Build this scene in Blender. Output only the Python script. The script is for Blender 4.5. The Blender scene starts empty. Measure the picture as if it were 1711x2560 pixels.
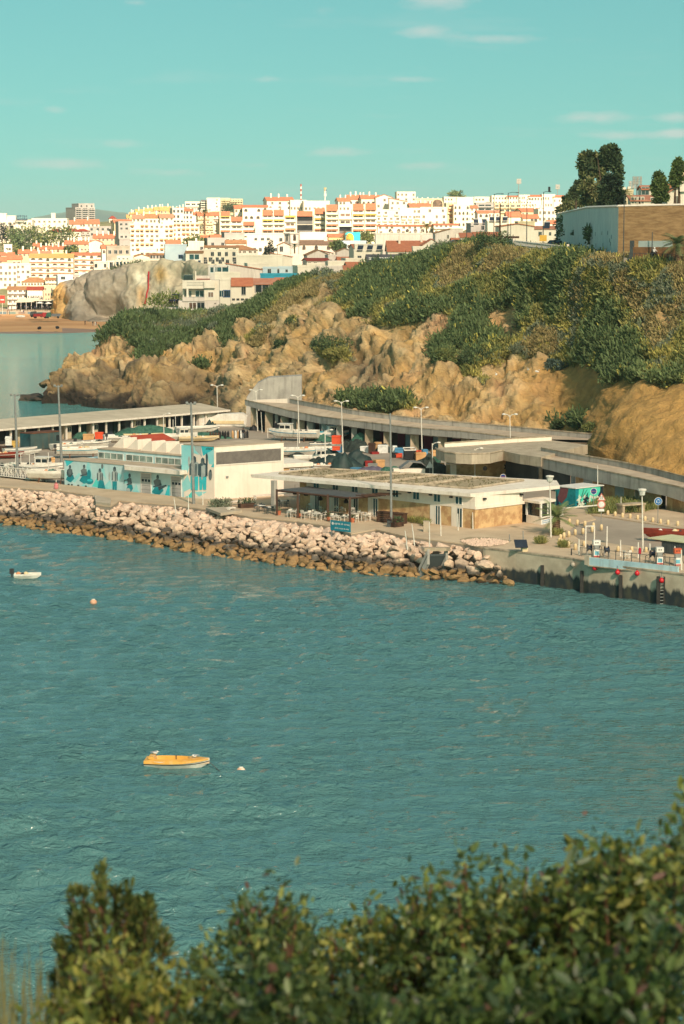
import bpy,bmesh,math,random
import numpy as np
from mathutils import Vector,Matrix,noise as mnoise
SC=bpy.context.scene
# ------------------------------------------------------------------ camera, sky, sun, exposure
CAMZ,FPX,VH,CU,CV=33.0,5700.0,590.0,855.5,1280.0
K=FPX/4900.0
PITCH=math.atan((CV-VH)/FPX)
cam_d=bpy.data.cameras.new('camera');cam=bpy.data.objects.new('camera',cam_d)
SC.collection.objects.link(cam);SC.camera=cam
cam.location=(0,0,CAMZ);cam.rotation_euler=(math.pi/2-PITCH,0,0)
cam_d.sensor_fit='VERTICAL';cam_d.sensor_height=36.0;cam_d.lens=36.0*FPX/2560.0
cam_d.clip_start=0.3;cam_d.clip_end=30000
cam_d.dof.use_dof=True;cam_d.dof.focus_distance=260.0;cam_d.dof.aperture_fstop=7
SUN_ELEV,SUN_AZ=math.radians(34),math.radians(161)
SUN_DIR=Vector((math.cos(SUN_ELEV)*math.sin(SUN_AZ),math.cos(SUN_ELEV)*math.cos(SUN_AZ),math.sin(SUN_ELEV)))
sun_d=bpy.data.lights.new('sun','SUN');sun=bpy.data.objects.new('sun',sun_d);SC.collection.objects.link(sun)
sun_d.energy=5.0;sun_d.angle=math.radians(2.5);sun_d.color=(1.0,0.79,0.60)
sun.rotation_euler=(-SUN_DIR).to_track_quat('-Z','Y').to_euler()
W=bpy.data.worlds.new('World');SC.world=W;W.use_nodes=True
wn,wl=W.node_tree.nodes,W.node_tree.links
wn.clear()
def wnode(t,**kw):
 n=wn.new(t)
 for k,v in kw.items():setattr(n,k,v)
 return n
def wmath(op,a,b=None,clamp=False):
 n=wn.new('ShaderNodeMath');n.operation=op;n.use_clamp=clamp
 for i,x in enumerate((a,b)):
  if x is None:continue
  if isinstance(x,(int,float)):n.inputs[i].default_value=x
  else:wl.new(x,n.inputs[i])
 return n.outputs[0]
sky=wnode('ShaderNodeTexSky',sky_type='NISHITA',sun_disc=False)
sky.sun_elevation=SUN_ELEV;sky.sun_rotation=SUN_AZ
sky.air_density=1.0;sky.dust_density=1.6;sky.ozone_density=2.2
crv=wnode('ShaderNodeMix',data_type='RGBA',blend_type='MULTIPLY');crv.inputs[0].default_value=1.0
wl.new(sky.outputs[0],crv.inputs[6]);crv.inputs[7].default_value=(0.47,0.83,0.575,1)
tc=wnode('ShaderNodeTexCoord')
lift=wnode('ShaderNodeVectorMath',operation='ADD');lift.inputs[1].default_value=(0,0,0.09);wl.new(tc.outputs['Generated'],lift.inputs[0])
nrm=wnode('ShaderNodeVectorMath',operation='NORMALIZE');wl.new(lift.outputs[0],nrm.inputs[0]);wl.new(nrm.outputs[0],sky.inputs['Vector'])
sep=wnode('ShaderNodeSeparateXYZ');wl.new(tc.outputs['Generated'],sep.inputs[0])
az=wmath('ARCTAN2',sep.outputs[0],sep.outputs[1]);el=wmath('ARCSINE',sep.outputs[2])
zc=wmath('ADD',wmath('MAXIMUM',sep.outputs[2],0.0),0.05)
cmb=wnode('ShaderNodeCombineXYZ');wl.new(wmath('DIVIDE',sep.outputs[0],zc),cmb.inputs[0]);wl.new(wmath('DIVIDE',sep.outputs[1],zc),cmb.inputs[1])
nz=wnode('ShaderNodeTexNoise');nz.inputs['Scale'].default_value=1.1;nz.inputs['Detail'].default_value=6;nz.inputs['Roughness'].default_value=0.6
wl.new(cmb.outputs[0],nz.inputs['Vector'])
deck=wmath('MULTIPLY',wmath('MULTIPLY',wmath('SUBTRACT',nz.outputs[0],0.56),4.0,True),0.5)
cm2=wnode('ShaderNodeCombineXYZ');wl.new(wmath('MULTIPLY',az,30.0),cm2.inputs[0]);wl.new(wmath('MULTIPLY',el,75.0),cm2.inputs[1])
nz2=wnode('ShaderNodeTexNoise');nz2.inputs['Scale'].default_value=1.6;nz2.inputs['Detail'].default_value=6;nz2.inputs['Roughness'].default_value=0.65
wl.new(cm2.outputs[0],nz2.inputs['Vector'])
PUFFS=[(1090,12,95,32,1.0),(1060,90,75,20,1.0),(1245,112,110,16,.8),(1030,208,75,11,.8),(800,40,70,22,.5),(660,208,60,10,.55),(145,282,38,12,.6),(310,365,60,14,.7),(160,415,130,18,.9),(450,435,110,14,.6),(845,384,95,14,.9),(1080,418,120,13,.7),(1475,300,115,16,.9),(1680,305,60,15,.9),(1560,345,150,14,.7),(1690,340,50,12,.9),(350,25,50,10,.5),(10,10,40,18,.6),(620,415,60,9,.45),(780,222,45,9,.4)]
acc=None
for(pu,pv,su,sv,am)in PUFFS:
 a0=math.atan((pu-CU)/FPX);e0=math.atan((VH-pv)/FPX)
 qa=wmath('POWER',wmath('ABSOLUTE',wmath('DIVIDE',wmath('SUBTRACT',az,a0),su/FPX)),2.0)
 qe=wmath('POWER',wmath('ABSOLUTE',wmath('DIVIDE',wmath('SUBTRACT',el,e0),sv/FPX)),2.0)
 g=wmath('MULTIPLY',wmath('EXPONENT',wmath('MULTIPLY',wmath('ADD',qa,qe),-1.0)),am)
 acc=g if acc is None else wmath('ADD',acc,g)
puff=wmath('MULTIPLY',wmath('MULTIPLY',wmath('SUBTRACT',wmath('ADD',wmath('MULTIPLY',acc,0.75),nz2.outputs[0]),0.74),1.7,True),0.5)
cl=wmath('MAXIMUM',puff,wmath('MULTIPLY',deck,0.35))
mx=wnode('ShaderNodeMix',data_type='RGBA');wl.new(wmath('MULTIPLY',cl,wmath('MULTIPLY',wmath('ADD',el,0.002),300.0,True)),mx.inputs[0]);wl.new(crv.outputs[2],mx.inputs[6]);mx.inputs[7].default_value=(5.1,4.6,4.3,1)
bg=wnode('ShaderNodeBackground');bg.inputs[1].default_value=0.078
wl.new(mx.outputs[2],bg.inputs[0])
wo=wnode('ShaderNodeOutputWorld');wl.new(bg.outputs[0],wo.inputs[0])
SC.view_settings.view_transform='Standard';SC.view_settings.look='None'
SC.view_settings.gamma=1.0;SC.view_settings.use_curve_mapping=False
SC.view_settings.exposure=1.1
SC.render.engine='CYCLES'
SC.cycles.max_bounces=6;SC.cycles.diffuse_bounces=3;SC.cycles.glossy_bounces=2;SC.cycles.transmission_bounces=3;SC.cycles.transparent_max_bounces=8
SC.cycles.caustics_reflective=False;SC.cycles.caustics_refractive=False
SC.cycles.use_denoising=True
random.seed(7);np.random.seed(7)
# ------------------------------------------------------------------ pixel <-> place
def ray(u,v):
 f=Vector((0,math.cos(PITCH),-math.sin(PITCH)));up=Vector((0,math.sin(PITCH),math.cos(PITCH)))
 return f+Vector((1,0,0))*((u-CU)/FPX)+up*(-(v-CV)/FPX)
def P(u,v,z):
 d=ray(u,v);t=(z-CAMZ)/d.z
 return Vector((d.x*t,d.y*t,z))
def D(u,v,Y):
 d=ray(u,v);t=Y*K/d.y
 return Vector((d.x*t,d.y*t,CAMZ+d.z*t))
def Zat(v,yreal):
 d=ray(CU,v);return CAMZ+d.z*yreal/d.y
QZ=2.85
def G(u,v,dz=0.0):return P(u,v,QZ+dz)
# ------------------------------------------------------------------ objects
COL=SC.collection
def tag(o,label=None,cat=None,group=None,kind=None):
 if label:o['label']=label
 if cat:o['category']=cat
 if group:o['group']=group
 if kind:o['kind']=kind
 elif label:o['kind']='thing'
 return o
def root(name,loc,rz=0.0,label=None,cat=None,group=None):
 o=bpy.data.objects.new(name,None);COL.objects.link(o);o.empty_display_size=0.3
 o.location=loc;o.rotation_euler=(0,0,rz)
 return tag(o,label,cat,group)
def kids(o):return[c for c in COL.objects if c.parent==o]
CH={}
def link(o,parent=None):
 COL.objects.link(o)
 if parent is not None:
  o.parent=parent;CH.setdefault(parent.name,[]).append(o)
 return o
def copy_tree(o,parent=None):
 c=o.copy();link(c,parent)
 for ch in CH.get(o.name,[]):copy_tree(ch,c)
 return c
def meshobj(name,verts,faces,mats,parent=None,mi=None,smooth=False,kind=None):
 me=bpy.data.meshes.new(name);me.from_pydata([tuple(v)for v in verts],[],faces);
 for m in(mats if isinstance(mats,(list,tuple))else[mats]):me.materials.append(m)
 if mi is not None:me.polygons.foreach_set('material_index',np.array(mi,dtype=np.int32))
 if smooth:me.polygons.foreach_set('use_smooth',np.ones(len(me.polygons),dtype=bool))
 me.update()
 o=bpy.data.objects.new(name,me);link(o,parent)
 if kind:o['kind']=kind
 return o
def npmesh(name,V,F,mats,parent=None,mi=None,smooth=False,kind=None):
 V=np.asarray(V,dtype=np.float32);F=np.asarray(F,dtype=np.int32);n=F.shape[1]
 me=bpy.data.meshes.new(name);me.vertices.add(len(V));me.vertices.foreach_set('co',V.ravel())
 me.loops.add(F.size);me.loops.foreach_set('vertex_index',F.ravel())
 me.polygons.add(len(F));me.polygons.foreach_set('loop_start',np.arange(0,F.size,n,dtype=np.int32))
 for m in(mats if isinstance(mats,(list,tuple))else[mats]):me.materials.append(m)
 if mi is not None:me.polygons.foreach_set('material_index',np.asarray(mi,dtype=np.int32))
 if smooth:me.polygons.foreach_set('use_smooth',np.ones(len(F),dtype=bool))
 me.update(calc_edges=True);me.validate()
 o=bpy.data.objects.new(name,me);link(o,parent)
 if kind:o['kind']=kind
 return o
def inst(name,me,parent=None,loc=(0,0,0),rot=(0,0,0),scale=(1,1,1)):
 o=bpy.data.objects.new(name,me.data if isinstance(me,bpy.types.Object)else me);link(o,parent)
 o.location=loc;o.rotation_euler=rot;o.scale=scale
 return o
class MB:
 def __init__(s):s.v=[];s.f=[];s.m=[];s.cur=0
 def mat(s,i):s.cur=i;return s
 def add(s,vs,fs):
  b=len(s.v);s.v+=[tuple(v)for v in vs]
  for f in fs:s.f.append([b+i for i in f]);s.m.append(s.cur)
  return s
 def box(s,x0,x1,y0,y1,z0,z1):
  return s.add([(x0,y0,z0),(x1,y0,z0),(x1,y1,z0),(x0,y1,z0),(x0,y0,z1),(x1,y0,z1),(x1,y1,z1),(x0,y1,z1)],[(0,3,2,1),(4,5,6,7),(0,1,5,4),(1,2,6,5),(2,3,7,6),(3,0,4,7)])
 def prism(s,poly,z0,z1):
  n=len(poly);vs=[(p[0],p[1],z0)for p in poly]+[(p[0],p[1],z1)for p in poly]
  return s.add(vs,[tuple(range(n-1,-1,-1)),tuple(range(n,2*n))]+[(i,(i+1)%n,n+(i+1)%n,n+i)for i in range(n)])
 def slabz(s,poly,t):
  n=len(poly);vs=[tuple(p)for p in poly]+[(p[0],p[1],p[2]-t)for p in poly]
  return s.add(vs,[tuple(range(n)),tuple(range(2*n-1,n-1,-1))]+[(i,n+i,n+(i+1)%n,(i+1)%n)for i in range(n)])
 def ext_y(s,poly,y0,y1):
  n=len(poly);vs=[(p[0],y0,p[1])for p in poly]+[(p[0],y1,p[1])for p in poly]
  return s.add(vs,[tuple(range(n)),tuple(range(2*n-1,n-1,-1))]+[(i,n+i,n+(i+1)%n,(i+1)%n)for i in range(n)])
 def ext_x(s,poly,x0,x1):
  n=len(poly);vs=[(x0,p[0],p[1])for p in poly]+[(x1,p[0],p[1])for p in poly]
  return s.add(vs,[tuple(range(n)),tuple(range(2*n-1,n-1,-1))]+[(i,n+i,n+(i+1)%n,(i+1)%n)for i in range(n)])
 def tube(s,pts,r,n=6,caps=True):
  pts=[Vector(p)for p in pts];R=r if isinstance(r,(list,tuple))else[r]*len(pts)
  b=len(s.v);up0=None
  for i,p in enumerate(pts):
   t=(pts[min(i+1,len(pts)-1)]-pts[max(i-1,0)]).normalized()
   a=Vector((0,0,1))if abs(t.z)<0.9 else Vector((1,0,0))
   if up0 is not None and abs(up0.dot(t))<0.95:a=up0
   x=t.cross(a).normalized();y=x.cross(t).normalized();up0=y
   for k in range(n):
    c=p+x*(R[i]*math.cos(2*math.pi*k/n))+y*(R[i]*math.sin(2*math.pi*k/n));s.v.append(tuple(c))
  for i in range(len(pts)-1):
   for k in range(n):
    s.f.append([b+i*n+k,b+i*n+(k+1)%n,b+(i+1)*n+(k+1)%n,b+(i+1)*n+k]);s.m.append(s.cur)
  if caps:
   s.f.append([b+k for k in range(n-1,-1,-1)]);s.m.append(s.cur)
   e=b+(len(pts)-1)*n;s.f.append([e+k for k in range(n)]);s.m.append(s.cur)
  return s
 def lathe(s,prof,n=12,c=(0,0,0)):
  b=len(s.v)
  for(r,z)in prof:
   for k in range(n):s.v.append((c[0]+r*math.cos(2*math.pi*k/n),c[1]+r*math.sin(2*math.pi*k/n),c[2]+z))
  for i in range(len(prof)-1):
   for k in range(n):
    s.f.append([b+i*n+k,b+i*n+(k+1)%n,b+(i+1)*n+(k+1)%n,b+(i+1)*n+k]);s.m.append(s.cur)
  s.f.append([b+k for k in range(n-1,-1,-1)]);s.m.append(s.cur)
  e=b+(len(prof)-1)*n;s.f.append([e+k for k in range(n)]);s.m.append(s.cur)
  return s
 def ball(s,c,r,n=10,sq=1.0):
  m=n//2+1
  return s.lathe([(max(0.001,r*math.sin(math.pi*i/m)),-r*sq*math.cos(math.pi*i/m))for i in range(m+1)],n,c)
 def obj(s,name,mats,parent=None,smooth=False,kind=None):
  return meshobj(name,s.v,s.f,mats,parent,s.m,smooth,kind)
  # ------------------------------------------------------------------ materials
def lin(c):return tuple((x/12.92 if x<=0.04045 else((x+0.055)/1.055)**2.4)for x in(c[0]/255,c[1]/255,c[2]/255))+(1,)
MATS={}
def pm(name,c1,c2=None,scale=1.0,rough=0.8,bump=0.0,bscale=None,detail=5,stretch=(1,1,1),lo=0.38,hi=0.62,spec=0.3,metal=0.0,dirt=None,dscale=0.25,damount=0.5,space='world'):
 """c1, c2: 0-255 surface colours; mottled by two noises, with a fine bump; dirt: a third colour laid in vertical streaks"""
 if name in MATS:return MATS[name]
 m=bpy.data.materials.new(name);m.use_nodes=True;N,L=m.node_tree.nodes,m.node_tree.links
 b=N['Principled BSDF'];b.inputs['Roughness'].default_value=rough;b.inputs['Metallic'].default_value=metal
 b.inputs['Specular IOR Level'].default_value=spec
 c2=c2 or tuple(x*0.88 for x in c1)
 if space=='world':g=N.new('ShaderNodeNewGeometry').outputs['Position']
 else:g=N.new('ShaderNodeTexCoord').outputs['Object']
 mp=N.new('ShaderNodeVectorMath');mp.operation='MULTIPLY';mp.inputs[1].default_value=stretch;L.new(g,mp.inputs[0])
 n1=N.new('ShaderNodeTexNoise');n1.inputs['Scale'].default_value=scale;n1.inputs['Detail'].default_value=detail;n1.inputs['Roughness'].default_value=0.62
 L.new(mp.outputs[0],n1.inputs['Vector'])
 r=N.new('ShaderNodeMapRange');r.inputs[1].default_value=lo;r.inputs[2].default_value=hi;L.new(n1.outputs[0],r.inputs[0])
 x=N.new('ShaderNodeMix');x.data_type='RGBA';L.new(r.outputs[0],x.inputs[0]);x.inputs[6].default_value=lin(c1);x.inputs[7].default_value=lin(c2)
 out=x.outputs[2]
 if dirt:
  m3=N.new('ShaderNodeVectorMath');m3.operation='MULTIPLY';m3.inputs[1].default_value=(1,1,0.12);L.new(g,m3.inputs[0])
  n3=N.new('ShaderNodeTexNoise');n3.inputs['Scale'].default_value=dscale*8;n3.inputs['Detail'].default_value=4;L.new(m3.outputs[0],n3.inputs['Vector'])
  r3=N.new('ShaderNodeMapRange');r3.inputs[1].default_value=0.5;r3.inputs[2].default_value=0.72;r3.inputs[4].default_value=damount;L.new(n3.outputs[0],r3.inputs[0])
  x3=N.new('ShaderNodeMix');x3.data_type='RGBA';L.new(r3.outputs[0],x3.inputs[0]);L.new(out,x3.inputs[6]);x3.inputs[7].default_value=lin(dirt);out=x3.outputs[2]
 L.new(out,b.inputs['Base Color'])
 if bump>0:
  n2=N.new('ShaderNodeTexNoise');n2.inputs['Scale'].default_value=bscale or scale*4;n2.inputs['Detail'].default_value=6;L.new(mp.outputs[0],n2.inputs['Vector'])
  bp=N.new('ShaderNodeBump');bp.inputs['Strength'].default_value=0.6;bp.inputs['Distance'].default_value=bump;L.new(n2.outputs[0],bp.inputs['Height']);L.new(bp.outputs[0],b.inputs['Normal'])
 MATS[name]=m
 return m
def glass(name,c,rough=0.12):
 return pm(name,c,tuple(x*0.6 for x in c),0.6,rough,spec=0.6)
def attr_mat(name,attr,rough=0.85,noise_amt=0.25,scale=3.0,bump=0.0,trans=0.0,spec=0.2):
 """surface colour from a mesh colour attribute, mottled by noise"""
 m=bpy.data.materials.new(name);m.use_nodes=True;N,L=m.node_tree.nodes,m.node_tree.links
 b=N['Principled BSDF'];b.inputs['Roughness'].default_value=rough;b.inputs['Specular IOR Level'].default_value=spec
 a=N.new('ShaderNodeAttribute');a.attribute_name=attr
 g=N.new('ShaderNodeNewGeometry')
 n1=N.new('ShaderNodeTexNoise');n1.inputs['Scale'].default_value=scale;n1.inputs['Detail'].default_value=6;L.new(g.outputs['Position'],n1.inputs['Vector'])
 r=N.new('ShaderNodeMapRange');r.inputs[1].default_value=0.3;r.inputs[2].default_value=0.7;r.inputs[3].default_value=1-noise_amt;r.inputs[4].default_value=1+noise_amt;L.new(n1.outputs[0],r.inputs[0])
 x=N.new('ShaderNodeVectorMath');x.operation='SCALE';L.new(a.outputs['Color'],x.inputs[0]);L.new(r.outputs[0],x.inputs['Scale'])
 L.new(x.outputs[0],b.inputs['Base Color'])
 if bump>0:
  bp=N.new('ShaderNodeBump');bp.inputs['Strength'].default_value=0.7;bp.inputs['Distance'].default_value=bump;L.new(n1.outputs[0],bp.inputs['Height']);L.new(bp.outputs[0],b.inputs['Normal'])
 if trans>0:
  t=N.new('ShaderNodeBsdfTranslucent');L.new(x.outputs[0],t.inputs['Color']);mxs=N.new('ShaderNodeMixShader');mxs.inputs[0].default_value=trans
  L.new(b.outputs[0],mxs.inputs[1]);L.new(t.outputs[0],mxs.inputs[2]);L.new(mxs.outputs[0],N['Material Output'].inputs['Surface'])
 MATS[name]=m
 return m
def set_col(o,name,cols,domain='FACE'):
 me=o.data;a=me.color_attributes.new(name,'FLOAT_COLOR','CORNER' if domain=='FACE' else 'POINT')
 c=np.ones((len(cols),4),dtype=np.float32);c[:,:3]=cols
 if domain=='FACE':
  n=len(me.loops)//len(me.polygons);c=np.repeat(c,n,axis=0)
 a.data.foreach_set('color',c.ravel())
def L3(c):return np.array(lin(c)[:3])
# ------------------------------------------------------------------ the land
def proj(V):
 V=np.asarray(V,dtype=np.float64);c,s=math.cos(PITCH),math.sin(PITCH)
 x,y,z=V[:,0],V[:,1],V[:,2]-CAMZ
 dep=y*c-z*s;up=y*s+z*c;dep=np.where(np.abs(dep)<1e-6,1e-6,dep)
 return CU+FPX*x/dep,CV-FPX*up/dep
def catmull(ctrl,n):
 k=len(ctrl);t=np.linspace(0,k-1,n);i=np.clip(t.astype(int),0,k-2);f=(t-i).reshape((-1,)+(1,)*(ctrl.ndim-1))
 p0,p1,p2,p3=ctrl[np.maximum(i-1,0)],ctrl[i],ctrl[i+1],ctrl[np.minimum(i+2,k-1)]
 return 0.5*(2*p1+(p2-p0)*f+(2*p0-5*p1+4*p2-p3)*f**2+(3*p1-p0-3*p2+p3)*f**3)
def fbm(V,sc,oct=4,seed=0.0,kind='f'):
 out=np.empty(len(V));fr,tu=mnoise.fractal,mnoise.turbulence
 for i,p in enumerate(V):
  q=Vector((p[0]*sc+seed,p[1]*sc-seed,p[2]*sc))
  if kind=='f':out[i]=fr(q,1.0,2.0,oct)
  else:
   d,_=mnoise.voronoi(q);out[i]=d[1]-d[0]
 return out
def block_n(V,sc,seed):
 o_=np.empty(len(V));nz=mnoise.noise
 for i,p in enumerate(V):
  w=nz(Vector((p[0]*.3,p[1]*.3,p[2]*.3)))*.8;d,q=mnoise.voronoi(Vector((p[0]*sc+seed+w,p[1]*sc*.7+w,p[2]*sc*1.3-seed)));h=math.sin(q[0].x*12.9898+q[0].y*78.233+q[0].z*37.719)*43758.5453;o_[i]=(h-math.floor(h)-.5)*min(1.0,(d[1]-d[0])*7+.25)
 return o_
def ridge_n(V,sc,seed):
 fr=mnoise.ridged_multi_fractal;o_=np.array([fr(Vector((p[0]*sc+seed,p[1]*sc,p[2]*sc-seed)),1.0,2.1,4,1.0,2.0)for p in V]);return(o_-o_.mean())/(o_.std()+1e-6)*-.5
def grid_faces(nu,nv):
 a=(np.arange(nu-1)[:,None]*nv+np.arange(nv-1)[None,:]).ravel()
 return np.stack([a,a+nv,a+nv+1,a+1],axis=1)
def grid_normals(Q):
 du=np.gradient(Q,axis=0);dv=np.gradient(Q,axis=1);n=np.cross(du,dv);n/=(np.linalg.norm(n,axis=2,keepdims=True)+1e-9)
 return n
HC=[[(108,985,388),(112,978,391),(120,970,394),(128,962,397),(134,955,400)],[(128,1003,389),(134,965,394),(148,935,399),(160,917,403),(172,905,408)],[(205,1013,382),(210,965,388),(215,928,394),(222,898,402),(240,874,410)],[(310,1021,376),(305,968,383),(308,918,390),(312,860,402),(316,802,418)],[(400,1026,371),(398,968,380),(400,900,392),(402,850,408),(405,800,430)],[(500,1030,366),(498,965,378),(500,892,392),(505,838,410),(520,792,440)],[(610,1062,335),(605,975,358),(602,880,380),(608,815,405),(622,772,430)],[(730,1090,308),(722,995,334),(720,880,360),(720,785,385),(725,718,415)],[(860,1115,294),(860,1010,312),(860,890,338),(860,790,362),(865,692,398)],[(1000,1150,288),(1000,1040,297),(1000,900,322),(1000,770,350),(1010,670,385)],[(1110,1165,285),(1112,1055,292),(1112,920,310),(1110,780,335),(1105,645,365)],[(1200,1180,281),(1200,1066,288),(1195,930,305),(1190,780,328),(1180,628,352)],[(1320,1190,277),(1320,1078,283),(1320,940,298),(1320,790,316),(1320,646,328)],[(1430,1190,271),(1430,1088,277),(1430,955,289),(1430,800,302),(1430,655,312)],[(1550,1225,234),(1550,1115,246),(1550,972,266),(1550,800,285),(1550,660,293)],[(1711,1250,225),(1711,1120,236),(1711,965,254),(1711,800,270),(1711,668,282)],[(1880,1270,216),(1880,1140,226),(1880,965,244),(1880,800,260),(1880,676,272)],[(2080,1280,208),(2080,1150,217),(2080,970,235),(2080,800,250),(2080,672,262)]]
ctrl=np.array([[tuple(D(*p))for p in col]for col in HC])
def back(col):
 c=ctrl[col,4];u=HC[col][4][0];out=[]
 z=c[2]
 for dy,dz in((14,0.3 if u>1000 else-1.0),(60,0.3 if u>1150 else-2.5),(190,0.4 if u>1150 else-4.0)):
  if u<330:dz=-z*(0.5 if dy<20 else 1.0)-(2.0 if dy>20 else 0)
  f=1+dy/c[1]
  out.append((c[0]*f,c[1]+dy,z+dz))
 return out
ctrl=np.concatenate([ctrl,np.array([back(i)for i in range(len(HC))])],axis=1)
foot=ctrl[:,:1].copy();foot[:,0,2]-=4.0;foot[:,0,1]-=2.0;ctrl=np.concatenate([foot,ctrl],axis=1)
NU,NV=620,230
Q=catmull(ctrl,NU);Q=np.swapaxes(catmull(np.swapaxes(Q,0,1),NV),0,1)
tv=np.concatenate([np.linspace(0,1,12,endpoint=False),np.linspace(1,5,190,endpoint=False),np.linspace(5,8,28)])
Q=catmull(ctrl,NU);Qs=np.swapaxes(Q,0,1);i=np.clip(tv.astype(int),0,7);f=(tv-i)[:,None,None]
p0,p1,p2,p3=Qs[np.maximum(i-1,0)],Qs[i],Qs[i+1],Qs[np.minimum(i+2,8)]
Q=np.swapaxes(0.5*(2*p1+(p2-p0)*f+(2*p0-5*p1+4*p2-p3)*f**2+(3*p1-p0-3*p2+p3)*f**3),0,1)
VEGLINE=np.array([(100,820),(240,845),(300,830),(335,865),(360,890),(395,890),(425,862),(470,852),(520,840),(560,838),(600,812),(660,838),(700,820),(742,785),(790,752),(845,765),(880,800),(940,812),(1000,815),(1060,790),(1100,790),(1140,885),(1200,868),(1280,900),(1350,905),(1420,920),(1486,940),(1600,955),(1663,968),(1711,952),(2100,950)])
ROCKS=[(820,740,30,18),(780,775,40,30),(1102,812,42,40),(1255,800,58,42),(1270,840,40,26),(1062,776,22,20),(1375,760,34,10),(1550,830,26,34),(1665,800,26,20),(1610,905,30,18),(1700,770,30,12),(990,880,30,14),(640,720,26,12),(930,760,20,14),(490,905,40,14),(530,868,24,10)]
GREENS=[(838,878,46,24),(1165,850,36,30),(1190,905,42,34),(1105,885,26,40),(1235,890,30,22),(965,1010,70,20),(885,1006,40,14),(640,855,30,20),(735,815,18,20),(700,868,18,12),(585,860,34,18),(505,918,16,8),(1445,1062,24,16),(1390,1066,16,10),(1400,925,16,12),(1215,965,26,14),(560,845,20,14),(1180,940,34,16),(720,860,12,14)]
def masks(U,V,nz):
 vl=np.interp(U,VEGLINE[:,0],VEGLINE[:,1])
 veg=np.clip((vl-V)/14.0+nz*2.2,-3,3)
 for(cu,cv,a,b)in ROCKS:veg=np.minimum(veg,(np.hypot((U-cu)/a,(V-cv)/b)-0.8)*4+nz*2.4)
 for(cu,cv,a,b)in GREENS:veg=np.maximum(veg,(0.85-np.hypot((U-cu)/a,(V-cv)/b))*4+nz*2.0)
 return veg
Nn=grid_normals(Q);Nn*=np.sign(-Nn[...,1:2]+1e-6)if False else 1
flat=Q.reshape(-1,3);nrm=Nn.reshape(-1,3)
if np.mean(nrm[:,2])<0:nrm=-nrm
nA=fbm(flat,0.045,3,3.1);nB=fbm(flat*np.array([1,1,1.0]),0.16,4,9.7);nC=fbm(flat,0.6,3,1.3)
strat=fbm(flat*np.array([0.35,0.35,1.6]),0.25,3,5.5)
crk=fbm(flat*np.array([1.0,1.0,0.8]),0.085,1,2.2,'v')
crk2=fbm(flat*np.array([1.0,1.0,0.9]),0.26,1,4.4,'v')
blk=block_n(flat,.22,1.5);blk2=block_n(flat,.6,6.6);nD=fbm(flat,1.3,2,4.9)
rdg=ridge_n(flat*np.array([1,1,.3]),.06,3.3);rdg2=ridge_n(flat*np.array([1,1,.8]),.28,8.1)
U0,V0=proj(flat);n_small=fbm(flat,0.11,4,7.7)
veg0=masks(U0,V0,n_small)
rockw=np.clip(0.5-veg0*0.5,0,1)
tip=np.clip((700-U0)/300,0,1);smooth=np.clip((U0-1290)/120,0,1)*np.clip((V0-890)/40,0,1)
amp=rockw*(1-0.72*smooth)
d=amp*(nA*2.0+nB*.4+nC*0.5+nD*.3+strat*1.3+blk*1.4+blk2*.8+rdg*1.7+rdg2*0.3+(np.minimum(crk,0.3)-0.17)*(0.3+3.0*tip)+(np.minimum(crk2,0.22)-0.14)*(.2+.8*tip))+(1-rockw)*(nB*0.7+nC*0.25)+smooth*rockw*nA*1.6
rowi=np.tile(np.arange(NV),NU)
d*=np.clip((rowi-6)/8.0,0,1)*np.clip((225-rowi)/30.0,0,1)*np.where(rowi>196,0.35,1.0)
flat2=flat+nrm*d[:,None]
F=grid_faces(NU,NV)
U1,V1=proj(flat2)
ochre,cream,pink,grey,dark,sand,soil=[L3(c)for c in((210,168,106),(226,196,146),(210,160,118),(128,112,90),(62,54,46),(196,152,88),(112,116,68))]
def mixc(a,b,t):return a+(b-a)*np.clip(t,0,1)[:,None]
colr=mixc(np.tile(ochre,(len(flat2),1)),cream,(nB*0.9+0.30+(V1<870)*0.22))
colr=mixc(colr,pink,(n_small*1.3-0.15)+np.clip(1-np.hypot((U1-1105)/60,(V1-810)/60),0,1))
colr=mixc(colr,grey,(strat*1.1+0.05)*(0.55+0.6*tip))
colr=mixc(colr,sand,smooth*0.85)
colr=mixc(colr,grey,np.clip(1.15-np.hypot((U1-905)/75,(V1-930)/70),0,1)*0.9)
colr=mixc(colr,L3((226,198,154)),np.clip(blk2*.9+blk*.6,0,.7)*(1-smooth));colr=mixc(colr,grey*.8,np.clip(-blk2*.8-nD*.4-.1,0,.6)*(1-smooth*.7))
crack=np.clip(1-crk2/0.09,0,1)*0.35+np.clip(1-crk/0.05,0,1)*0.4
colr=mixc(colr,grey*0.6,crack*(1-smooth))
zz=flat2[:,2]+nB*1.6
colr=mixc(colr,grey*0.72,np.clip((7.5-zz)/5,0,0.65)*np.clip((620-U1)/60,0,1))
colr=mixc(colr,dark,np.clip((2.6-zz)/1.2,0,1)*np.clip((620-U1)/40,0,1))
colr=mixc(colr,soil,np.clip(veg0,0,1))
rock_m=attr_mat('rock_and_soil','tone',0.92,0.20,0.5,0)
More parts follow.
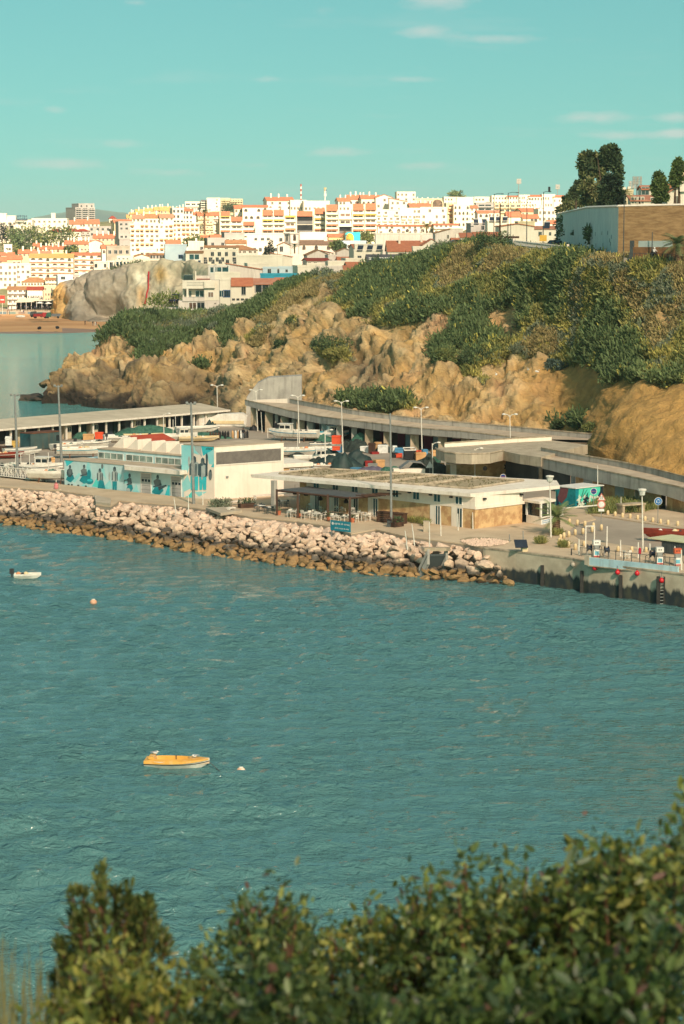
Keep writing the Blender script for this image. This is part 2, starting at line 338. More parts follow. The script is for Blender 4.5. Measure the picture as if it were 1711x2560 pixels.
def craggy(m,s1,dist,dk):
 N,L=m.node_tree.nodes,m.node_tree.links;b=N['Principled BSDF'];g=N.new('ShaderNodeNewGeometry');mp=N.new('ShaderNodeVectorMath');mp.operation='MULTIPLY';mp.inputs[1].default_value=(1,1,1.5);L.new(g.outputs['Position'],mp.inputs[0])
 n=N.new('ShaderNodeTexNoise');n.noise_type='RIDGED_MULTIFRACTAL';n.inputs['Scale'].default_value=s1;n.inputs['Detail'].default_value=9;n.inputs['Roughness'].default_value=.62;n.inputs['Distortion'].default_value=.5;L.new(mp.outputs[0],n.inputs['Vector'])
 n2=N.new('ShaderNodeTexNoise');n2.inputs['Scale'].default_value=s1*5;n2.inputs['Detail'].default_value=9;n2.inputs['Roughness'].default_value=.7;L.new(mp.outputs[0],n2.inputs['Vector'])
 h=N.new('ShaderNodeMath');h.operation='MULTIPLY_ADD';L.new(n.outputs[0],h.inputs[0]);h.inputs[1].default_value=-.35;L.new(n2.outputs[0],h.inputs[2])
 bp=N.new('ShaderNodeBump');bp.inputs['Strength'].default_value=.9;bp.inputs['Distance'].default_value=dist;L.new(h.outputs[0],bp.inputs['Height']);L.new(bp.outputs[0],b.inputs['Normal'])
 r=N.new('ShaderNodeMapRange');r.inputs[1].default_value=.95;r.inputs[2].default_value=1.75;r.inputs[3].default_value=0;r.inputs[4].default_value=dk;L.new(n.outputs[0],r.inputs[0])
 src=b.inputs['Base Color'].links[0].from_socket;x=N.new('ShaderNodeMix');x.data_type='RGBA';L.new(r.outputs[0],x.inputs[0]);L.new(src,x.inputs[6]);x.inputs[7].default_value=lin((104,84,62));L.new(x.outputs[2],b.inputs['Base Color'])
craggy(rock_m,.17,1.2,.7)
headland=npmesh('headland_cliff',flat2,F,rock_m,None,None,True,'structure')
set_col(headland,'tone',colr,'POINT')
rr=mnoise.fractal
def boulder(seed,sx,sy,sz,sub=2,rough=0.28):
 bm=bmesh.new();bmesh.ops.create_icosphere(bm,subdivisions=sub,radius=1.0)
 rnd=random.Random(seed)
 planes=[(Vector((rnd.gauss(0,1),rnd.gauss(0,1),rnd.gauss(0,1))).normalized(),rnd.uniform(0.55,0.85))for _ in range(13)]
 for v in bm.verts:
  p=v.co.copy()
  for n,h in planes:
   k=p.dot(n)
   if k>h:p-=n*(k-h)*0.95
  p*=1+rough*0.5*mnoise.noise(p*2.3+Vector((seed*1.7,0,0)))
  v.co=Vector((p.x*sx,p.y*sy,p.z*sz))
 me=bpy.data.meshes.new('boulder');bm.to_mesh(me);bm.free();return me
dark_rock=pm('wet_rock',(86,76,64),(48,44,38),0.5,0.7,0.3)
r0=P(95,1003,0.0)
me=boulder(5,4.6,2.6,1.7,4,0.9);me.materials.append(dark_rock)
o=bpy.data.objects.new('sea_rock',me);link(o);o.location=r0+Vector((-0.5,2,0));tag(o,'low dark rock lying in the sea off the tip of the headland','rock')
me=boulder(8,2.4,1.8,1.5,3,0.9);me.materials.append(dark_rock)
o=bpy.data.objects.new('sea_rock',me);link(o);o.location=r0+Vector((3.4,1,0.2));tag(o,'small dark rock wedged between the low sea rock and the headland tip','rock')
# ------------------------------------------------------------------ water
wm=bpy.data.materials.new('sea_water');wm.use_nodes=True;N,L=wm.node_tree.nodes,wm.node_tree.links
b=N['Principled BSDF'];b.inputs['Roughness'].default_value=0.06;b.inputs['IOR'].default_value=1.33
g=N.new('ShaderNodeNewGeometry');sp=N.new('ShaderNodeSeparateXYZ');L.new(g.outputs['Position'],sp.inputs[0])
def noise_n(scale,stretch,det=4,rough=0.55,dist=0.0):
 mp=N.new('ShaderNodeMapping');mp.inputs['Scale'].default_value=stretch;mp.inputs['Rotation'].default_value=(0,0,0.22);L.new(g.outputs['Position'],mp.inputs[0])
 n=N.new('ShaderNodeTexNoise');n.inputs['Scale'].default_value=scale;n.inputs['Detail'].default_value=det;n.inputs['Roughness'].default_value=rough;n.inputs['Distortion'].default_value=dist
 L.new(mp.outputs[0],n.inputs['Vector']);return n.outputs[0]
def nm(op,a,b_=None,c=None,clamp=False):
 n=N.new('ShaderNodeMath');n.operation=op;n.use_clamp=clamp
 for i_,x in enumerate((a,b_,c)):
  if x is None:continue
  if isinstance(x,(int,float)):n.inputs[i_].default_value=x
  else:L.new(x,n.inputs[i_])
 return n.outputs[0]
w2=noise_n(1.5,(0.75,1.25,1),3,0.6,0.6);w4=noise_n(4.5,(0.75,1.25,1),2)
gust=noise_n(0.02,(0.6,1.4,1),3);gst=nm('MULTIPLY_ADD',gust,1.4,0.3)
hh=nm('MULTIPLY',nm('ADD',w2,nm('MULTIPLY',w4,.22)),gst)
bp=N.new('ShaderNodeBump');bp.inputs['Strength'].default_value=1.0;bp.inputs['Distance'].default_value=0.42;L.new(hh,bp.inputs['Height']);L.new(bp.outputs[0],b.inputs['Normal'])
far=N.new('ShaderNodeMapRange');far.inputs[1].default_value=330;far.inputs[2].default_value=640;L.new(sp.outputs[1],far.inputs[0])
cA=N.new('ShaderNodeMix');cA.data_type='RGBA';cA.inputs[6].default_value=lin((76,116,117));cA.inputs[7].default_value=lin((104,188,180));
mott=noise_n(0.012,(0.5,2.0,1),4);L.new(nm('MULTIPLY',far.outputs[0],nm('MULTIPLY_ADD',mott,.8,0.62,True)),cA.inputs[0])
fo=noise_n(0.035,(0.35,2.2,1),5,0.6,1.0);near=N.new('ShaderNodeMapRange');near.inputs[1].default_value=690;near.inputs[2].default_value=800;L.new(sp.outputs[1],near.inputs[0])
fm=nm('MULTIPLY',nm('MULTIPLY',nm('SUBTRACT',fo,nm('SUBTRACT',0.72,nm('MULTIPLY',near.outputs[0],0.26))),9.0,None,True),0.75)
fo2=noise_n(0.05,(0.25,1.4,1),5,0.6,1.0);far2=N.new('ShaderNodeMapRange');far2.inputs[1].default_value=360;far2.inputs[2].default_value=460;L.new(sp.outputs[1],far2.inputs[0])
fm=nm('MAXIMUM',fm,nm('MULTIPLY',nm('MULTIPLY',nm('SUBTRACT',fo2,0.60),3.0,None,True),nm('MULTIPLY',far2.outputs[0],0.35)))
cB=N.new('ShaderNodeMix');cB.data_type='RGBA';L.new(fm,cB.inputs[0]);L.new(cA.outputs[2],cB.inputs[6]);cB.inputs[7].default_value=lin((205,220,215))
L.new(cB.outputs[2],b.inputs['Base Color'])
nw=560;ty=np.linspace(0,1,nw);yr=48*(345/48)**ty;xs_=np.linspace(-1,1,nw);WY=np.repeat(yr[None,:],nw,0);WX=xs_[:,None]*(.33*yr[None,:]+18)
H_=np.zeros_like(WX);wr_=np.random.default_rng(3)
for k_ in range(54):
 lam=1.1*(4.2/1.1)**wr_.random();th=math.radians(98)+wr_.normal()*.25;a_w=.0125*lam**.75;kk=2*math.pi/lam;ph=wr_.random()*6.28
 H_+=a_w*np.sin(kk*(math.cos(th)*WX+math.sin(th)*WY)+ph)
gp=.75+.45*np.sin(WX*.035+WY*.05)*np.sin(WY*.028-WX*.011+1.3)+.2*np.sin(WX*.09-WY*.03)
H_=(H_+.35*np.abs(H_))*gp*np.clip((1-np.abs(xs_))[:,None]*12,0,1)*np.clip((1-ty)[None,:]*10,0,1)*np.clip(ty[None,:]*30,0,1)
wv=np.stack([WX,WY,H_],2).reshape(-1,3);wf=grid_faces(nw,nw);b0=len(wv);A_,B_2=.33*48+18,.33*345+18
ov=np.array([(-2500,-300,0),(2500,-300,0),(2500,48,0),(A_,48,0),(-A_,48,0),(-2500,48,0),(2500,345,0),(B_2,345,0),(-B_2,345,0),(-2500,345,0),(2500,7000,0),(-2500,7000,0)])
of=np.array([(0,1,2,5),(3,2,6,7),(5,4,8,9),(9,6,10,11)])+b0
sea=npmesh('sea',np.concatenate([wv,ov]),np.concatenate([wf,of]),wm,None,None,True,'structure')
# ------------------------------------------------------------------ beach, town hill, far hill
def ztown(u,Y):
 zl=np.interp(Y,[560,640,668,700,745,762,800,850,905,950,1050,1120,1220,1340,1500,1900,2600],[-6,-1.2,0.3,1.6,2.6,3.4,7,12.5,20,23,28,31,36,41.5,42,41,34])
 zr=np.interp(Y,[440,560,600,650,700,735,770,800,850,900,950,1000,1060,1100,1250,1400,1500,1900,2600],[9,12,13.5,15.5,17,18,21,22,23.5,24.5,30,31.5,36,38.5,45,48.5,48.5,43,34])
 zp=np.interp(Y,[440,600,700,800,950,1100,1250,1400,1500,1900,2600],[30.2,30.4,31,33,38,43,47,49,49,43,34])
 zm=np.where(Y<735,zl,zr)
 t=np.clip((u-190)/260,0,1)
 z=np.where(u<450,np.where(Y<735,zl,zl*(1-t)+zr*t),zr)
 t2=np.clip((u-1080)/110,0,1)
 return z*(1-t2)+zp*t2
us=np.linspace(-1700,2100,200);ys=np.concatenate([np.linspace(450,800,60),np.linspace(810,1600,70),np.linspace(1650,2600,16)])
UU,YY=np.meshgrid(us,ys,indexing='ij');ZZ=ztown(UU,YY)
for i_ in range(ZZ.shape[0]):
 for j_ in range(ZZ.shape[1]):ZZ[i_,j_]+=0.9*(YY[i_,j_]>770)*mnoise.noise(Vector((UU[i_,j_]*0.05,YY[i_,j_]*0.03,0)))-0.8*(YY[i_,j_]>762)
XX=(UU-CU)/FPX*YY*K
keep=np.stack([XX,YY*K,ZZ],axis=2).reshape(-1,3)
TF=grid_faces(len(us),len(ys));cu_=UU.reshape(-1)[TF[:,0]];cy_=YY.reshape(-1)[TF[:,0]]
hillm=pm('dry_hill_soil',(150,140,104),(98,104,66),0.06,0.95,0.2)
sandm=pm('beach_sand',(205,158,112),(186,136,92),0.05,0.95,0.1,2.0,stretch=(0.4,1.6,1))
wet=pm('wet_sand',(166,128,104),(150,118,100),0.1,0.5)
isb=(cu_<520)&(cy_<766)&(cy_>455)
npmesh('town_hill',keep,TF[~isb],hillm,None,None,True,'structure')
bus=np.linspace(-1710,560,80);bys=np.array([560,620,645,655,662,668,676,690,705,722,745,764]);BU,BY=np.meshgrid(bus,bys,indexing='ij')
sh=8*np.sin(BU*0.012)-0.05*np.maximum(BU,-400)
BZ=np.interp(BY-0.0+sh,[560,640,672,700,745,764],[-6,-1.0,0.05,1.5,2.6,3.3])
bv=np.stack([(BU-CU)/FPX*BY*K,BY*K,BZ],axis=2).reshape(-1,3)
bf=grid_faces(len(bus),len(bys));bz=BZ.reshape(-1)[bf].mean(axis=1)
npmesh('beach',bv,bf,[sandm,wet],None,(bz<0.55).astype(int),True,'structure')
hu=np.linspace(-1700,2000,220);ridge=[]
for k_,h_ in enumerate((0.0,0.5,1.0)):
 for u in hu:
  top=np.interp(u,[-300,40,75,130,190,240,280,330,420,600,2000],[566,560,546,535,527,523,528,534,548,575,590])+1.6*mnoise.noise(Vector((u*0.05,0,0)))
  vv=600+(top-600)*h_;p=D(u,vv,5200+900*h_);ridge.append(tuple(p))
rv=np.array(ridge).reshape(3,len(hu),3).swapaxes(0,1).reshape(-1,3)
npmesh('far_hill',rv,grid_faces(len(hu),3),pm('haze_tinted_scrub',(98,128,112),(74,104,96),0.004,0.95),None,None,True,'structure')  # distance haze is put into the hill's blue-green colour
CC=[(128,790,762,742),(140,793,748,735),(158,794,737,722),(190,800,727,704),(215,801,724,690),(250,802,722,676),(285,802,720,668),(325,802,716,661),(365,802,712,656),(410,802,706,652),(450,802,700,650),(490,802,690,655),(540,802,680,668)]
cc=np.array([[tuple(D(u,vb+6,Y-2)),tuple(D(u,vb-(vb-vt)*.3,Y)),tuple(D(u,vb-(vb-vt)*.62,Y+3)),tuple(D(u,vt+5,Y+9)),tuple(D(u,vt,Y+17)),tuple(D(u,vt+4,Y+60))]for(u,vb,Y,vt)in CC])
q=catmull(cc,240);q=np.swapaxes(catmull(np.swapaxes(q,0,1),90),0,1);fl=q.reshape(-1,3)
a1=fbm(fl*np.array([1,1,.5]),0.05,4,2.2);a2=fbm(fl*np.array([1,1,1.2]),0.2,4,6.1);a3=fbm(fl*np.array([1,1,.8]),0.055,1,8.0,'v');uu,vv=proj(fl)
nn=grid_normals(q).reshape(-1,3);nn=nn if nn[:,1].mean()<0 else-nn
rowc=np.tile(np.arange(90),240);w_=np.clip((88-rowc)/25.0,0,1)
wr=np.clip((345-uu)/50,0.25,1)
dd=(a1*3.0*wr+a2*1.0+(np.minimum(a3,.3)-.18)*8*wr)*w_
for(hu_,hv_,ha,hb,dep)in((248,775,34,28,7),(275,778,12,30,4),(205,770,20,34,3),(445,690,26,30,4)):dd-=dep*np.exp(-((uu-hu_)/ha)**2-((vv-hv_)/hb)**2)
fl2=fl+nn*dd[:,None]
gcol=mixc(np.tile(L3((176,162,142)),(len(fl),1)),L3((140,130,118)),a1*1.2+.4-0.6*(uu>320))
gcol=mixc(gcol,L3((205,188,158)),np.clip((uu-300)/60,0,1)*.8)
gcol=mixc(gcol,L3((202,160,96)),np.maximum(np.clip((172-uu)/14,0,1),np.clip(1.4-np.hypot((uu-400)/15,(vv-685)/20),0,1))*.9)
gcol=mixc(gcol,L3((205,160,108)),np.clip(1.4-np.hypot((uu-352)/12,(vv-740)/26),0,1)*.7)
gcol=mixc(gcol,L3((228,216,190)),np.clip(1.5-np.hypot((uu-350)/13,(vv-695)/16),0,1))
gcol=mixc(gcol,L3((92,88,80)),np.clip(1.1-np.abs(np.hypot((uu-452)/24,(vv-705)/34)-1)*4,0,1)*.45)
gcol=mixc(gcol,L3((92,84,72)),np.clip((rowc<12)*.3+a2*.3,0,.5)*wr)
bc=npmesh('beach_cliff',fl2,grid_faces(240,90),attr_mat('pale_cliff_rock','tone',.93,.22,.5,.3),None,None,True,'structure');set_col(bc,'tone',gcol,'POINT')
# ------------------------------------------------------------------ the bank of cloud behind the camera that shades the harbour while the far town lies in sun
def cloud_bank(name,pts,alt,thick,label):
 """closed lumpy cloud over the outline pts (x, y) at height alt"""
 bm_v,nx,ny=[],60,60
 c=Vector((sum(p[0]for p in pts)/len(pts),sum(p[1]for p in pts)/len(pts),0))
 nr,na=16,72;V,Fc=[],[]
 def rad(a):
  dx,dy=math.cos(a),math.sin(a);best=1e9
  for i in range(len(pts)):
   (x1,y1),(x2,y2)=pts[i],pts[(i+1)%len(pts)];ex,ey=x2-x1,y2-y1
   den=dx*ey-dy*ex
   if abs(den)<1e-9:continue
   t=((x1-c.x)*ey-(y1-c.y)*ex)/den;s=((x1-c.x)*dy-(y1-c.y)*dx)/den
   if t>0 and 0<=s<=1:best=min(best,t)
  return best
 rads=[rad(2*math.pi*k/na)*(1+.05*mnoise.noise(Vector((k*.35,2,0))))for k in range(na)]
 for side in(1,-1):
  for i in range(nr+1):
   f=i/nr
   for k in range(na):
    a=2*math.pi*k/na;r=rads[k]*f;x,y=c.x+r*math.cos(a),c.y+r*math.sin(a)
    h=thick*math.sqrt(max(0,1-f**2.6))*(.7+.6*mnoise.fractal(Vector((x*.006,y*.006,side)),1.0,2.0,4))*(1 if side>0 else .35)
    V.append((x,y,alt+side*max(0.0,h)))
 off=(nr+1)*na
 for s in(0,1):
  for i in range(nr):
   for k in range(na):
    q=[s*off+i*na+k,s*off+i*na+(k+1)%na,s*off+(i+1)*na+(k+1)%na,s*off+(i+1)*na+k]
    Fc.append(q if s else q[::-1])
 m=bpy.data.materials.new('cloud_vapour');m.use_nodes=True;N_,L_=m.node_tree.nodes,m.node_tree.links;N_.clear()
 t=N_.new('ShaderNodeBsdfTranslucent');t.inputs[0].default_value=(.97,.97,.97,1);d_=N_.new('ShaderNodeBsdfDiffuse');d_.inputs[0].default_value=(.95,.95,.95,1)
 x_=N_.new('ShaderNodeMixShader');x_.inputs[0].default_value=.82;o_=N_.new('ShaderNodeOutputMaterial');L_.new(d_.outputs[0],x_.inputs[1]);L_.new(t.outputs[0],x_.inputs[2]);tr=N_.new('ShaderNodeBsdfTransparent');y_=N_.new('ShaderNodeMixShader');y_.inputs[0].default_value=.62;L_.new(x_.outputs[0],y_.inputs[1]);L_.new(tr.outputs[0],y_.inputs[2]);L_.new(y_.outputs[0],o_.inputs[0])
 ob=meshobj(name,V,Fc,m,None,None,True,'structure');return ob
ALT=480.0
def shade_to_cloud(x,y,z=10.0):
 t=(ALT-z)/SUN_DIR.z;return(x+SUN_DIR.x*t,y+SUN_DIR.y*t)
cloud_bank('cloud',[shade_to_cloud(*p)for p in((-420,-250),(420,-250),(520,500),(330,800),(160,930),(60,955),(-20,930),(-75,880),(-150,830),(-330,700),(-480,300))],ALT,60,None)
# ------------------------------------------------------------------ quay ground
conc=pm('pale_concrete',(186,172,152),(168,154,134),0.35,0.9,0.02,6,dirt=(120,108,94),damount=0.3)
asph=pm('worn_asphalt',(168,154,138),(148,136,122),0.12,0.92,0.01,8)
pave=pm('promenade_paving',(200,178,150),(182,160,134),0.22,0.9,0.01,8)
EDGE=[(-260,1208),(0,1218),(150,1229),(232,1240),(240,1264),(277,1269),(300,1254),(440,1265),(540,1279),(620,1293),(742,1305),(824,1318),(878,1337),(939,1326),(1020,1344),(1160,1362),(1214,1373)]
WALL=[(1214,1373),(1290,1381),(1433,1399),(1472,1407),(1711,1439),(1900,1466)]
front=[P(u,v,QZ)for u,v in EDGE]+[P(u,v,QZ)for u,v in WALL[1:]]
rear=[P(1980,1235,QZ),P(1700,1215,QZ),P(1430,1170,QZ),P(1110,1120,QZ),P(860,1078,QZ),P(700,1042,QZ),P(600,1033,QZ),P(500,1045,QZ),P(0,1082,QZ),P(-260,1105,QZ)]
poly=[(p.x,p.y)for p in front+rear]
MB().prism(poly,-2.0,QZ).obj('quay_ground',asph,None,False,'structure')
inner=[(1900,1400),(1711,1388),(1560,1365),(1450,1352),(1420,1330),(1440,1312),(1490,1300),(1460,1276),(1400,1268),(1306,1309),(1188,1324),(1000,1296),(880,1280),(705,1240),(537,1252),(455,1245),(162,1214),(0,1196),(-260,1180)]
pp=[(p.x,p.y)for p in front]+[(P(u,v,QZ).x,P(u,v,QZ).y)for u,v in inner]
MB().prism(pp,QZ-0.05,QZ+0.12).obj('promenade',pave,None,False,'structure')
# ------------------------------------------------------------------ harbour buildings
white_w=pm('white_render',(232,222,208),(220,208,194),0.5,0.85,0.01,5,dirt=(176,160,140),damount=0.35)
pink_w=pm('warm_white_render',(238,224,208),(230,214,198),0.4,0.85,0.01,5,dirt=(190,170,150),damount=0.25)
shade_w=pm('shade_tinted_white_render',(188,214,214),(176,204,206),0.5,0.85,0.01,5,dirt=(150,170,168),damount=0.3)  # white render with the cool cast of its shaded side put into the colour
roof_g=pm('roof_screed',(190,172,150),(170,152,132),0.5,0.95,0.02,8)
gravel_r=pm('roof_gravel',(172,154,128),(146,132,104),1.2,0.97,0.05,20)
grey_c=pm('board_marked_concrete',(176,170,160),(158,152,144),0.6,0.9,0.02,6,dirt=(96,92,86),damount=0.5)
cop_c=pm('weathered_coping',(186,168,144),(150,134,112),0.8,0.9,0.02,6,dirt=(90,84,74),damount=0.6)
stone_w=pm('stone_cladding',(206,172,126),(176,136,96),1.1,0.9,0.06,3,lo=0.42,hi=0.58)
dark_in=pm('dark_interior',(44,46,46),(30,32,34),0.5,0.9)
white_f=pm('white_frame',(226,222,214),(214,208,200),2,0.5)
teal_g=glass('teal_window_glass',(40,86,92));dark_g=glass('dark_window_glass',(44,56,60));pale_g=glass('pale_window_glass',(150,168,158))
door_g=pm('grey_door',(176,172,168),(164,160,156),1.0,0.6);slate=pm('slate_grey_panel',(74,80,80),(58,64,66),0.5,0.7)
wood=pm('dark_timber',(84,60,46),(60,42,34),2.0,0.75,0.01,stretch=(1,1,.2));metal_w=pm('white_painted_steel',(222,216,204),(208,200,188),3,0.45);metal_g=pm('galvanised_steel',(150,150,146),(132,132,130),3,0.45,metal=.3)
black_m=pm('black_metal',(36,36,38),(28,28,30),2,0.5);rust_m=pm('rusty_steel',(120,72,46),(86,56,40),2,0.8)
class FR:
 def __init__(s,A,B,name,label,cat,z0=None):
  s.A,s.B=A,B;d=B-A;s.len=math.hypot(d.x,d.y);s.rz=math.atan2(d.y,d.x)
  s.r=root(name,A,s.rz,label,cat)
  s.M=Matrix.Translation(A)@Matrix.Rotation(s.rz,4,'Z');s.Mi=s.M.inverted()
 def loc(s,p):return s.Mi@p
 def pl(s,u,v,y=0.0):
  o=s.Mi@Vector((0,0,CAMZ));d=s.Mi.to_3x3()@ray(u,v);t=(y-o.y)/d.y
  q=o+d*t;return q.x,q.z
 def rect(s,u0,v0,u1,v1,y=0.0):
  um,vm=(u0+u1)/2,(v0+v1)/2
  xa,xb=s.pl(u0,vm,y)[0],s.pl(u1,vm,y)[0];za,zb=s.pl(um,v1,y)[1],s.pl(um,v0,y)[1]
  return min(xa,xb),max(xa,xb),za,zb
def window(parent,x0,x1,z0,z1,y=0.0,nx=2,nz=1,glassm=None,frame=None,name='window',fw=0.07,proud=0.05):
 """frame standing proud of the wall, glass set back in it: a part with its panes as sub-parts"""
 m=MB();m.box(x0,x1,y-proud,y+0.02,z0,z0+fw);m.box(x0,x1,y-proud,y+0.02,z1-fw,z1)
 m.box(x0,x0+fw,y-proud,y+0.02,z0+fw,z1-fw);m.box(x1-fw,x1,y-proud,y+0.02,z0+fw,z1-fw)
 for i in range(1,nx):xx=x0+(x1-x0)*i/nx;m.box(xx-fw*.4,xx+fw*.4,y-proud,y+0.02,z0+fw,z1-fw)
 w=m.obj(name,frame or white_f,parent)
 for i in range(nx):
  a,b=x0+(x1-x0)*i/nx,x0+(x1-x0)*(i+1)/nx
  MB().box(a+fw*.5,b-fw*.5,y-0.012,y+0.03,z0+fw*.6,z1-fw*.6).obj('pane',glassm or dark_g,w)
 return w
MA,MC,MB_,MR=G(162,1214),G(455,1245),G(537,1252),G(710,1238.5)
fr=FR(MA,MB_,'market_building','long white harbour building with turquoise fishermen painted along its wall','building')
L=fr.len;xC=fr.loc(MC).x;dep=(MR-MB_).length;lowh=3.15;tall=6.2;cl0=fr.loc(P(246,1148,QZ+lowh));setb=max(2.0,cl0.y);clx=cl0.x;clh=4.4
bm=MB();bm.mat(0).box(0,xC,0,dep,0,lowh);bm.mat(1).box(-0.08,xC,-0.08,setb,lowh,lowh+0.08)
bm.obj('low_block',[shade_w,roof_g],fr.r)
bm=MB();bm.mat(0).box(clx,xC,setb,dep+3,lowh,clh).mat(1).box(clx-.1,xC,setb-.12,dep+3.1,clh,clh+.1);bm.obj('clerestory',[shade_w,roof_g],fr.r)
bm=MB()
Rl=fr.loc(MR);tp=[(xC,0),(L,0),(Rl.x,Rl.y),(Rl.x-(L-xC),Rl.y+0.3)]
bm.mat(0).prism(tp,0,tall);bm.mat(1).prism([(xC-.05,-.06),(L+.06,-.06),(Rl.x+.06,Rl.y+.06),(Rl.x-(L-xC),Rl.y+.4)],tall,tall+.1)
bm.obj('tall_block',[pink_w,roof_g],fr.r)
fr2=FR(MB_,MR,'tmp',None,None);COL.objects.unlink(fr2.r)
def sub(fr2,name):
 o=bpy.data.objects.new(name,None);link(o,fr.r);o.matrix_local=fr.Mi@fr2.M;return o
lv=sub(fr2,'louvre_band');x0,x1,z0,z1=fr2.len*.02,fr2.len*.955,4.15,5.55
MB().box(x0-.12,x1+.12,-.08,0,z1,z1+.14).box(x0-.12,x1+.12,-.08,0,z0-.14,z0).box(x0-.12,x0,-.08,0,z0,z1).box(x1,x1+.12,-.08,0,z0,z1).obj('frame',white_w,lv)
MB().box(x0,x1,-.01,.0,z0,z1).obj('backing',slate,lv)
lm=MB().add([(x0,-.015,0),(x1,-.015,0),(x1,-.075,-.07),(x0,-.075,-.07),(x0,-.015,.02),(x1,-.015,.02),(x1,-.075,-.05),(x0,-.075,-.05)],[(0,1,2,3),(7,6,5,4),(3,2,6,7)]).obj('slat',pm('louvre_grey',(128,120,112),(112,104,98),2,.7),lv);lm.location=(0,0,z0+.1)
for i in range(1,13):inst('slat',lm,lv,(0,0,z0+.1+i*(z1-z0-.08)/13))
for q in(.16,.52):MB().box(fr2.len*q,fr2.len*q+.3,-.14,0,2.55,2.75).obj('wall_light',metal_g,lv)
ya=setb
for(ua,ub)in((246,309),(316,383),(389,454)):
 va=1148+(ua-246)*(1167-1148)/(453-246);xa,xb=fr.pl(ua,va,ya)[0],fr.pl(ub,va+6,ya)[0]
 window(fr.r,xa,xb,lowh+.12,lowh+.92,ya,4,1,pale_g)
wm0=None
for(u,v)in((303,1122),(339,1126),(374,1130),(409,1133),(444,1137)):
 q=fr.loc(P(u,v,QZ+clh));w=1.9
 if wm0 is None:
  wm0=MB().ext_y([(-1.25,.1),(.75,.1),(.75,1.3),(.35,1.3)],0,2.3).obj('roof_light',pink_w,fr.r);o=wm0
 else:o=inst('roof_light',wm0,fr.r)
 o.location=(q.x-.3,q.y,clh);o.rotation_euler=(0,0,0)
xa,xb=fr.pl(309,1166)[0],fr.pl(452,1190)[0]
MB().add([(xa,0,lowh-.02),(xa+1.5,-1.3,lowh-.35),(xb+1.1,-1.3,lowh-.35),(xb+1.1,-.05,lowh-.35),(xb+1.1,-.05,lowh+.1),(xa,0,lowh+.1),(xa+1.5,-1.3,lowh+.12),(xb+1.1,-1.3,lowh+.12)],[(0,1,6,5),(1,2,7,6),(2,3,4,7),(5,6,7,4),(0,3,2,1)]).obj('canopy',white_w,fr.r)
for(ua,ub,va,vb)in((354.5,378,1184,1236.5),(430,454,1192,1244)):
 x0,x1,z0,z1=fr.rect(ua,va,ub,vb);z0=.02
 d=MB().box(x0,x1,-.05,0,z0,z1).obj('roller_door',door_g,fr.r)
 dm=MB().box(x0-.09,x0,-.09,0,0,z1+.09).box(x1,x1+.09,-.09,0,0,z1+.09).box(x0,x1,-.09,0,z1,z1+.09).obj('frame',white_f,d)
 for k in range(3):MB().box(x0+(x1-x0)*(.06+.33*k),x0+(x1-x0)*(.28+.33*k),-.065,-.04,z0+(z1-z0)*.6,z0+(z1-z0)*.72).obj('pane',dark_g,d)
 for k in(.2,.4,.8):MB().box(x0,x1,-.058,-.045,z0+(z1-z0)*k,z0+(z1-z0)*k+.03).obj('panel_joint',slate,d)
TQ=[pm('mural_'+n,c,c2 or tuple(x*.85 for x in c),1.4,.8,lo=.3,hi=.7)for n,c,c2 in(('turquoise',(40,178,190),(70,196,204)),('pale_turquoise',(134,208,212),(160,216,216)),('teal',(18,120,134),(36,146,156)),('ink',(44,62,70),(70,92,98)),('skin_grey',(120,128,128),(84,100,104)),('shirt_grey',(186,192,188),(150,164,164)),('aqua',(96,214,206),(80,200,196)))]
mural=bpy.data.objects.new('mural',None);link(mural,fr.r)
MLEV=[0]
def paint(pts,c,y=0.0):
 MLEV[0]+=1;off=y-0.004-0.0006*MLEV[0]
 vs=[]
 for(u,v)in pts:
  x,z=fr.pl(u,v,y);vs.append((x,off,z))
 o=meshobj('painted_shape',vs,[list(range(len(vs)))],TQ[c],mural)
 if o.data.polygons[0].normal.y>0:o.data.flip_normals()
 return o
ZP=lambda x,y:(150+x/4.0205,1100+y/4.0205)
def zp(pts,c):return paint([ZP(*p)for p in pts],c)
def ell(cx,cy,rx,ry,c,n=10):return zp([(cx+rx*math.cos(2*math.pi*k/n),cy+ry*math.sin(2*math.pi*k/n))for k in range(n)],c)
for pts,c in(([(52,200),(150,205),(70,265)],0),([(120,410),(190,330),(215,345),(150,430)],1),([(285,225),(315,300),(330,420),(270,400)],1),([(325,465),(370,385),(400,480)],6),([(408,255),(440,260),(470,400),(425,340)],1),([(440,470),(505,400),(530,480),(470,495)],1),([(590,330),(625,350),(600,420),(575,380)],1),([(640,330),(690,320),(720,420),(650,440)],1),([(725,535),(770,440),(800,540)],1),([(1060,545),(1090,455),(1105,455),(1105,570),(1055,565)],0),([(925,470),(945,460),(960,545),(925,548)],1),([(90,440),(60,350),(75,330)],1),([(245,430),(215,460),(300,470)],1),([(1222,50),(1345,55),(1400,150),(1340,130),(1285,330),(1225,300)],1),([(1420,55),(1550,60),(1548,95),(1440,160)],0),([(1360,100),(1430,170),(1420,60),(1350,55)],5),([(1480,130),(1550,100),(1550,250),(1500,240)],1),([(1235,590),(1290,560),(1345,500),(1340,590)],6),([(1228,440),(1285,350),(1330,480),(1250,520)],1),([(1350,520),(1480,520),(1400,570)],1),([(1520,270),(1550,230),(1550,275)],0)):zp(pts,c)
